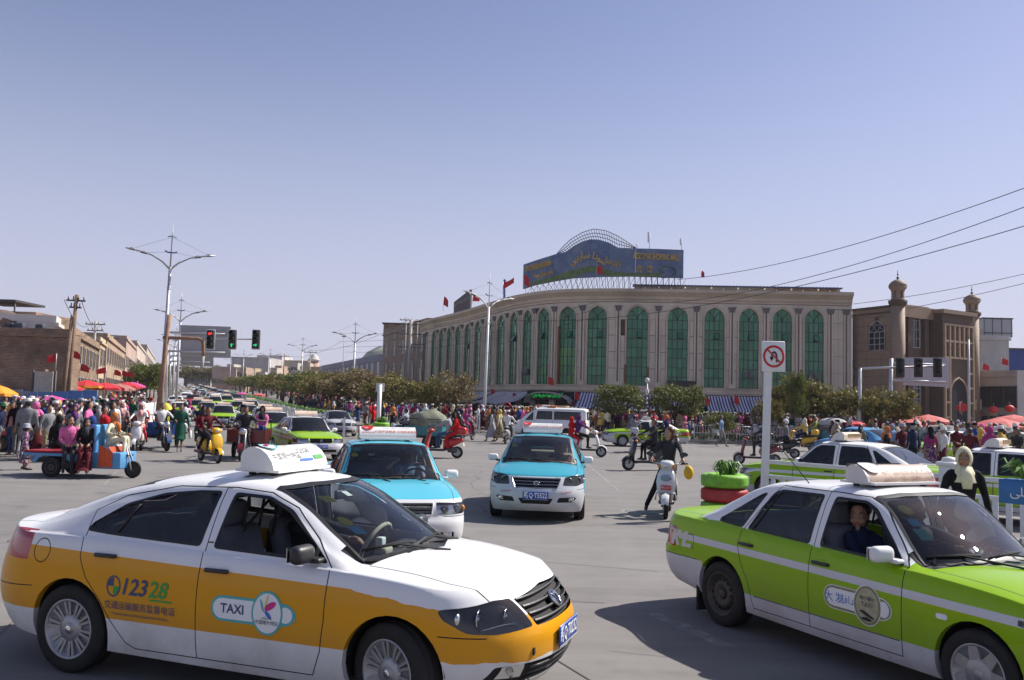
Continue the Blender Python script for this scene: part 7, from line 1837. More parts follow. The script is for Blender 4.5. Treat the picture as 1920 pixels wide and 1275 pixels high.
def pole_thing(label,px,D,ytop,m,arms,r0=.15,group='utility poles',lean=0.0):
 p=GD(px,D);h=ZAT(px,ytop,D)-p.z;r=thing('utility_pole',label,'utility pole',p,0,group);r.rotation_euler=(0,lean,0)
 b=MB();b.tube([(0,0,0),(0,0,h)],[r0,r0*.7],m,10);b.build('pole',r)
 for z,w in arms:
  b=MB();b.box((0,-.05,h-z),(w,.09,.09),WFD)
  for k in range(4):x=-w/2+.1+(w-.2)*k/3;b.tube([(x,-.05,h-z+.04),(x,-.05,h-z+.26)],[.045,.03],mat('insulator',(.25,.17,.13),.4),6)
  b.build('cross_arm',r)
 return p+V((0,0,h))
TOPS=[pole_thing('taller dark wooden pole with crossarms beside the white plastered house',124,51,552,WOOD,[(.35,1.1),(.75,.7)],lean=.03),pole_thing('shorter wooden pole leaning beside the taller crossarm pole',113,50,590,WOOD,[],lean=.06),
pole_thing('grey concrete pole with crossarms before the brown brick house',170,84,602,CONC,[(.3,1.9),(.9,1.5)]),pole_thing('thin concrete pole with crossarm in the street house row',203,112,630,CONC,[(.3,1.9)]),pole_thing('furthest small concrete pole on the left street side',232,150,650,CONC,[(.3,1.9)])]
pole_thing('left slim pole of the transformer group before the arcade house',756,110,594,CONC,[(.4,1.6)],.1);pole_thing('thick concrete pole of the transformer group before the arcade house',765,108,599,CONC,[(.6,2.4),(1.8,2.6),(3.4,2.8)],.26);pole_thing('right slim pole of the transformer group with a bracket',778,109,598,CONC,[(.3,.9),(3.2,2.0)],.09)
pole_thing('concrete pole with crossarms left of the third lamp',578,150,655,CONC,[(.5,2.2)],.12);pole_thing('dark pole beyond the street trees',529,175,664,WOOD,[(.5,2)],.13);pole_thing('tall slender pole near the horizon trees',640,130,625,CONC,[(.5,.6)],.05);pole_thing('steel mast by the right edge beside the blue billboard',1817,70,637,GALV,[],.11)
def wire(label,a,c,sag,r=.018,grp='overhead wires'):
 a,c=V(a),V(c);b=MB();pts=[lerp(a,c,t)-V((0,0,sag*4*t*(1-t)))for t in np.linspace(0,1,24)];b.tube(pts,r,WIRE,4,caps=False);o=b.build('overhead_wire');o['label']=label;o['category']='wire';o['group']=grp
def build_wires():
 for lab,a,c,sag in(('topmost overhead wire crossing the sky at the right',(1270,524,79),(1990,327,40),.9),('second overhead wire from the mall roof to the right edge',(1265,566,79),(1990,362,40),.9),('third overhead wire passing over the mall roof shed',(960,600,90),(1990,403,40),1.6),
 ('upper wire behind the left minaret',(1600,570,79),(1990,497,70),.3),('lower wire passing both minarets',(1596,595,79),(1990,513,70),.3)):
  wire(lab,PT(*a),PT(*c),sag,.022)
 for a,c in((0,2),(2,3),(3,4)):
  for dx in(-.5,.5):wire('thin power line strung between the left side poles',TOPS[a]+V((dx,0,-.3)),TOPS[c]+V((dx,0,-.3)),.8,.02)
 for k in range(3):wire('thin power line across the mall front',PT(640+k*3,640+k*10,130),PT(1120,566+14*k,80),1.0,.018)
 wire('thin power line between the distant poles and the arcade house',PT(578,656,150),PT(765,600,108),1.2,.02);wire('thin power line between the distant poles and the arcade house',PT(529,665,175),PT(640,640,130),1.2,.02)
build_wires()
# --- fences, planters
def picket_fence(name,label,pts,h,m,spacing=.16,rails=(.15,.85),group=None,posts=2.4,pr=.014):
 r=thing(name,label,'fence',(pts[0][0],pts[0][1],0),0,group);o0=V((pts[0][0],pts[0][1],0));pk=MB()
 for a,c in zip(pts,pts[1:]):
  a,c=V((*a,0)),V((*c,0));L=(c-a).length;d=(c-a)/L
  for t in rails:b=MB();N=max(2,int(L/12));b.tube([(a+d*(L*k/N)+V((0,0,h*t+gz(*(a+d*(L*k/N)).xy)))-o0)for k in range(N+1)],.025,m,6);b.build('rail',r)
  n=int(L/spacing)
  for k in range(n+1):p=a+d*(L*k/max(n,1));z=gz(p.x,p.y);pk.box(tuple(p-o0+V((0,0,z+h*.5))),(pr*2,pr*2,h*.95),m,atan2(d.y,d.x))
  n=max(1,int(L/posts))
  for k in range(n+1):p=a+d*(L*k/n);z=gz(p.x,p.y);b=MB();b.box(tuple(p-o0+V((0,0,z+h*.53))),(.07,.07,h*1.06),m,atan2(d.y,d.x));b.build('post',r)
 o=pk.build('picket',r);o['kind']='stuff';return r
LEAFG=mat('leaf_fresh',(.10,.22,.03),.6,var=.3,scale=30);LEAFD=mat('leaf_dusty',(.085,.105,.03),.7,var=.35,scale=12)
def tuft(b,c,r,h,n,m,rng):
 """arching leaf blades round a point"""
 for _ in range(n):
  a=rng.uniform(0,2*pi);l=rng.uniform(.5,1)*r;z=rng.uniform(.4,1)*h;d=V((cos(a),sin(a),0));s=V((-sin(a),cos(a),0))*(r*.10);c0=V(c)+d*(r*rng.uniform(0,.35))
  p1=c0+d*l*.45+V((0,0,z));p2=c0+d*l+V((0,0,z*.62))
  b.add([c0,p1-s,p1+s,p2],[(0,1,2),(1,3,2)],m)
def build_fences():
# near median barrier: white posts, two rails and balusters below
 a=V((4.92,17.05,0));d=V((.63,-.775,0)).normalized();r=thing('median_barrier','white railing with balusters running from the sign post behind the green taxi','fence',a)
 L=15.0
 for z in(1.06,.78,.16):b=MB();b.bevbox(tuple(d*(L/2)+V((0,0,z))),(L,.05,.075),.012,WPAINT,atan2(d.y,d.x),1);b.build('rail',r)
 for k in range(1,9):b=MB();b.bevbox(tuple(d*(k*1.78)+V((0,0,.55))),(.09,.09,1.1),.015,WPAINT,atan2(d.y,d.x),1);b.build('post',r)
 for k in range(1,75):b=MB()if k>18 else MB();b.bevbox(tuple(d*(k*.2)+V((0,0,.46))),(.09,.03,.62),.01,WPAINT,atan2(d.y,d.x),1);b.build('baluster',r)
 t=3.5;b=MB();c=d*t;b.bevbox(tuple(c+V((0,0,.62))),(.25,.25,1.24),.03,WPAINT,atan2(d.y,d.x),1);b.bevbox(tuple(c+V((0,0,1.26))),(.33,.33,.07),.03,WPAINT,atan2(d.y,d.x),1);b.lathe([(.14,1.29),(.10,1.36),(0,1.38)],WPAINT,8,Matrix.Translation(c));b.build('pillar',r)
 q=MB();pl=V(AT(1906,11.6))if False else V((AT(1912,11.3),11.3,0));r2=thing('blue_planter','blue painted planter box with white lettering and leafy plants at the right edge','planter',pl,atan2(d.y,d.x));z0,z1=ZAT(1900,944,11.3),ZAT(1900,899,11.3);zc=(z0+z1)/2
 q.bevbox((.1,0,zc),(.62,.30,z1-z0),.01,mat('planter_blue',(.03,.16,.42),.5,var=.15),seg=1);q.build('box',r2);q=MB();q.box((.1,.05,z0/2),(.06,.06,z0),WPAINT);q.build('bracket',r2)
 q=MB();tuft(q,(.05,0,z1),.3,.28,60,LEAFG,random.Random(2));o=q.build('plant',r2)
 t=text_bm(arabic('قازىلى'),.16)
 for v in t.verts:v.co=V((.12+v.co.x,-.155,zc+v.co.y))
 q=MB();q.bm(t,mat('white_print',(.82,.82,.82),.4));q.build('lettering',r2)
 # median of the left street: pickets with planter boxes
 w=WPAINT
 A=[G(565,800).xy,street(80,5.2),street(120,5.0),street(180,5.0),street(300,5.0)]
 mA=[V(GD(648,46)).xy,V(street(70,9.6)),V(street(110,9.6)),V(street(170,9.6)),V(street(300,9.6))]
 picket_fence('median_fence','white picket fence with green planters down the middle of the left street',[tuple(p)for p in mA],1.0,w,.3)
 picket_fence('pavement_fence','white picket fence before the trees left of the mall',[tuple(GD(690,62).xy),tuple(GD(800,60).xy),tuple(GD(900,57).xy)],1.15,w,.2)
 picket_fence('kerb_fence','pale metal fence along the kerb in front of the parked motorbikes',[(11.0,52.6),(15,51.8),(22,50.6),(30,47.8),(46,45.6)],1.05,GALV,.16,(.2,.55,.97))
 picket_fence('market_fence','white sheeted barrier between the left market and the lamp post',[tuple(GD(292,62).xy),tuple(GD(262,51).xy)],1.4,w,.12,(.1,.9),pr=.055)
 g='planter boxes on the street median'
 rng=random.Random(5)
 for k in range(34):
  s=52+k*4.2;x,y=street(s,9.4);r=thing('planter_box',f'{ordw(k)} planter box with green plants from the near end of the street median','planter',(x,y,gz(x,y)),0,g);b=MB();b.bevbox((0,0,.78),(.9,.3,.3),.03,mat('planter_blue',(.03,.16,.42))if k<2 else w,atan2(.935,-.354),1);b.tube([(0,0,0),(0,0,.7)],.05,w,5);b.build('box',r);b=MB();tuft(b,(-.2,.1,.9),.42,.35,22,LEAFG,rng);tuft(b,(.15,-.2,.9),.42,.35,22,LEAFG,rng);b.build('plant',r)
  # painted tyre planters
 def tyres(label,p,R_,cols,rng,plant=1.0):
  r=thing('tyre_planter',label,'planter',p);hh=.235;z=0
  for c in cols:
   m=mat('tyre_'+c,{'green':(.17,.42,.02),'red':(.42,.012,.015),'yellow':(.6,.45,.03)}[c],.6,var=.3,scale=9,dirt=.35);b=MB()
   b.lathe([(R_*.62,.03),(R_*.8,.0),(R_*.97,.03),(R_,.07),(R_*.985,.085),(R_,.10),(R_*.985,.115),(R_,.13),(R_*.985,.145),(R_,.165),(R_*.97,hh-.03),(R_*.8,hh),(R_*.62,hh-.03)],m,36,Matrix.Translation((0,0,z)));b.build('tyre',r);z+=hh
  b=MB();b.lathe([(0,z-.06),(R_*.64,z-.05)],mat('soil',(.06,.045,.03),.95),20);b.build('soil',r);b=MB()
  for _ in range(int(9*plant)):a=rng.uniform(0,6.28);q=R_*.45*rng.random();tuft(b,(q*cos(a)+.06,q*sin(a),z-.05),R_*.5,.28*plant,16,LEAFG,rng)
  b.build('plant',r)
 tyres('stack of painted tyres, green over red, planted with leaves beside the green taxi',GD(1360,15.2),.40,('red','green','red','green'),rng)
 tyres('small green and red tyre planter beside the blank sign post',GD(716,42),.42,('red','green','red','green'),rng,1.2)
 tyres('green tyre planter behind the blue cyan taxi in the median',GD(745,45),.42,('red','green'),rng,1.2)
 for k,(px,D)in enumerate(((806,58),(846,58),(690,40))):tyres(['yellow topped tyre planter left of the mall trees','low green tyre planter near the white street lamp','tyre planter with red base at the median tip'][k],GD(px,D),.42,(('red','yellow'),('red','green'),('red','green','red'))[k],rng)
 yb=thing('yellow_barrier','bright yellow bollard wrap at the foot of the rusty signal pole','bollard',GD(312,49));b=MB();b.lathe([(.45,0),(.42,.8),(.3,1.3),(.1,1.5)],mat('wrap_yellow',(.55,.48,.03),.6,var=.25,scale=4),10);b.build('wrap',yb)
build_fences()
def build_parasols():
 def parasol(label,px,D,ytop,w,col,edge=None,tilt=0.0,cat='parasol',sides=8,h=.30):
  p=GD(px,D);z=ZAT(px,ytop,D)-p.z;r=thing('parasol',label,cat,p,rnd.uniform(0,.7),'market parasols');m=mat('parasol_'+col,{'red':(.50,.02,.03),'salmon':(.52,.10,.09),'orange':(.75,.30,.02),'magenta':(.5,.06,.26),'mixed':(.38,.15,.12)}[col],.75,var=.15,scale=2);R_=w/2;b=MB();H_=R_*h
  top=V((0,0,z));rim=[V((R_*cos(a),R_*sin(a),z-H_))for a in[2*pi*k/sides for k in range(sides)]];mid=[V((R_*.55*cos(a),R_*.55*sin(a),z-H_*.42))for a in[2*pi*k/sides for k in range(sides)]]
  for k in range(sides):
   j=(k+1)%sides;sag=V((0,0,R_*.04));b.add([top,mid[k],mid[j],rim[k],(rim[k]+rim[j])/2*.985+sag*.4,rim[j]],[(0,1,2),(1,3,4),(1,4,2),(2,4,5)],m);e=V((0,0,-.14));b.add([rim[k],(rim[k]+rim[j])/2*.985+sag*.4,rim[j],rim[k]+e,(rim[k]+rim[j])/2*.985+e,rim[j]+e],[(0,3,4,1),(1,4,5,2)],mat('parasol_'+(edge or col),(.75,.30,.02))if edge else m)
  o=b.build('canopy',r);q=MB()
  for k in range(sides):q.tube([top-V((0,0,.1)),mid[k]-V((0,0,.05)),rim[k]-V((0,0,.02))],.015,GALV,4)
  q.build('ribs',o);b=MB();b.tube([(0,0,0),(0,0,z)],.03,GALV,6);b.build('pole',r)
 parasol('orange parasol cut off by the left edge of the picture',-12,46,719,2.4,'orange',h=.42)
 parasol('large red parasol nearest on the left market street',116,56,715,2.4,'red',h=.34);parasol('wide pinkish red parasol just behind the first red one',161,59,712,2.3,'red','orange',h=.34)
 for i,(px,D,y,c)in enumerate(((196,60,717,'red'),(207,64,719,'mixed'),(222,68,719,'mixed'),(236,72,716,'red'),(246,80,716,'magenta'),(256,92,714,'salmon'),(266,104,712,'red'),(272,118,711,'magenta'))):parasol(f'{ordw(i + 2)} parasol counting up the row along the left market street',px,D,y,2.4,c)
 parasol('patterned pink parasol low among the left market crowd',96,42,741,1.5,'magenta');parasol('front salmon parasol with orange fringe right of the green trees',1708,52,786,3.2,'salmon','orange');parasol('salmon parasol behind the orange fringed one beside the lattice portal',1740,57,777,3.0,'salmon')
 parasol('wide salmon parasol near the right edge',1875,54,783,3.6,'salmon');parasol('second salmon parasol further right behind the first',1900,60,777,3.6,'salmon');parasol('salmon parasol partly cut by the right edge',1924,57,781,3.4,'salmon');parasol('low magenta parasol between two green taxis at the right',1830,46,807,1.9,'magenta',h=.35);parasol('slanting dark red parasol behind the pale blue car',1601,50,788,1.3,'red');parasol('small pale pink parasol in the crowd left of the street trees',485,120,737,2.0,'salmon');parasol('small pink parasol over the crowd beneath the street trees',452,130,735,2.0,'magenta')
build_parasols()
def build_flags():
 m=mat('flag_red',(.50,.012,.015),.7)
 def flag(label,px,py,D,w,h,drop=.4,pole=1.6,P=None,rz=0.0):
  p=P if P is not None else PT(px,py,D);r=thing('red_flag',label,'flag',p,rz,'small red flags');b=MB();b.tube([(0,0,0),(0,0,pole)],.022,GALV,5);b.build('staff',r);b=MB();n=6;rows=[]
  for i in range(n+1):
   t=i/n;x=.02+w*t;rows.append([V((x,.08*sin(t*5),pole-.02-drop*t*t)),V((x,.08*sin(t*5+.6),pole-.02-h*(1-t*.25)-drop*t))])
  for a,c in zip(rows,rows[1:]):b.quad(a[0],a[1],c[1],c[0],m)
  b.build('cloth',r)
 for lab,px,py,D,w,h,d,pl in(('red flag waving on the roof left of the main sign',943,551,92,1.1,.8,-.5,1.3),('red flag at the lower left corner of the roof sign',982,541,88,.5,1.0,.6,1.5),('red flag before the green wave of the roof sign',1119,520,82,.5,.8,.3,1.2),('small red flag on the roof right of the sign',1315,520,81,.25,.6,.3,.7),('red flag on the roof near the left end of the mall',831,583,112,.6,1.1,.6,1.9),('red flag on the roof under the small dark board',886,569,103,.8,.7,.2,1.0),('red flag hanging over the mall entrance',1027,722,82,.55,.7,.3,.8)):flag(lab,px,py,D,w,h,d,pl)
 for k,px in enumerate((897,920,946,961,1077,1321,1376)):flag(['red flag left of the white street lamp on the awning','red flag just right of the white street lamp on the awning','left of two red flags on the awning beside the entrance','right of two red flags on the awning beside the entrance','red flag at the right jamb of the mall entrance','red flag right of the two round trees','red flag where two striped awnings meet'][k],px,(752,745,757,754,752,762,760)[k],FA.fD(px)-2.6,.45,.75,.35,.95)
 for k,(px,py,D,w)in enumerate(((104,697,48,-.5),(134,688,53,.5),(148,712,54,.6),(198,714,64,-.7),(212,716,70,.6),(227,716,76,.6),(237,716,84,.7))):flag(['red flag beside the ragged cloth screen','slanting red flag on the white plastered house','red flag above the pinkish red parasol','red flag on the brown brick house front','red flag in the market row before the cream house','red flag over the faded parasols','large red flag further up the market street'][k],px,py,D,w,.42,.22,1.0)
 for k,(px,py,D)in enumerate(((1766,705,76),(1800,775,76),(1842,700,84),(1878,690,84))):flag(['red flag hanging on the portal of the brown hall','red flag under the cream shop sign','red flag between the far minaret and the low shops','red flag waving before the blue billboard'][k],px,py,D,.6,.6,.3,1.0)
 lm=mat('lantern_red',(.6,.02,.02),.6)
 for k,(px,py,D)in enumerate(((1803,765,78),(1863,768,79),(1893,766,79))):p=PT(px,py,D);r=thing('red_lantern',['red lantern below the cream shop sign of the brown hall','red lantern on the low pale shop row','last red lantern on the shop row at the right edge'][k],'lantern',p,0,'red lanterns');b=MB();b.ell((0,0,0),(.42,.42,.32),lm,12,8);b.build('shade',r);b=MB();b.tube([(0,0,.3),(0,0,.6)],.02,GALV,4);b.tube([(0,0,-.3),(0,0,-.6)],.04,mat('tassel',(.6,.4,.05),.7),5);b.build('cord',r)
build_flags()
# --- trees
def leaf_mat(name,cols):
 m=mat(name,cols[0],.6,spec=.3);n,l=nodes_of(m);b=n['Principled BSDF'];g=n.new('ShaderNodeNewGeometry');r=n.new('ShaderNodeValToRGB');e=r.color_ramp.elements;e[0].color=(*cols[0],1);e[1].color=(*cols[-1],1)
 for i,c in enumerate(cols[1:-1]):x=e.new((i+1)/(len(cols)-1));x.color=(*c,1)
 l.new(g.outputs['Random Per Island'],r.inputs[0]);l.new(r.outputs[0],b.inputs['Base Color'])
 tr=n.new('ShaderNodeBsdfTranslucent');l.new(r.outputs[0],tr.inputs[0]);mx=n.new('ShaderNodeMixShader');mx.inputs[0].default_value=.25;l.new(b.outputs[0],mx.inputs[1]);l.new(tr.outputs[0],mx.inputs[2]);l.new(mx.outputs[0],n['Material Output'].inputs[0]);return m
LM=[leaf_mat('leaves_olive',[(.13,.135,.032),(.18,.165,.042),(.24,.18,.06),(.085,.10,.025)]),leaf_mat('leaves_autumn',[(.17,.13,.05),(.22,.16,.075),(.13,.12,.04),(.26,.17,.09)]),leaf_mat('leaves_green',[(.09,.125,.026),(.125,.155,.035),(.17,.16,.04),(.06,.085,.02)])]
BARK=mat('bark',(.13,.10,.075),.9,var=.3,scale=8)
def tree_meshes(seed,R_,H,trunk_h,lm,n=2600,flat=.62,leaf=.13,ragged=.3):
 rng=random.Random(seed);t=MB();t.tube([(0,0,-.1),(.03,.02,trunk_h*.6),(.0,.0,trunk_h)],[.12,.09,.08],BARK,8);cl=[]
 for k in range(9):
  a=2*pi*k/9+rng.uniform(-.3,.3);r=R_*rng.uniform(.45,.8);z=trunk_h+(H-trunk_h)*rng.uniform(.35,.85);e=V((r*cos(a),r*sin(a),z));t.tube([(0,0,trunk_h*.85),(e.x*.4,e.y*.4,trunk_h+(z-trunk_h)*.55),tuple(e)],[.07,.045,.015],BARK,5)
  cl.append(e)
 for _ in range(34):
  a=rng.uniform(0,2*pi);q=sqrt(rng.random())*R_*.86;zc=trunk_h*.9+(H-trunk_h*.9)*(.18+.7*rng.random()*sqrt(max(.05,1-(q/R_)**2)));cl.append(V((q*cos(a),q*sin(a),zc)))
 b=MB();vs,fs=[],[];per=n//len(cl)
 for c in cl:
  cr=R_*rng.uniform(.20,.38)
  for _ in range(per):
   d=V((rng.gauss(0,1),rng.gauss(0,1),rng.gauss(0,1)));d.normalize();rr=cr*rng.random()**.45*(1+ragged*(rng.random()<.08));p=c+V((d.x,d.y,d.z*flat))*rr
   u=V((rng.gauss(0,1),rng.gauss(0,1),rng.gauss(0,.7))).normalized();w=u.cross(V((rng.gauss(0,1),rng.gauss(0,1),rng.gauss(0,1)))).normalized();s=leaf*rng.uniform(.6,1.25);o=len(vs)
   vs+=[p-u*s,p+w*s*.55,p+u*s,p-w*s*.55];fs.append((o,o+1,o+2,o+3))
 b.add(vs,fs,lm);return t.mesh('trunk'),b.mesh('crown')
TV=[tree_meshes(1,2.1,3.6,1.5,LM[0],4200,leaf=.11),tree_meshes(2,2.1,3.7,1.6,LM[1],3300,leaf=.11),tree_meshes(3,2.2,3.8,1.5,LM[2],4600,leaf=.11),tree_meshes(4,2.0,3.9,1.6,LM[1],2200,leaf=.10),tree_meshes(5,2.2,3.5,1.5,LM[0],3600,leaf=.12)]
def put_tree(v,label,p,sc,group='street trees',sz=None):
 r=thing('street_tree',label,'tree',p,rnd.uniform(0,6.28),group);s=sc if isinstance(sc,tuple)else(sc,sc,sc);r.scale=s;obj('trunk',TV[v][0],r);obj('crown',TV[v][1],r)
def build_trees():
 def t(px,D,ytop,wpx,v,lab):
  p=GD(px,D);p.z+=.12 if D>50 and px>650 else 0;h=ZAT(px,ytop,D)-p.z;H=(3.6,3.7,3.8,3.9,3.5)[v];R_=2.15;w=wpx/FPX*D/2;put_tree(v,lab,p,(w/R_,w/R_,h/H))
 t(742,66,699,130,0,'dense olive street tree left of the bare branched one');t(815,63,705,95,0,'small olive tree between the dense tree and the bare branched tree');t(853,62,690,105,3,'sparse brown leaved tree beside the white street lamp')
 t(1165,58,716,105,2,'left of the two round green trees before the striped awnings');t(1266,57,717,110,2,'right of the two round green trees before the striped awnings')
 t(1488,55,700,110,0,'brownish green tree right behind the no u-turn sign post');t(1555,54,716,115,4,'olive tree in the clump right of the no u-turn sign');t(1625,53,722,110,0,'olive tree around the right traffic light pole');t(1678,54,728,85,4,'last olive tree of the clump beneath the pale sign back');t(1493,52,690,40,2,'thin pale green sapling poking above the clump by the sign');t(1352,51.5,770,60,2,'young shrubby tree at the kerb among the parked motorbikes')
 t(1440,53,745,60,4,'low olive bush tree partly behind the white sign post')
 k=-1
 for s,v in((84,3),(88,1),(93,0),(99,0),(105,4),(112,2),(120,2),(128,0),(137,4),(147,2),(158,0),(170,4),(183,2),(198,0),(215,2),(235,0),(258,4),(285,0),(320,2),(360,0)):
  k+=1;x,y=street(s,17.0+(s>110)*rnd.uniform(-.8,.8));lab='autumn brown tree at the near end of the street tree row' if s<86 else 'tan leaved tree second in the street tree row' if s<90 else f'{ordw(k + 1)} tree from the near end of the long row along the left street'
  put_tree(v,lab,(x,y,gz(x,y)),(1.95,1.95,1.24),'row of trees along the street')
 for k,s in enumerate((96,108,124,145,175,215)):x,y=street(s,-3.2);put_tree(2,f'{ordw(k)} green tree up the left pavement behind the tallest street lamp',(x,y,gz(x,y)),(1.0,1.0,1.25),'trees on the left pavement')
 for s in(330,365,400):
  for q in(-4,3,12):x,y=street(s,q);put_tree(0,'hazy tree at the far end of the wide street',(x,y,gz(x,y)),2.4,'trees at the end of the street')
  # planted strip behind the kerb
 rng=random.Random(9);b=MB()
 for k in range(420):
  t_=rng.random();x=10.8+24*t_;y=np.interp(x,[10.4,14.5,21,30,36],[52.5,51.5,50.3,47.3,46.5])+rng.uniform(.25,1.5);tuft(b,(x,y,.1),rng.uniform(.2,.4),rng.uniform(.25,.75),7,LEAFD,rng)
 o=b.build('hedge_plants');o['kind']='stuff';o['label']='dusty green planting along the kerb before the motorbikes';o['category']='plants'
build_trees()
# ------------------------------------------------------------------ scooters and tricycles
def rring(c,hy,hz,tilt=0.0,n=12,p=2.6):
 """rounded-rectangle ring round c, width along Y, height in the XZ plane leaning by tilt"""
 out=[];up=V((sin(tilt),0,cos(tilt)))
 for k in range(n):
  a=2*pi*k/n;ca,sa=cos(a),sin(a);u=np.sign(ca)*abs(ca)**(2/p)*hy;w=np.sign(sa)*abs(sa)**(2/p)*hz;out.append(V(c)+V((0,u,0))+up*w)
 return out
def skin_rings(b,rings,m,smooth_=True):
 n=len(rings[0]);vs=[v for r in rings for v in r];fs=[(i*n+k,i*n+(k+1)%n,(i+1)*n+(k+1)%n,(i+1)*n+k)for i in range(len(rings)-1)for k in range(n)]
 fs+=[tuple(reversed(range(n))),tuple((len(rings)-1)*n+k for k in range(n))];b.add(vs,fs,m,smooth_)
SPAINT=mat('scooter_paint',(.5,.5,.5),.25,coat=.5);STRIM=mat('scooter_trim',(.03,.03,.033),.5)
PAINTS={k:mat('scooter_'+k,c,.28,coat=.5)for k,c in dict(white=(.72,.72,.71),red=(.48,.012,.015),black=(.012,.012,.014),yellow=(.70,.40,.01),silver=(.42,.43,.44),blue=(.03,.09,.30),maroon=(.16,.012,.02),teal=(.02,.18,.22),orange=(.6,.16,.02),pink=(.55,.16,.24),grey=(.12,.12,.13)).items()}
SW_T=None
def scooter_proto(name='scooter',hero=False,box=None,steer=0.0):
 r=thing(name,'x','scooter');P=SPAINT;k=STRIM;seatm=mat('seat_black',(.018,.018,.02),.6)
 b=MB();skin_rings(b,[rring((.40,0,.26),.13,.05,.3),rring((.52,0,.34),.12,.055,.8),rring((.545,0,.50),.165,.06,1.35),rring((.505,0,.66),.185,.06,1.35),rring((.46,0,.80),.165,.055,1.3),rring((.425,0,.90),.11,.045,1.2)],P);b.build('front_shield',r)
 b=MB();b.bevbox((.14,0,.275),(.62,.30,.07),.03,k);b.build('footboard',r)
 b=MB();skin_rings(b,[rring((-.12,0,.46),.115,.20),rring((-.25,0,.50),.15,.20),rring((-.45,0,.56),.165,.155),rring((-.66,0,.62),.14,.115),rring((-.84,0,.665),.08,.055)],P);b.build('rear_body',r)
 b=MB();skin_rings(b,[rring((-.06,0,.70),.09,.035),rring((-.2,0,.735),.135,.05),rring((-.42,0,.765),.15,.05),rring((-.62,0,.80),.13,.045),rring((-.74,0,.79),.08,.03)],seatm);b.build('seat',r)
 b=MB();skin_rings(b,[rring((.28,0,.96),.09,.05,.2),rring((.35,0,.985),.135,.075,.2),rring((.44,0,.97),.13,.08,.2),rring((.51,0,.945),.085,.055,.2)],P);b.build('headlight_cowl',r)
 b=MB();b.ell((.485,0,.955),(.04,.085,.045),mat('lamp_silver',(.62,.63,.64),.18,.9),12,6);b.build('headlight',r)
 for sg in(1,-1):b=MB();b.ell((.44,sg*.125,.945),(.05,.045,.035),mat('amber',(.75,.28,.03),.25),10,6);b.build('indicator',r)
 b=MB();b.tube([(.34,-.30,1.0),(.36,-.12,.985),(.36,.12,.985),(.34,.30,1.0)],.013,GALV,6);b.build('handlebar',r)
 for sg in(1,-1):
  b=MB();b.tube([(.345,sg*.25,.995),(.325,sg*.38,1.005)],.021,seatm,8);b.build('grip',r)
  b=MB();b.tube([(.36,sg*.23,1.0),(.35,sg*.30,1.13)],.008,k,5);b.ell((.345,sg*.325,1.17),(.02,.065,.042),k,12,6);b.build('mirror',r)
 b=MB()
 for sg in(1,-1):b.tube([(.50,sg*.07,.62),(.655,sg*.065,.215)],.019,k,6)
 b.build('fork',r)
 b=MB();seg=9
 pr=[(.655+.25*cos(a),.215+.25*sin(a))for a in[R(15+125*i/seg)for i in range(seg+1)]]
 for(xa,za),(xb,zb)in zip(pr,pr[1:]):b.add([(xa,-.07,za-.02),(xa,0,za+.012),(xa,.07,za-.02),(xb,-.07,zb-.02),(xb,0,zb+.012),(xb,.07,zb-.02)],[(0,1,4,3),(1,2,5,4)],P,True)
 b.build('front_fender',r)
 b=MB();b.bevbox((-.45,.02,.30),(.36,.2,.2),.05,mat('engine_grey',(.10,.10,.105),.5,.5));b.tube([(-.3,-.13,.26),(-.75,-.15,.30)],[.03,.045],mat('engine_grey',(.10,.10,.105)),8);b.build('engine',r)
 b=MB();b.bevbox((-.83,0,.62),(.05,.17,.06),.015,MATS['tail_red']);b.build('tail_light',r)
 b=MB();b.box((-.86,0,.50),(.01,.17,.12),mat('plate_pale',(.55,.5,.42),.5),Matrix.Rotation(.25,3,'Y'));b.build('rear_plate',r)
 b=MB();b.tube([(-.62,.15,.84),(-.84,.13,.86),(-.90,0,.865),(-.84,-.13,.86),(-.62,-.15,.84)],.013,GALV,6);b.build('grab_rail',r)
 ty=wheel_mesh(.215,.085,MATS['rubber'],.13);rm=rim_mesh(.135,.085,'five',MATS['alloy'],MATS['matte_black'])
 for x in(.655,-.62):
  w=obj('wheel',ty,r,(x,0,.215),steer if x>0 else 0);obj('rim',rm,w);q=obj('rim',rm,w);q.rotation_euler=(0,0,pi)
 if box:b=MB();b.bevbox((-.80,0,.98),(.34,.36,.27),.07,P);b.build('top_box',r)
 return r
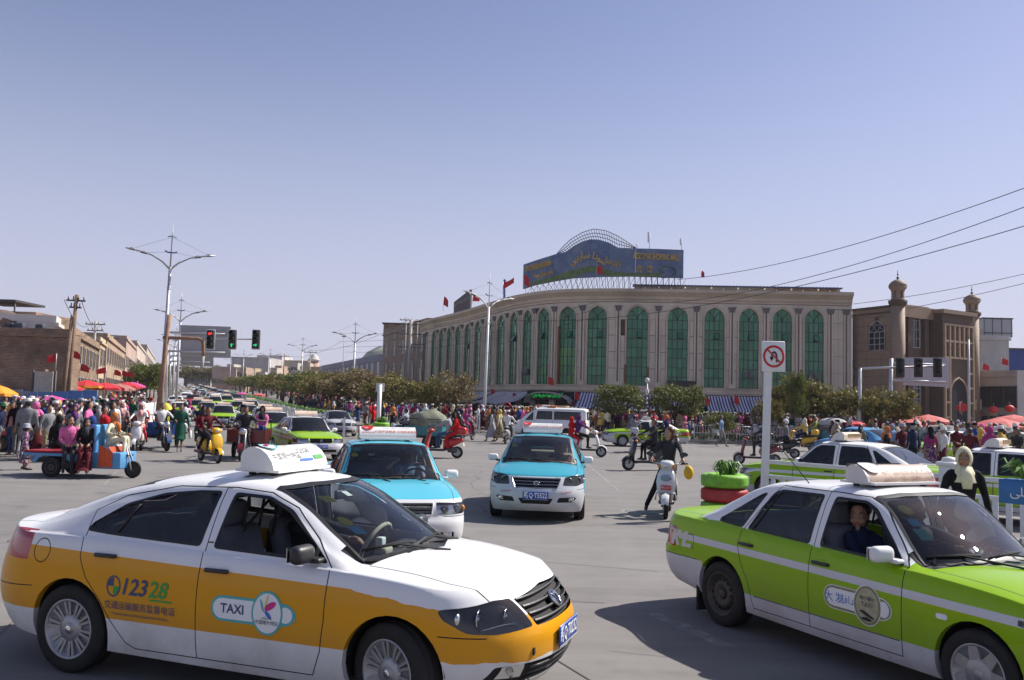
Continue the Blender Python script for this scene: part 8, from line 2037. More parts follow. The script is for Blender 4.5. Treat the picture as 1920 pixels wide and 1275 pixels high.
def cargo_trike_proto(name='cargo_tricycle'):
 """motor tricycle: motorcycle front, open box behind"""
 r=thing(name,'x','tricycle');P=SPAINT;k=STRIM
 ty=wheel_mesh(.26,.10,MATS['rubber'],.16);rm=rim_mesh(.165,.10,'five',MATS['steel_dark'],MATS['matte_black'])
 for x,y in((1.25,0),(-.75,.52),(-.75,-.52)):w=obj('wheel',ty,r,(x,y,.26));obj('rim',rm,w);q=obj('rim',rm,w);q.rotation_euler=(0,0,pi)
 b=MB();b.box((-.55,0,.56),(1.75,1.15,.05),P);b.build('bed_floor',r)
 for y in(-.57,.57):b=MB();b.box((-.55,y,.76),(1.75,.03,.36),P);[b.box((x,y*1.03,.76),(.05,.03,.38),P)for x in(-1.35,-.8,-.25,.28)];b.build('side_panel',r)
 for x in(-1.41,.31):b=MB();b.box((x,0,.76),(.03,1.15,.36),P);b.build('end_panel',r)
 b=MB()
 for y in(-.57,.57):b.tube([(.3,y,.95),(.3,y,1.25),(-1.38,y,1.25),(-1.38,y,.95)],.018,k,6)
 b.tube([(.3,-.57,1.25),(.3,.57,1.25)],.018,k,6);b.build('bed_rail',r)
 b=MB();b.tube([(.3,-.2,.45),(.95,0,.5),(1.0,0,.85)],.04,k,8);b.tube([(.3,.2,.45),(.95,0,.5)],.04,k,8);b.box((-.5,0,.47),(1.6,.6,.1),k);b.build('frame',r)
 b=MB();skin_rings(b,[rring((.62,0,.78),.10,.07),rring((.78,0,.84),.14,.10),rring((.95,0,.86),.11,.09),rring((1.04,0,.85),.05,.05)],P);b.build('tank',r)
 b=MB();b.bevbox((.48,0,.79),(.42,.30,.10),.04,mat('seat_black',(.018,.018,.02),.6));b.build('seat',r)
 b=MB();b.bevbox((.75,0,.48),(.35,.26,.3),.06,mat('engine_grey',(.10,.10,.105)));b.build('engine',r)
 b=MB()
 for sg in(1,-1):b.tube([(1.04,sg*.09,.98),(1.25,sg*.09,.26)],.025,GALV,6)
 b.build('fork',r)
 b=MB();b.lathe([(0,.06),(.10,.05),(.115,0),(.06,-.1)],MATS['lamp_silver'],14,Matrix.Translation((1.15,0,.92))@Matrix.Rotation(pi/2,4,'Y'));b.build('headlight',r)
 b=MB();b.tube([(.88,-.40,1.06),(1.0,-.2,1.05),(1.04,0,1.0),(1.0,.2,1.05),(.88,.40,1.06)],.015,k,6);b.build('handlebar',r)
 for sg in(1,-1):b=MB();b.tube([(.98,sg*.25,1.06),(.96,sg*.34,1.24)],.008,k,5);b.ell((.95,sg*.36,1.27),(.02,.07,.05),k,10,6);b.build('mirror',r)
 b=MB();pr=[(1.25+.30*cos(a),.26+.30*sin(a))for a in[R(10+140*i/9)for i in range(10)]]
 for(xa,za),(xb,zb)in zip(pr,pr[1:]):b.quad((xa,-.08,za),(xb,-.08,zb),(xb,.08,zb),(xa,.08,za),P)
 b.build('front_fender',r)
 return r
def blue_trike():
 """electric tricycle with a low flat bed carrying seated people"""
 p=G(160,893);r=thing('electric_tricycle','pale blue electric tricycle with red cushioned bed and orange cloth over its front','tricycle',p,-.06)
 P=mat('trike_blue',(.10,.30,.55),.4,var=.12,scale=5);k=STRIM
 ty=wheel_mesh(.25,.10,MATS['rubber'],.15);rm=rim_mesh(.155,.10,'steel',MATS['steel_dark'],MATS['matte_black'])
 for x,y in((1.25,0),(-.62,.50),(-.62,-.50)):w=obj('wheel',ty,r,(x,y,.25 if x<0 else .215));w.scale=(1,1,1)if x<0 else(.86,.8,.86);obj('rim',rm,w);q=obj('rim',rm,w);q.rotation_euler=(0,0,pi)
 b=MB();b.bevbox((-.55,0,.56),(1.7,1.05,.07),.015,P,seg=1);b.build('bed',r)
 b=MB();b.bevbox((-.60,0,.63),(1.55,.98,.07),.03,mat('cushion_red',(.33,.015,.03),.8));b.build('cushion',r)
 for y in(-.535,.535):
  b=MB();b.add([(x,y,z)for x,z in((-.95,.60),(.2,.60),(.1,.42),(-.15,.42),(-.4,.58),(-.86,.58),(-1.05,.36),(-1.2,.45))],[(0,1,2,3,4),(0,4,5),(0,5,6,7)],P);b.build('side_panel',r)
  b=MB();[b.bevbox((x,y*1.01,.50),(.10,.02,.10),.01,mat('frame_grey',(.16,.17,.19),.5),seg=1)for x in(-1.30,-1.12)];b.build('lamp',r)
 b=MB();
 for z in(.43,.58):b.tube([(-1.40,-.53,z),(-1.40,.53,z)],.02,mat('frame_grey',(.16,.17,.19)),6)
 for y in(-.53,0,.53):b.tube([(-1.40,y,.40),(-1.40,y,.60)],.02,mat('frame_grey',(.16,.17,.19)),6)
 b.build('tail_frame',r)
 b=MB();b.box((-.3,0,.40),(2.0,.5,.09),k);b.box((-.62,0,.26),(.14,.9,.12),k);b.build('chassis',r)
 b=MB();b.bevbox((.72,0,.45),(.80,.85,.42),.03,P);b.build('front_box',r)
 b=MB();b.bevbox((.40,0,.95),(.10,.80,.80),.05,P);b.box((.345,0,1.0),(.02,.6,.6),WPAINT);b.build('backrest',r)
 b=MB();b.bevbox((.62,.12,.74),(.36,.40,.18),.04,WPAINT);b.build('driver_seat',r)
 b=MB();rows=[(1.02,.80),(1.09,.66),(1.06,.45),(1.12,.26)];m=mat('cloth_orange_red',(.62,.10,.03),.85,var=.2,scale=8)
 for(xa,za),(xb,zb)in zip(rows,rows[1:]):
  for i in range(8):y0,y1=-.46+.115*i,-.46+.115*(i+1);w=lambda y,z:.035*sin(y*19+z*7);b.quad((xa+w(y0,za)-.2,y0,za),(xa+w(y1,za)-.2,y1,za),(xb+w(y1,zb)-.2,y1,zb),(xb+w(y0,zb)-.2,y0,zb),m)
 for i in range(6):x0,x1=.56+.06*i,.56+.06*(i+1);b.quad((x0,-.455-.01*(i%2),.86-.03*i),(x1,-.455-.01*((i+1)%2),.86-.03*(i+1)),(x1,-.45,.28),(x0,-.45,.27+.03*(i%3)),m)
 b.build('draped_cloth',r)
 b=MB();b.tube([(1.25,.09,.215),(1.15,.07,.55),(1.0,0,.95),(.95,0,1.08)],.024,GALV,6);b.tube([(1.25,-.09,.215),(1.15,-.07,.55),(1.0,0,.95)],.02,GALV,6);b.tube([(.86,-.34,1.12),(.97,0,1.08),(.86,.34,1.12)],.015,k,6);b.build('handlebar',r)
 for sg in(1,-1):b=MB();b.tube([(.9,sg*.25,1.1),(.9,sg*.3,1.26)],.007,k,5);b.ell((.9,sg*.32,1.29),(.02,.06,.045),k,8,6);b.build('mirror',r)
 return r
 # ------------------------------------------------------------------ cars placed on the road
def place(root,x,y,rz,s=1.0):root.location=(x,y,gz(x,y));root.rotation_euler=(0,0,rz);root.scale=(s,s,s)
P_WHITE=paint('paint_white',WHITE);P_YB=paint('paint_yellow_band',(.72,.315,.0),'band');P_GS=paint('paint_green_stripe',(.27,.47,.0),'stripe',(.62,.62,.66));P_CY=paint('paint_cyan_skirt',(.045,.33,.44),'skirt',(.58,.59,.62));P_CY2=paint('paint_cyan',(.09,.47,.60),'skirt',(.72,.73,.74));P_SI=paint('paint_silver',(.42,.43,.45),rough=.3);P_BL=paint('paint_pale_blue',(.10,.32,.58));P_BK=paint('paint_black',(.012,.012,.014));P_GR=paint('paint_grey',(.12,.12,.13));P_RD=paint('paint_red',(.33,.012,.012))
def sticker(b,S,y,z,w,h,m,oval=False):
 pts=[(w/2*cos(a),h/2*sin(a))for a in[2*pi*k/16 for k in range(16)]]if oval else[(-w/2,-h/2),(w/2,-h/2),(w/2,h/2),(-w/2,h/2)]
 b.add([(S.front(y+u,z+v)-.012,y+u,z+v)for u,v in pts],[tuple(range(len(pts)))],m)
def hero_cars():
# yellow and white taxi in front
 r,S=make_car('modern',P_YB,P_WHITE,'taxi','yellow and white taxi nearest the camera with 12328 on its rear door','taxi','taxis at the crossing',plate='新Q·T0232',sign=('white',.76,.78),steer=-.32,front='vw',mirror=MM('black_plastic'),extras=dict(open=('wf',-1),wheelcover='seat_cream'))
 place(r,-1.66,6.93,-.335)
 b=MB();sg=-1
 x0,z0=-.90,.665;ink,gr=MM('navy_print'),MM('green_print')
 ring=ellipse(x0,z0,.062,.075,24);inn=ellipse(x0,z0,.052,.064,24);decal_strip(b,S,ring,inn,ink,sg)
 decal(b,S,[(x0,z0+.06)]+[(x0+.05*cos(a),z0+.06*sin(a))for a in[pi/2+pi/2*k/6 for k in range(7)]]+[(x0,z0)],ink,sg);decal(b,S,[(x0,z0)]+[(x0+.05*cos(a),z0+.06*sin(a))for a in[-pi/2+pi/2*k/6 for k in range(7)]],gr,sg)
 decal_text(b,S,'123',-.715,z0,.16,ink,sg,slant=.22,bold=True);decal_text(b,S,'28',-.505,z0,.16,gr,sg,slant=.22,bold=True)
 decal(b,S,[(-.58,z0-.075),(-.39,z0-.075),(-.385,z0-.062),(-.575,z0-.062)],gr,sg)
 decal_text(b,S,'交通运输服务监督电话',-.665,z0-.135,.062,ink,sg);decal_text(b,S,'Transportation Service Supervision Hotline',-.665,z0-.19,.028,ink,sg)
 b.build('service_number',r)
 b=MB();cz=.605;decal(b,S,stadium(-.06,.46,cz,.17),MM('teal_print'),sg);decal(b,S,stadium(-.042,.44,cz,.135),MM('white_print'),sg,.0035)
 decal(b,S,ellipse(.495,cz,.115,.075,24),MM('teal_print'),sg,.003);decal(b,S,ellipse(.53,cz,.055,.052,20),MM('white_print'),sg,.0045);decal(b,S,ellipse(.39,cz,.122,.145,30),MM('teal_print'),sg,.005);decal(b,S,ellipse(.39,cz,.108,.130,30),MM('white_print'),sg,.0062)
 decal_text(b,S,'TAXI',.115,cz,.085,MM('navy_print'),sg,.006,bold=True)
 rot=lambda pts,a,cx,c_:[(cx+x*cos(a)-z*sin(a),c_+x*sin(a)+z*cos(a))for x,z in pts]
 decal(b,S,rot(ellipse(.045,0,.05,.022,16),.55,.375,cz+.025),MM('pink_print'),sg,.0078);decal(b,S,rot(ellipse(.032,0,.034,.014,14),-.75,.375,cz+.015),MM('blue_print'),sg,.0078);decal(b,S,rot(ellipse(.0,.045,.008,.045,14),.35,.365,cz+.005),MM('teal_print'),sg,.0078);decal(b,S,rot(ellipse(.0,.05,.006,.05,12),-.25,.37,cz+.03),MM('yellow_print'),sg,.0076)
 decal_text(b,S,'中国喀什特区',.39,cz-.062,.031,MM('ink'),sg,.0078);decal_text(b,S,arabic('قەشقەر'),.39,cz-.030,.026,MM('ink'),sg,.0078);b.build('taxi_roundel',r)
 b=MB();sticker(b,S,-.40,1.325,.075,.04,MM('yellow_print'));sticker(b,S,-.475,1.19,.07,.055,MM('yellow_print'),True);sticker(b,S,-.475,1.135,.07,.045,MM('sticker_cyan'));sticker(b,S,-.20,1.35,.05,.03,MM('white_print'));b.build('sticker',r)
 b=MB();zt=S.top(-.12,0);pts=[]
 for k in range(9):y=-.78+1.56*k/8;z=S.top(-.16,y);pts.append((-.16,y,z+.003))
 pts=[p for p in pts if p[2]>1.0];vs=[];
 for p in pts:vs+=[(p[0]-.022,p[1],p[2]),(p[0]+.022,p[1],p[2])]
 b.add(vs,[(2*i,2*i+1,2*i+3,2*i+2)for i in range(len(pts)-1)],MM('roof_strap'));b.build('roof_strap',r)
 b=MB()
 for y in(-.1,.1,.3,.55):b.tube([(-.22,y-.25,.95),(-.20,y-.2,1.30)],.012,MM('steel_dark'),5)
 b.tube([(-.21,-.55,1.30),(-.21,.55,1.30)],.012,MM('steel_dark'),5);b.tube([(-.2,-.5,.95),(-.2,.05,1.3)],.012,MM('steel_dark'),5);b.tube([(-.2,.5,.95),(-.2,-.05,1.3)],.012,MM('steel_dark'),5);b.lathe([(.05,0),(.06,.01),(.06,.03),(.045,.03)],MM('steel_dark'),16,Matrix.Translation((-.2,0,1.24))@Matrix.Rotation(pi/2,4,'Y'));b.build('partition_cage',r)
 b=MB();b.bevbox((.70,.12,.96),(.06,.07,.08),.01,WPAINT);b.bevbox((.86,-.14,.95),(.1,.13,.06),.02,MM('seat_cream'));b.build('meter',r)
 b=MB();x=S.front(-.46,.44);b.bevbox((x-.002,-.46,.46),(.012,.045,.05),.008,MM('matte_black'));b.build('tow_hook_cover',r)
 # lime green taxi on the right
 r2,S2=make_car('boxy',P_GS,P_WHITE,'taxi','large lime green and white taxi at the right with a tan roof sign','taxi','taxis at the crossing',plate='新Q·T1186',sign=('tan',.82,.66),front='boxvw',rim='steel',rim_mat='steel_dark',mirror=P_WHITE,extras=dict(open=('wf',-1)))
 place(r2,3.38,7.66,-1.115)
 for o in list(r2.children):
  if o.name.startswith('wheel')and o.location.x>0:
   for c in list(o.children):bpy.data.objects.remove(c)
   obj('rim',rim_mesh(DES['boxy']['rw']*.67,.20,'star',MM('alloy'),MM('matte_black')),o)
 b=MB();cz=.565;kh=MM('khaki_print');ol=MM('olive_print')
 decal(b,S2,stadium(-0.030,0.490,cz,.19),MM('white_print'),sg);decal(b,S2,stadium(-0.024,0.484,cz,.178),ol,sg,.0032);decal(b,S2,stadium(-0.005,0.465,cz,.14),MM('white_print'),sg,.004)
 decal(b,S2,ellipse(0.530,cz,.115,.085,24),MM('white_print'),sg,.003);decal(b,S2,ellipse(0.530,cz,.107,.078,24),ol,sg,.0035);decal(b,S2,ellipse(0.565,cz,.055,.06,20),MM('white_print'),sg,.0045)
 decal(b,S2,ellipse(0.415,cz,.135,.155,30),MM('white_print'),sg,.005);decal(b,S2,ellipse(0.415,cz,.128,.148,30),ol,sg,.0056);decal(b,S2,ellipse(0.415,cz,.108,.128,30),kh,sg,.0064)
 decal_text(b,S2,'大 发',.085,cz-.005,.085,MM('blue_print'),sg,.006,slant=-.12);decal_text(b,S2,arabic('دافا'),.225,cz,.085,MM('blue_print'),sg,.006);decal_text(b,S2,'喀什噶尔',.415,cz+.05,.036,MM('ink'),sg,.0085);decal_text(b,S2,'TAXI',.415,cz+.005,.05,MM('ink'),sg,.0085)
 decal(b,S2,[(0.340,cz-.05),(0.360,cz-.04),(0.390,cz-.042),(0.430,cz-.06),(0.485,cz-.085),(0.470,cz-.095),(0.390,cz-.075)],MM('ink'),sg,.008);decal(b,S2,[(0.350,cz-.10),(0.410,cz-.085),(0.470,cz-.105),(0.430,cz-.118),(0.370,cz-.115)],MM('ink'),sg,.008);b.build('taxi_roundel',r2)
 b=MB();g=MM('sign_edge')
 for q in([(-2.24,.665),(-2.185,.665),(-2.145,.82),(-2.20,.82)],[(-2.185,.735),(-2.12,.82),(-2.055,.82),(-2.16,.715)],[(-2.17,.745),(-2.125,.745),(-2.085,.668),(-2.14,.668)],[(-2.06,.665),(-2.005,.665),(-1.955,.82),(-2.01,.82)],[(-2.04,.665),(-1.90,.668),(-1.905,.705),(-2.03,.705)]):q=[(x+.13,z-.01)for x,z in q];decal(b,S2,q,g,sg,.003)
 b.build('side_letters',r2)
 b=MB();decal(b,S2,stadium(1.02,1.115,.63,.04),MM('lamp_silver')if False else MM('white_print'),sg,.006);b.build('side_repeater',r2)
 b=MB();sticker(b,S2,-.435,1.285,.10,.065,MM('yellow_print'),True);sticker(b,S2,-.455,1.20,.085,.05,MM('sticker_cyan'));sticker(b,S2,-.47,1.12,.09,.075,MM('sticker_green'));b.build('sticker',r2)
 b=MB();b.quad((1.0,-.1,.935),(1.0,.55,.935),(.72,.5,.925),(.72,-.15,.925),MM('sticker_green'));b.bevbox((.70,.02,.97),(.07,.1,.08),.01,MM('lamp_silver'));b.build('dash_cloth',r2)
 b=MB();zt=S2.top(-1.0,.45);b.tube([(-.55,-.45,zt),(-.98,-.52,zt+.42)],.005,MM('matte_black'),4);b.build('aerial',r2)
 b=MB();b.box((-1.70,-.72,.22),(.03,.2,.3),MM('rubber'));b.build('mud_flap',r2)
 # cyan taxi in the middle, cyan taxi behind the yellow one
 r3,S3=make_car('compact',P_CY,P_CY,'taxi','cyan and silver taxi in the middle with plate T5522','taxi','taxis at the crossing',plate='新Q·T5522',sign=('cyan',.76,.76),front='lifan',lamp='lens_smoke',mirror=P_WHITE,rim='five',extras=dict(seat='seat_cream'),dens=1.0)
 place(r3,.649,17.36,-1.651)
 b=MB()
 for y in(-.52,.52):
  t=text_bm('Southern',.055)if y<0 else text_bm('Southern',.055)
  for v in t.verts:yy,zz=y+v.co.x*.9,.535+v.co.y+v.co.x*.12;v.co=V((S3.front(yy,zz)+.004,yy,zz))
  b.bm(t,MM('red_print'))
 b.build('bumper_script',r3)
 b=MB();sticker(b,S3,-.46,1.33,.12,.07,MM('sticker_cyan'));sticker(b,S3,-.49,1.25,.10,.05,MM('yellow_print'));b.build('sticker',r3)
 r4,S4=make_car('boxy',P_CY2,P_CY2,'taxi','pale cyan taxi partly hidden behind the yellow and white taxi','taxi','taxis at the crossing',plate='新Q·T2017',sign=('cyan',.84,.78),front='mesh',mirror=P_WHITE,rim='five')
 place(r4,-1.83,13.35,-1.33)
 b=MB();sticker(b,S4,-.50,1.31,.14,.05,MM('sticker_green'));sticker(b,S4,-.52,1.24,.11,.055,MM('yellow_print'),True);sticker(b,S4,-.28,1.25,.09,.035,MM('seat_cream'));b.build('sticker',r4)
 return r,r2,r3,r4
HERO=hero_cars()
def on_car(root,x,y):
 M=Matrix.Translation(root.location)@Matrix.Rotation(root.rotation_euler.z,4,'Z');return M@V((x,y,0))
DRIVE=dict(pose='ride',pelvis=(0,0,.58),lean=-.22,hands=[V((.50,.13,.93)),V((.50,-.13,.93))],feet=[V((.80,.12,.36)),V((.80,-.12,.36))],H=1.62)
SIT=dict(pelvis=(0,0,.58),lean=-.2,hands=[V((.30,.14,.66)),V((.30,-.14,.66))],feet=[V((.72,.12,.36)),V((.72,-.12,.36))],H=1.58)
def occupants():
 a,b,c,d=HERO;g='people inside the taxis'
 fd=person_fac('driver',hero=True,vox=.013,**DRIVE);fp=person_fac('passenger',hero=True,vox=.013,head='bob',fem=True,yaw=-1.0,**SIT);fr=person_fac('rear_passenger',head='hair',**SIT);fs=person_fac('scarf_passenger',head='scarf',fem=True,**SIT)
 place_person(fd,on_car(a,-.04,.36),a.rotation_euler.z,'driver in dark shirt with a hand on the cream wheel of the yellow taxi','charcoal','charcoal',2,group=g);place_person(fr,on_car(a,-.78,.3),a.rotation_euler.z,'dark clothed passenger in the back of the yellow taxi','navy','navy',2,group=g)
 place_person(fd,on_car(b,-.04,.36),b.rotation_euler.z,'driver in grey top behind the windscreen of the large lime taxi','charcoal','charcoal',2,group=g);place_person(fp,on_car(b,-.02,-.36),b.rotation_euler.z,'dark haired passenger in navy top looking out of the lime taxi window','navy','charcoal',0,group=g)
 bag=thing('patterned_bag','patterned cloth bundle on the back seat of the lime taxi','bag',on_car(b,-.80,-.25));bag.location.z=.62;q=MB();q.ell((0,0,0),(.22,.26,.20),mat('bundle',(.22,.18,.13),.9,var=.6,scale=14),14,10);q.build('bundle',bag);q=MB();q.tube([(0,-.1,.18),(0,0,.27),(0,.1,.18)],.02,CL['khaki'],6);q.build('handle',bag)
 place_person(fd,on_car(c,-.04,.36),c.rotation_euler.z,'driver in maroon top at the wheel of the middle cyan taxi','maroon','charcoal',1,group=g);place_person(fd,on_car(d,-.04,.36),d.rotation_euler.z,'driver in pale blue shirt at the wheel of the pale cyan taxi','sky','charcoal',1,hair='grey',group=g)
occupants()
def other_cars():
 g1='green taxis in the traffic';led=('led',.95)
 gt,S=make_car('boxy',P_GS,P_WHITE,'taxi','green and white taxi leading the queue right of the red cargo tricycle','taxi',g1,dens=.62,plate='新Q·T0871',sign=('tan',.80,.74),front='boxvw',rim='five',mirror=P_WHITE);place(gt,-7.03,30.5,-1.10,.97)
 p=person_fac('driver_small',**DRIVE);place_person(p,on_car(gt,-.04,.36),gt.rotation_euler.z,'driver of the green taxi leading the queue','white','charcoal',2)
 ss,S=make_car('modern',P_SI,P_SI,'parked_car','silver sedan beside the blank sign post, right of the green taxi','car','private cars in the traffic',dens=.6,plate='新Q·A6120',front='lifan',rim='five',mirror=P_SI);place(ss,-9.5,48.6,-1.2,.93);ss.name='silver_car'
 vn,S=make_car('van',P_WHITE,P_WHITE,'white_van','white high roofed van carrying loads on its roof behind the cyan taxi','van',None,dens=.6,front='lifan',rim='steel',rim_mat='steel_dark');place(vn,AT(1032,53),53,pi-.22,.93)
 b=MB();rng=random.Random(4)
 for k in range(7):b.bevbox((-.9+.25*k+rng.uniform(-.1,.1),rng.uniform(-.4,.4),2.02+rng.uniform(0,.05)),(rng.uniform(.3,.7),.3,.12),.04,CL[rng.choice(('tan','white','orange','charcoal'))])
 b.tube([(-1.2,-.3,2.05),(1.0,-.1,2.08)],.03,CL['white'],5);b.build('roof_load',vn)
 sv,S=make_car('compact',P_BL,P_BL,'blue_car','pale blue small car in the crowd behind the white roofed taxi','car',None,dens=.6,front='lifan',rim='five',mirror=P_BL);place(sv,AT(1612,36),36,1.95,1.0)
 # same green taxi again: side-on in the middle, three behind the barrier, two far right
 for lab,px,D,rz,sc in(('green and white taxi crossing leftwards in front of the kerb planting',1208,45.5,pi+.08,.95),('white roofed green taxi right behind the barrier and the sign post',1580,19.2,pi-.80,1.0),('green taxi with white pillars behind the person in the cream headscarf',1858,17.6,pi-.72,1.0),('green taxi facing left in the distance near the magenta parasol',1765,36,pi+.55,1.0),('white and green taxi at far right beyond the magenta parasol',1878,38,pi+.5,1.0)):
  o=dup(gt,(AT(px,D),D,0),rz,lab,g1,skip=());o.scale=(sc,)*3
  # queue on the left street
 qp=[(513,38,-1.15,'second green taxi right behind the leading one'),(420,56,-1.25,'green taxi behind the red cargo tricycle'),(498,50,-1.2,'third green taxi in the queue with a tan sign'),(388,66,-1.25,'white roofed taxi left of the cargo tricycle driver'),(466,60,-1.2,'green taxi behind the cargo tricycle passenger'),(372,74,-1.2,'taxi at the left edge of the queue behind the scooters'),(448,74,-1.2,'taxi beside the median planters further back'),(403,92,-1.2,'taxi with tan roof sign halfway up the street'),(338,64,1.9,'green taxi driving away left of the queue'),(470,78,-1.2,'taxi close to the planters in the queue'),(425,100,-1.2,'taxi far back in the queue')]
 for k,(px,D,rz,lab)in enumerate(qp):o=dup(gt,GD(px,D),rz,lab,g1)
 far=flat_copy(gt,'taxi','small green taxi far up the wide street','taxi','distant cars up the street');far2=flat_copy(ss,'far_car','white or silver car far up the wide street','car','distant cars up the street')
 spots=[(329,84,1.93,1,'white'),(347,108,1.93,1,'white'),(388,116,-1.2,1,'silver'),(362,96,-1.2,1,'red')]
 rng=random.Random(3)
 for s in range(112,330,11):
  for q in(1.2,4.0,7.0):
   if rng.random()<.8:x,y=street(s+rng.uniform(-3,3),q+rng.uniform(-.3,.3));spots.append((None,(x,y),1.93 if q<4.5 else-1.21,rng.choice((0,0,1,1)),rng.choice(('white','silver','black','grey','white'))))
 pm=dict(white=P_WHITE,silver=P_SI,black=P_BK,grey=P_GR,red=P_RD);first=[True,True]
 for px,D,rz,kind,col in spots:
  p=GD(px,D)if px else V((*D,gz(*D)));src=far2 if kind else far
  if first[kind]:o=src;first[kind]=False
  else:o=src.copy();COL.objects.link(o)
  o.location=p;o.rotation_euler=(0,0,rz)
  if kind:o['label']=f'{col} car far up the wide street';swap(o,{'paint_silver':pm[col]})
other_cars()
# ------------------------------------------------------------------ riders, tricycles and people nearby
RIDE=dict(pose='ride',pelvis=(-.30,0,.90),lean=.08,hands=[V((.30,.32,1.03)),V((.30,-.32,1.03))],feet=[V((.12,.13,.40)),V((.12,-.13,.40))],armbend=[V((-.3,.8,-.6)),V((-.3,-.8,-.6))])
PILL=dict(pelvis=(-.62,0,.93),lean=.05,hands=[V((-.33,.18,.98)),V((-.33,-.18,.98))],feet=[V((-.35,.22,.36)),V((-.35,-.22,.36))])
def near_people():
 SP=scooter_proto();SPB=scooter_proto('boxed_scooter',box=True);CT=cargo_trike_proto()
 used={'s':[SP,False],'b':[SPB,False],'c':[CT,False]}
 def put(kind,x,y,rz,col,label,group=None):
  src,u=used[kind];o=src if not u else dup(src);used[kind][1]=True
  o.location=(x,y,gz(x,y));o.rotation_euler=(0,0,rz);o['label']=label
  if group:o['group']=group
  rc={'scooter_paint':PAINTS[col]}
  def rec(q):
   swap(q,rc);[rec(c)for c in q.children]
  rec(o);return o
 gS='scooters crossing the junction'
 # scooter and rider facing the camera
 hx,hy=G(1261,972).xy;hy+=.55
 h=scooter_proto('white_scooter',steer=.12);h['label']='white scooter with red number plate facing the camera beside the lime taxi';h['group']=gS;h.location=(hx,hy,0);h.rotation_euler=(0,0,-1.80)
 for c in h.children:swap(c,{'scooter_paint':PAINTS['white']})
 b=MB();b.box((.628,0,.565),(.006,.19,.085),MM('red_print'),Matrix.Rotation(-.22,3,'Y'));t=text_bm('喀A 21571',.05)
 for v in t.verts:v.co=V((.637-v.co.y*.22,v.co.x*.8,.565+v.co.y))
 b.bm(t,MM('white_print'));b.build('front_plate',h)
 b=MB();b.ell((.575,0,.74),(.02,.11,.06),mat('badge_blue_grey',(.25,.32,.40),.3),14,8);b.build('shield_panel',h)
 b=MB();b.tube([(.60,-.19,.34),(.66,-.17,.47),(.665,0,.475),(.66,.17,.47),(.60,.19,.34)],.013,GALV,6);b.build('crash_bar',h)
 b=MB();b.ell((.36,.40,.84),(.07,.09,.13),mat('bag_yellow',(.70,.42,.01),.6,var=.2,scale=12),12,8);b.tube([(.34,.33,1.0),(.36,.39,.93)],.01,mat('bag_yellow',(.7,.42,.01)),5);o=b.build('yellow_bag');o.location=h.location;o.rotation_euler=h.rotation_euler;o['label']='small yellow bag hanging from the white scooter handlebar';o['category']='bag'
 f=person_fac('hero_rider',hero=True,vox=.011,head='bob',fem=True,yaw=-.75,nod=.05,**dict(RIDE,feet=[V((.10,.15,.38)),V((-.02,-.43,.085))],hands=[V((.29,.30,1.045)),V((.27,-.30,1.045))],lean=.16))
 place_person(f,h.location,-1.80,'person with reddish hair and dark top astride the white scooter, one foot down','charcoal','black',0,'auburn',group='scooter riders')
 # the woman in the cream scarf
 f=person_fac('scarf_lady',hero=True,vox=.011,head='scarf',fem=True,yaw=-.25,legs='trousers',H=1.66);p=V((AT(1806,10.6),10.6,0));place_person(f,p,-1.80,'person in cream headscarf and black jacket standing between the lime taxi and the barrier','black','charcoal',1,headwear='cream')
 # electric tricycle and its riders
 bt=blue_trike();bt.scale=(.93,)*3;T=Matrix.Translation(bt.location)@Matrix.Rotation(bt.rotation_euler.z,4,'Z')@Matrix.Scale(.93,4);at=lambda x,y,z=0:T@V((x,y,z));a0=bt.rotation_euler.z
 SB=dict(pelvis=(0,0,.78),lean=.06,feet=[V((.40,.10,.22)),V((.40,-.10,.22))],hands=[V((.28,.10,.86)),V((.28,-.10,.86))])
 gT='people riding the blue tricycle';n0_=set(bpy.data.objects)
 place_person(person_fac('trike_man',hero=True,vox=.014,yaw=.5,**SB),at(-.28,-.36),a0-1.05,'person in pink shirt and dark trousers sitting sideways on the blue tricycle bed','pink','charcoal',1,group=gT)
 place_person(person_fac('trike_woman',hero=True,vox=.014,head='scarf',fem=True,legs='skirt',yaw=.4,**dict(SB,H=1.6)),at(.16,-.36),a0-1.15,'person in black coat and dark skirt beside the pink shirted one on the tricycle','black','maroon',1,headwear='charcoal',group=gT)
 place_person(person_fac('trike_back',head='scarf',fem=True,legs='skirt',**SB),at(-.1,.30),a0+1.2,'person in red coat with bright blue headscarf on the far side of the tricycle','red','navy',1,headwear='blue',group=gT);place_person(PEOPLE_FAC['trike_back'],at(.28,.30),a0+1.0,'person with bright red headscarf behind the tricycle backrest','white','maroon',1,headwear='red',group=gT);place_person(PEOPLE_FAC['trike_back'],at(-.95,.28),a0+2.2,'person in black with back turned at the rear of the tricycle bed','black','black',1,headwear='black',group=gT)
 place_person(person_fac('trike_driver',head='scarf',fem=True,pose='ride',pelvis=(0,0,.90),lean=.12,hands=[V((.30,.28,1.10)),V((.30,-.28,1.10))],feet=[V((.42,.12,.62)),V((.42,-.12,.62))]),at(.62,0),a0,'person in cream top and orange headscarf steering the blue tricycle','cream','cream',1,headwear='orange',group=gT)
 for o in[q for q in bpy.data.objects if q not in n0_ and q.parent is None]:o.scale=(.93,)*3
 # scooters across the junction: kind, ground pixel, heading, colour, rider...
 rf=person_fac('rider',**RIDE);rs=person_fac('rider_scarf',head='scarf',fem=True,**RIDE);rh=person_fac('rider_helmet',head='helmet',**RIDE);pf=person_fac('pillion',head='scarf',fem=True,legs='trousers',**PILL);pl=person_fac('pillion_long',head='long',fem=True,**PILL);rc=person_fac('rider_cap',head='doppa',**RIDE)
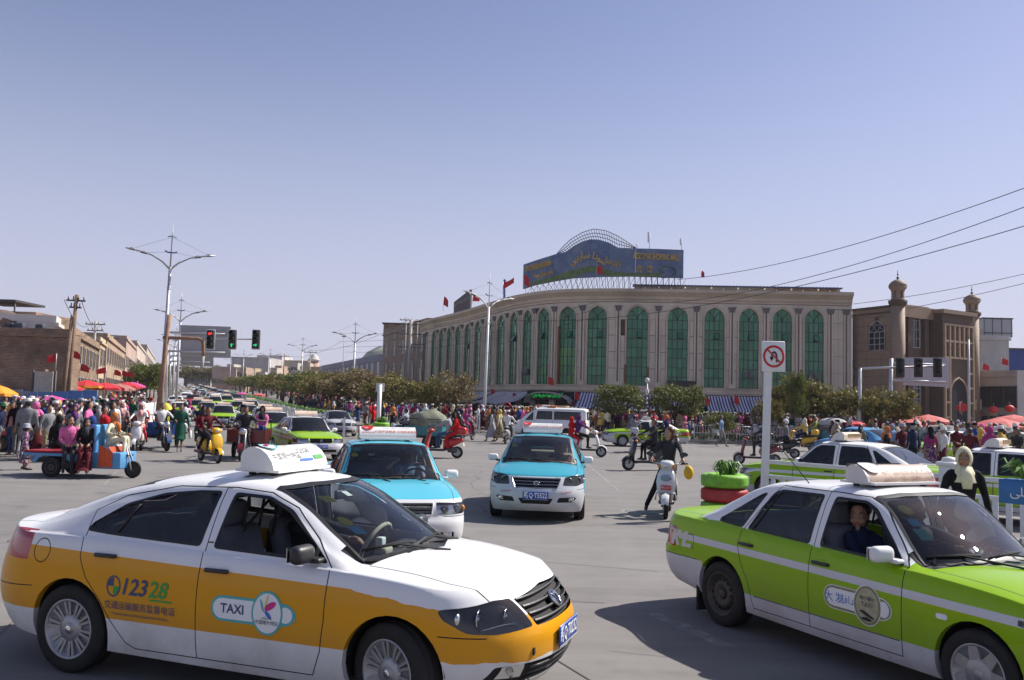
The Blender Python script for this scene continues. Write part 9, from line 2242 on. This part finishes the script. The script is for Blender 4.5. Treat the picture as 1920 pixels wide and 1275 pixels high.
 L=[('s',1212,882,pi+.35,'black',rf,('charcoal','black','black'),'black scooter leaning left behind the white scooter rider','person in dark clothes riding the black scooter'),
 ('b',1188,848,1.45,'silver',rf,('grey','charcoal','grey'),'silver scooter seen from behind near the green taxi crossing','person in grey hooded top riding the silver scooter away'),
 ('s',1096,856,-.18,'white',rs,('purple','black','purple'),'white scooter heading right beside the middle cyan taxi','person in dark purple riding the white scooter rightwards'),
 ('s',953,832,1.35,'silver',rc,('white','black','white'),'scooter seen from behind left of the white van','person in white shirt and cap riding away left of the van'),
 ('b',826,858,pi-.25,'red',rf,('silver','denim','black'),'red scooter with a top box behind the pale cyan taxi','person in pale top and jeans riding the red scooter'),
 ('b',876,826,1.2,'maroon',rs,('magenta','magenta','magenta'),'maroon scooter with yellow box riding away before the trees','person in magenta with yellow load riding away before the trees'),
 ('s',392,866,-.85,'yellow',rf,('maroon','charcoal','black'),'bright yellow scooter heading towards the camera','person in dark red jacket riding the yellow scooter'),
 ('s',372,838,-1.25,'black',rf,('navy','charcoal','black'),'dark scooter just behind the yellow scooter','person in navy riding behind the yellow scooter'),
 ('s',258,846,-1.35,'white',rs,('white','rose','rose'),'white scooter by the market side facing the camera','person in white with rose headscarf on the white scooter by the market'),
 ('s',352,812,-1.3,'silver',rs,('magenta','charcoal','magenta'),'silver scooter between the green dressed walker and the taxis','person in magenta riding a silver scooter before the taxis'),
 ('s',344,822,1.9,'white',rf,('white','denim','black'),'white scooter riding up the left street','person in white riding up the left street'),
 ('s',1420,872,pi-.2,'maroon',rf,('charcoal','charcoal','black'),'maroon scooter behind the white sign post','person in charcoal riding behind the sign post'),
 ('s',1462,858,pi-.4,'black',rh,('grey','charcoal','white'),'black scooter among bikes right of the sign post','person with pale helmet riding right of the sign post'),
 ('s',1240,842,2.6,'black',rh,('navy','black','orange'),'dark scooter passing before the kerb planting','person in navy with orange helmet before the kerb planting'),
 ('s',1690,868,pi-.2,'red',rc,('navy','charcoal','charcoal'),'red scooter crossing behind the white roofed taxi','person in navy and dark cap on the red scooter behind the taxi'),
 ('b',1500,845,2.4,'yellow',rs,('yellow','navy','cream'),'yellow scooter among the bikes before the trees','person in yellow riding a scooter before the right trees')]
 for kind,px,py,rz,col,fac,(tp,bt_,hw),ls,lp in L:
  x,y=G(px,py).xy;put(kind,x,y,rz,col,ls,gS);place_person(fac,(x,y,0),rz,lp,tp,bt_,rnd.choice((1,2)),headwear=hw,group='scooter riders')
  if px==826:place_person(pl,(x,y,0),rz,'person in red with long dark hair riding pillion on the red scooter','red','red',0,group='scooter riders')
  if px==1096:place_person(pf,(x,y,0),rz,'small person in red and yellow riding pillion in front of the van','red','red',1,headwear='red',group='scooter riders',scale=.92)
  if px==392:place_person(pf,(x,y,0),rz,'person in dark clothes with pink shoes riding pillion on the yellow scooter','crimson','black',1,headwear='charcoal',shoes=3,group='scooter riders')
  if px==258:place_person(pf,(x,y,0),rz,'person with red and white headscarf riding pillion by the market','red','red',1,headwear='white',group='scooter riders')
  # cargo tricycles
 gC='cargo tricycles';CR=dict(pose='ride',pelvis=(.46,0,.93),lean=.1,hands=[V((.84,.38,1.07)),V((.84,-.38,1.07))],feet=[V((.80,.2,.42)),V((.80,-.2,.42))])
 cr=person_fac('cargo_driver',**CR);bedp=person_fac('bed_rider',head='scarf',fem=True,legs='skirt',pelvis=(-.3,.40,.95),hands=[V((0,.5,1.0)),V((0,.3,1.0))],feet=[V((.12,.5,.62)),V((.12,.3,.62))]);bed2=person_fac('bed_rider_cap',head='doppa',pelvis=(-.9,-.30,.95),hands=[V((-.6,-.2,1.0)),V((-.6,-.4,1.0))],feet=[V((-.5,-.2,.62)),V((-.5,-.4,.62))])
 for px,py,rz,col,lb,dl in((462,860,-1.42,'maroon','maroon cargo tricycle facing the camera beside the green taxi','person in black jacket driving the maroon cargo tricycle'),(292,842,-.9,'blue','dark blue cargo tricycle loaded beside the lamp post','person in white driving the dark blue cargo tricycle'),(1545,838,pi,'teal','covered cargo tricycle before the right hand trees','person in lime top driving the covered tricycle'),(780,838,pi-.3,'teal','cargo tricycle with big olive bundle behind the pale cyan taxi','person in lilac shirt driving the tricycle with the bundle'),(60,846,.2,'red','red cargo tricycle in the left market crowd','person in white at the red tricycle in the market')):
  x,y=G(px,py).xy;put('c',x,y,rz,col,lb,gC);place_person(cr,(x,y,0),rz,dl,{462:'charcoal',292:'white',1545:'lime',780:'silver',60:'white'}[px],'charcoal',2,group='tricycle drivers')
  if px==462:place_person(bedp,(x,y,0),rz,'person in pink top and blue skirt sitting on the maroon tricycle bed','pink','blue',1,headwear='black',group='tricycle drivers');place_person(bed2,(x,y,0),rz,'bare headed person in grey standing load on the maroon tricycle','grey','charcoal',1,headwear='black',group='tricycle drivers')
  if px==780:
   b=MB();rg=random.Random(2);b.ell((-.55,0,1.12),(.88,.62,.50),mat('bundle_olive',(.20,.21,.15),.9,var=.35,scale=3),26,16);b.v=[(x_+.05*sin(9*z_+4*y_),y_*(1+.10*sin(7*x_+5*z_)),z_+.09*sin(5.5*x_)*cos(6*y_))for x_,y_,z_ in b.v];o=b.build('cloth_bundle');o.location=(x,y,0);o.rotation_euler=(0,0,rz);o['label']='big olive cloth bundle loaded on the tricycle behind the cyan taxi';o['category']='bundle'
  if px==1545:
   b=MB();b.ell((-.5,0,1.35),(.9,.62,.35),mat('cover_grey',(.40,.40,.40),.8,var=.2),14,8);o=b.build('load_cover');o.location=(x,y,0);o.rotation_euler=(0,0,rz);o['label']='pale grey cover over the tricycle load before the right trees';o['category']='cover'
   # walkers near by
 wk=person_fac('walk_skirt','walk',fem=True,legs='skirt',head='hair',skirt_len=.45);wt=person_fac('walk_man','walk');st=person_fac('stand_man');ss=person_fac('stand_scarf',fem=True,legs='skirt',head='scarf');kid=person_fac('kid',H=1.12,head='brim',fem=True,legs='skirt',skirt_len=.25,vox=.026);sq=person_fac('stand_cap',head='doppa');hood=person_fac('walk_scarf','walk',fem=True,legs='skirt',head='scarf')
 for fac,px,py,rz,lab,t_,b_,hw in((wk,336,848,-1.3,'person in long dark green dress carrying white bags past the scooters','green','green','black'),(wt,322,838,-1.0,'person in black shirt walking behind the green dressed one','black','charcoal','black'),(kid,44,881,.6,'child in purple floral dress and pale sun hat at the left edge','floral','floral','silver'),(hood,62,862,.3,'person in black with bright pink headscarf behind the child','black','maroon','pink'),(sq,98,852,-.4,'person in white shirt and white cap behind the pink shirted rider','white','denim','white'),(st,146,846,-1.2,'person in white shirt with arms raised behind the tricycle','white','denim','black'),(ss,225,842,-1.4,'person with pale rose scarf beside the white market scooter','rose','charcoal','rose'),(ss,1256-30,826,-1.5,'person in red and blue at the kerb planting','red','denim','red'),(wt,1352,838,-.5,'person in pale blue shirt stepping off the kerb','sky','grey','black'),(kid,1884,858,-2,'left of two children in blue shirts by the far taxis','blue','navy','black'),(kid,1908,858,-2,'right of two children in blue shirts by the far taxis','sky','navy','black'),(st,1663,862,pi,'bare headed person in grey behind the roof of the white taxi','grey','charcoal','black'),(st,1680,858,pi-.4,'person with brown hair carrying a tan bag behind the white taxi','tan','charcoal','black'),(hood,922,828,2.9,'person in silver white clothes walking left of the scooter rider','silver','silver','charcoal'),(hood,936,829,2.9,'person in pale yellow patterned dress walking beside the white one','cream','khaki','yellow'),(hood,853,822,1.2,'person wrapped in black walking before the fence','black','black','black'),(ss,698,822,.4,'person in red cloak beside the tyre planters','red','charcoal','red'),(ss,735,826,.5,'person in black with yellow and white scarf by the bundle','black','black','orange')):
  x,y=G(px,py).xy;o=place_person(fac,(x,y,gz(x,y)),rz,lab,t_,b_,rnd.choice((1,1,2)),headwear=hw,group='people walking by the junction')
  if px==336:
   b=MB()
   for dy,dz in((-.33,.60),(.33,.62)):b.ell((.03,dy,dz),(.10,.06,.17),mat('bag_white',(.70,.69,.67),.7),10,8);b.tube([(.03,dy,dz+.14),(.04,dy*.95,dz+.23)],.012,mat('bag_white',(.7,.69,.67)),5)
   q=b.build('shopping_bag');q['kind']='thing';del q['kind'];q.location=(x,y,0);q.rotation_euler=(0,0,rz);q['label']='white shopping bags held by the person in the green dress';q['category']='bag'
 return SP
SCOOT=near_people()
# ------------------------------------------------------------------ the crowds
def crowds():
 F=[(person_fac('c_man1'),'standing',0),(person_fac('c_walk1','walk'),'walking',0),(person_fac('c_cap1','walk',head='doppa'),'walking',1),(person_fac('c_cap2',head='doppa',fat=1.12,top='robe'),'standing',1),(person_fac('c_scarf1',fem=True,legs='skirt',head='scarf'),'standing',2),(person_fac('c_scarf2','walk',fem=True,legs='skirt',head='scarf',fat=1.05),'walking',2),(person_fac('c_scarf3',fem=True,legs='skirt',head='scarf',fat=1.18,H=1.58),'standing',2),(person_fac('c_long','walk',fem=True,head='long'),'walking',3),(person_fac('c_brim',head='brim',sleeve=0),'standing',4),(person_fac('c_carry',hands=[V((.34,.16,1.05)),V((.34,-.16,1.05))]),'carrying',0),(person_fac('c_bun',fem=True,legs='skirt',head='bun',sleeve=0),'standing',3),(person_fac('c_kid',H=1.2,head='cap',vox=.028),'short',5)]
 HW={0:'bare head',1:'cap',2:'headscarf',3:'dark hair',4:'sun hat',5:'peaked cap'}
 rng=random.Random(12);tops=['white','white','red','crimson','pink','navy','charcoal','black','black','blue','sky','grey','maroon','purple','silver','rose','orange','green','khaki','magenta','cream','olive','tan','yellow','teal'];bots=['black','charcoal','navy','denim','grey','brown','maroon','black','khaki','floral'];caps=['white','white','white','cream','black','silver','green'];scs=['white','cream','red','pink','black','rose','purple','sky','yellow','orange','magenta','white','charcoal']
 count=[0];seen=set();rest=[]
 def one(x,y,rz,where,group,z=None):
  fac,act,hk=rng.choice(F);t,b=rng.choice(tops),rng.choice(bots);hw=rng.choice(caps if hk in(1,4,5)else scs);z=gz(x,y)if z is None else z
  if count[0]>=MAXP:rest.append((fac,x,y,z,rz,t,b,hw));return
  lab=f'{t} top, {b} {"skirt" if hk == 2 else "bottoms"}, {hw + " " if hk in (1, 2, 4, 5) else ""}{HW[hk]}, person {act} {where}'
  if lab in seen:return one(x,y,rz,where,group,z)
  seen.add(lab);count[0]+=1;place_person(fac,(x,y,z),rz,lab,t,b,rng.choice((0,1,1,2)),rng.choice(('black','black','black','brown','grey')),hw,rng.choice((0,0,2,1)),group,scale=rng.uniform(.94,1.05))
 MAXP=208
 # nearest ranks first so that the largest people are single objects
 jobs=[]
 def zone(n,fpx,fD,where,group,z=None,bias=1.6):
  for _ in range(n):
   for _t in range(30):
    u=rng.random()**bias;D=fD[0]+(fD[1]-fD[0])*u;px=rng.uniform(*fpx(D));x=AT(px,D)
    if all((x-a)**2+(D-c)**2>.42**2 for a,c,*_ in jobs):break
   jobs.append((x,D,rng.uniform(-pi,pi),where,group,z))
 zone(150,lambda D:(-25,np.interp(D,[25,34,60],[215,235,285])),(25.5,62),'in the left market','crowd in the left market')
 zone(110,lambda D:(190+.2*D,262+.1*D),(62,130),'up the market street','crowd up the market street',bias=1.2)
 zone(150,lambda D:(np.interp(D,[58,100],[690,560]),np.interp(D,[58,72,100],[905,880,740])),(58,104),'beyond the median','crowd before the trees',.13)
 zone(330,lambda D:(900,1310),(55,80),'before the awnings','crowd before the mall',.13,1.2)
 zone(170,lambda D:(1300,1720),(54,79),'among parked motorbikes','crowd among the motorbikes',.13,1.2)
 zone(110,lambda D:(1560,1935),(29,70),'near the salmon parasols','crowd in the right market',None,1.3)
 zone(260,lambda D:(np.interp(D,[100,300],[560,430]),np.interp(D,[100,300],[735,470])),(100,300),'under the street trees','crowd along the street trees',.0,1.7)
 jobs.sort(key=lambda j:j[1])
 for x,y,rz,w,g,z in jobs:one(x,y,rz,w,g,z if z is None or w.startswith('under')is False else gz(x,y))
 # whoever is left becomes one distant mass
 vs,fs,ms,mats=[],[],[],[];off=0;cache={}
 LOW={id(f[0]):g for f,g in zip(F,[person_fac('l1',vox=.06),person_fac('l2','walk',vox=.06),person_fac('l3','walk',head='doppa',vox=.06),person_fac('l4',head='doppa',fat=1.12,top='robe',vox=.06),person_fac('l5',fem=True,legs='skirt',head='scarf',vox=.06),person_fac('l6','walk',fem=True,legs='skirt',head='scarf',vox=.06),person_fac('l7',fem=True,legs='skirt',head='scarf',fat=1.18,H=1.58,vox=.06),person_fac('l8','walk',fem=True,head='long',vox=.06),person_fac('l9',head='brim',vox=.06),person_fac('l10',hands=[V((.34,.16,1.05)),V((.34,-.16,1.05))],vox=.06),person_fac('l11',fem=True,legs='skirt',head='bun',vox=.06),person_fac('l12',H=1.2,head='cap',vox=.055)])}
 for fac,x,y,z,rz,t,b,hw in rest:
  fac=LOW.get(id(fac),fac)
  parts=[(fac['body'],[SKINS[1],CL[t],CL[b],SHOES[0],BROW,LIPS])]+[(me,[HAIRS['black']if k=='hair' else CL[hw]])for nm,me,k in fac['kids']if k]
  c,s=cos(rz),sin(rz)
  for me,mm in parts:
   key=me.name
   if key not in cache:v=np.empty(len(me.vertices)*3);me.vertices.foreach_get('co',v);cache[key]=(v.reshape(-1,3),[(tuple(p.vertices),p.material_index)for p in me.polygons])
   v,polys=cache[key];w=np.stack([v[:,0]*c-v[:,1]*s+x,v[:,0]*s+v[:,1]*c+y,v[:,2]+z],1);vs.append(w)
   for m in mm:
    if m not in mats:mats.append(m)
   ix=[mats.index(m)for m in mm]
   for p,mi in polys:fs.append([off+q for q in p]);ms.append(ix[mi])
   off+=len(v)
 if vs:
  me=bpy.data.meshes.new('crowd');me.from_pydata(np.concatenate(vs).tolist(),[],fs);[me.materials.append(m)for m in mats];me.polygons.foreach_set('material_index',ms);me.polygons.foreach_set('use_smooth',[True]*len(fs));me.update();o=obj('crowd',me,kind='stuff',label='dense far crowd before the mall and along the street trees',cat='crowd')
  # motorbikes parked in rows behind the kerb planting, each one mesh
 fl={}
 k=0;g='motorbikes parked in rows'
 base=flat_copy(SCOOT,'parked_motorbike','x','motorbike',g);base.location=(0,-50,0);first=True
 for row in range(5):
  for i in range(20):
   x=9.6+i*1.02+rng.uniform(-.12,.12)+row*.5;y=np.interp(x,[10,14.5,21,30,36],[54.6,53.6,52.2,49.6,48.6])+row*2.3;col=rng.choice(('white','red','black','silver','black','blue','maroon','white','grey','pink'))
   if first:o=base;first=False
   else:o=base.copy();COL.objects.link(o)
   o.location=(x,y,.13);o.rotation_euler=(0,0,-pi/2+rng.uniform(-.15,.15));swap(o,{'scooter_paint':PAINTS[col]})
   o['label']=f'{col} motorbike parked {ordw(i)} from the left in the {ordw(row)} row behind the kerb planting'
   # loaded handcarts and stalls in the left market
 gs='loaded market carts'
 for i,(px,D,c1,nm)in enumerate(((110,33,'orange','cart heaped with orange fruit under the red parasol'),(140,37,'brown','wooden cart with brown sacks in the left market'),(20,30,'maroon','cart with red blankets at the left edge'),(185,42,'tan','cart of tan loaves beside the market lane'),(75,40,'yellow','cart with yellow melons below the blue hoarding'),(225,48,'sky','pale blue cart further up the market lane'))):
  x,y=GD(px,D).xy;r=thing('market_cart',nm,'cart',(x,y,gz(x,y)),rng.uniform(-.4,.4),gs);b=MB();b.box((0,0,.72),(1.7,1.0,.08),WOOD);b.build('tray',r);b=MB()
  for _ in range(34):b.ell((rng.uniform(-.75,.75),rng.uniform(-.4,.4),.80+rng.uniform(0,.10)),(.10,.10,.09),CL[c1],8,6)
  o=b.build('goods',r);o['kind']='stuff'
  for sx in(-.7,.7):
   for sy in(-.42,.42):b=MB();b.tube([(sx,sy,0),(sx,sy,.7)],.03,WOOD,6);b.build('leg',r)
crowds()
def haze():
 b=MB();m=bpy.data.materials.new('haze');m.use_nodes=True;n,l=nodes_of(m);n.remove(n['Principled BSDF']);v=n.new('ShaderNodeVolumePrincipled');v.inputs['Color'].default_value=(.80,.80,.90,1);v.inputs['Density'].default_value=.00022;v.inputs['Anisotropy'].default_value=.3;l.new(v.outputs[0],n['Material Output'].inputs['Volume'])
 b.box((0,900,15),(5200,3200,34),m);o=b.build('haze',kind='stuff')
HAZE=True
if HAZE:haze()
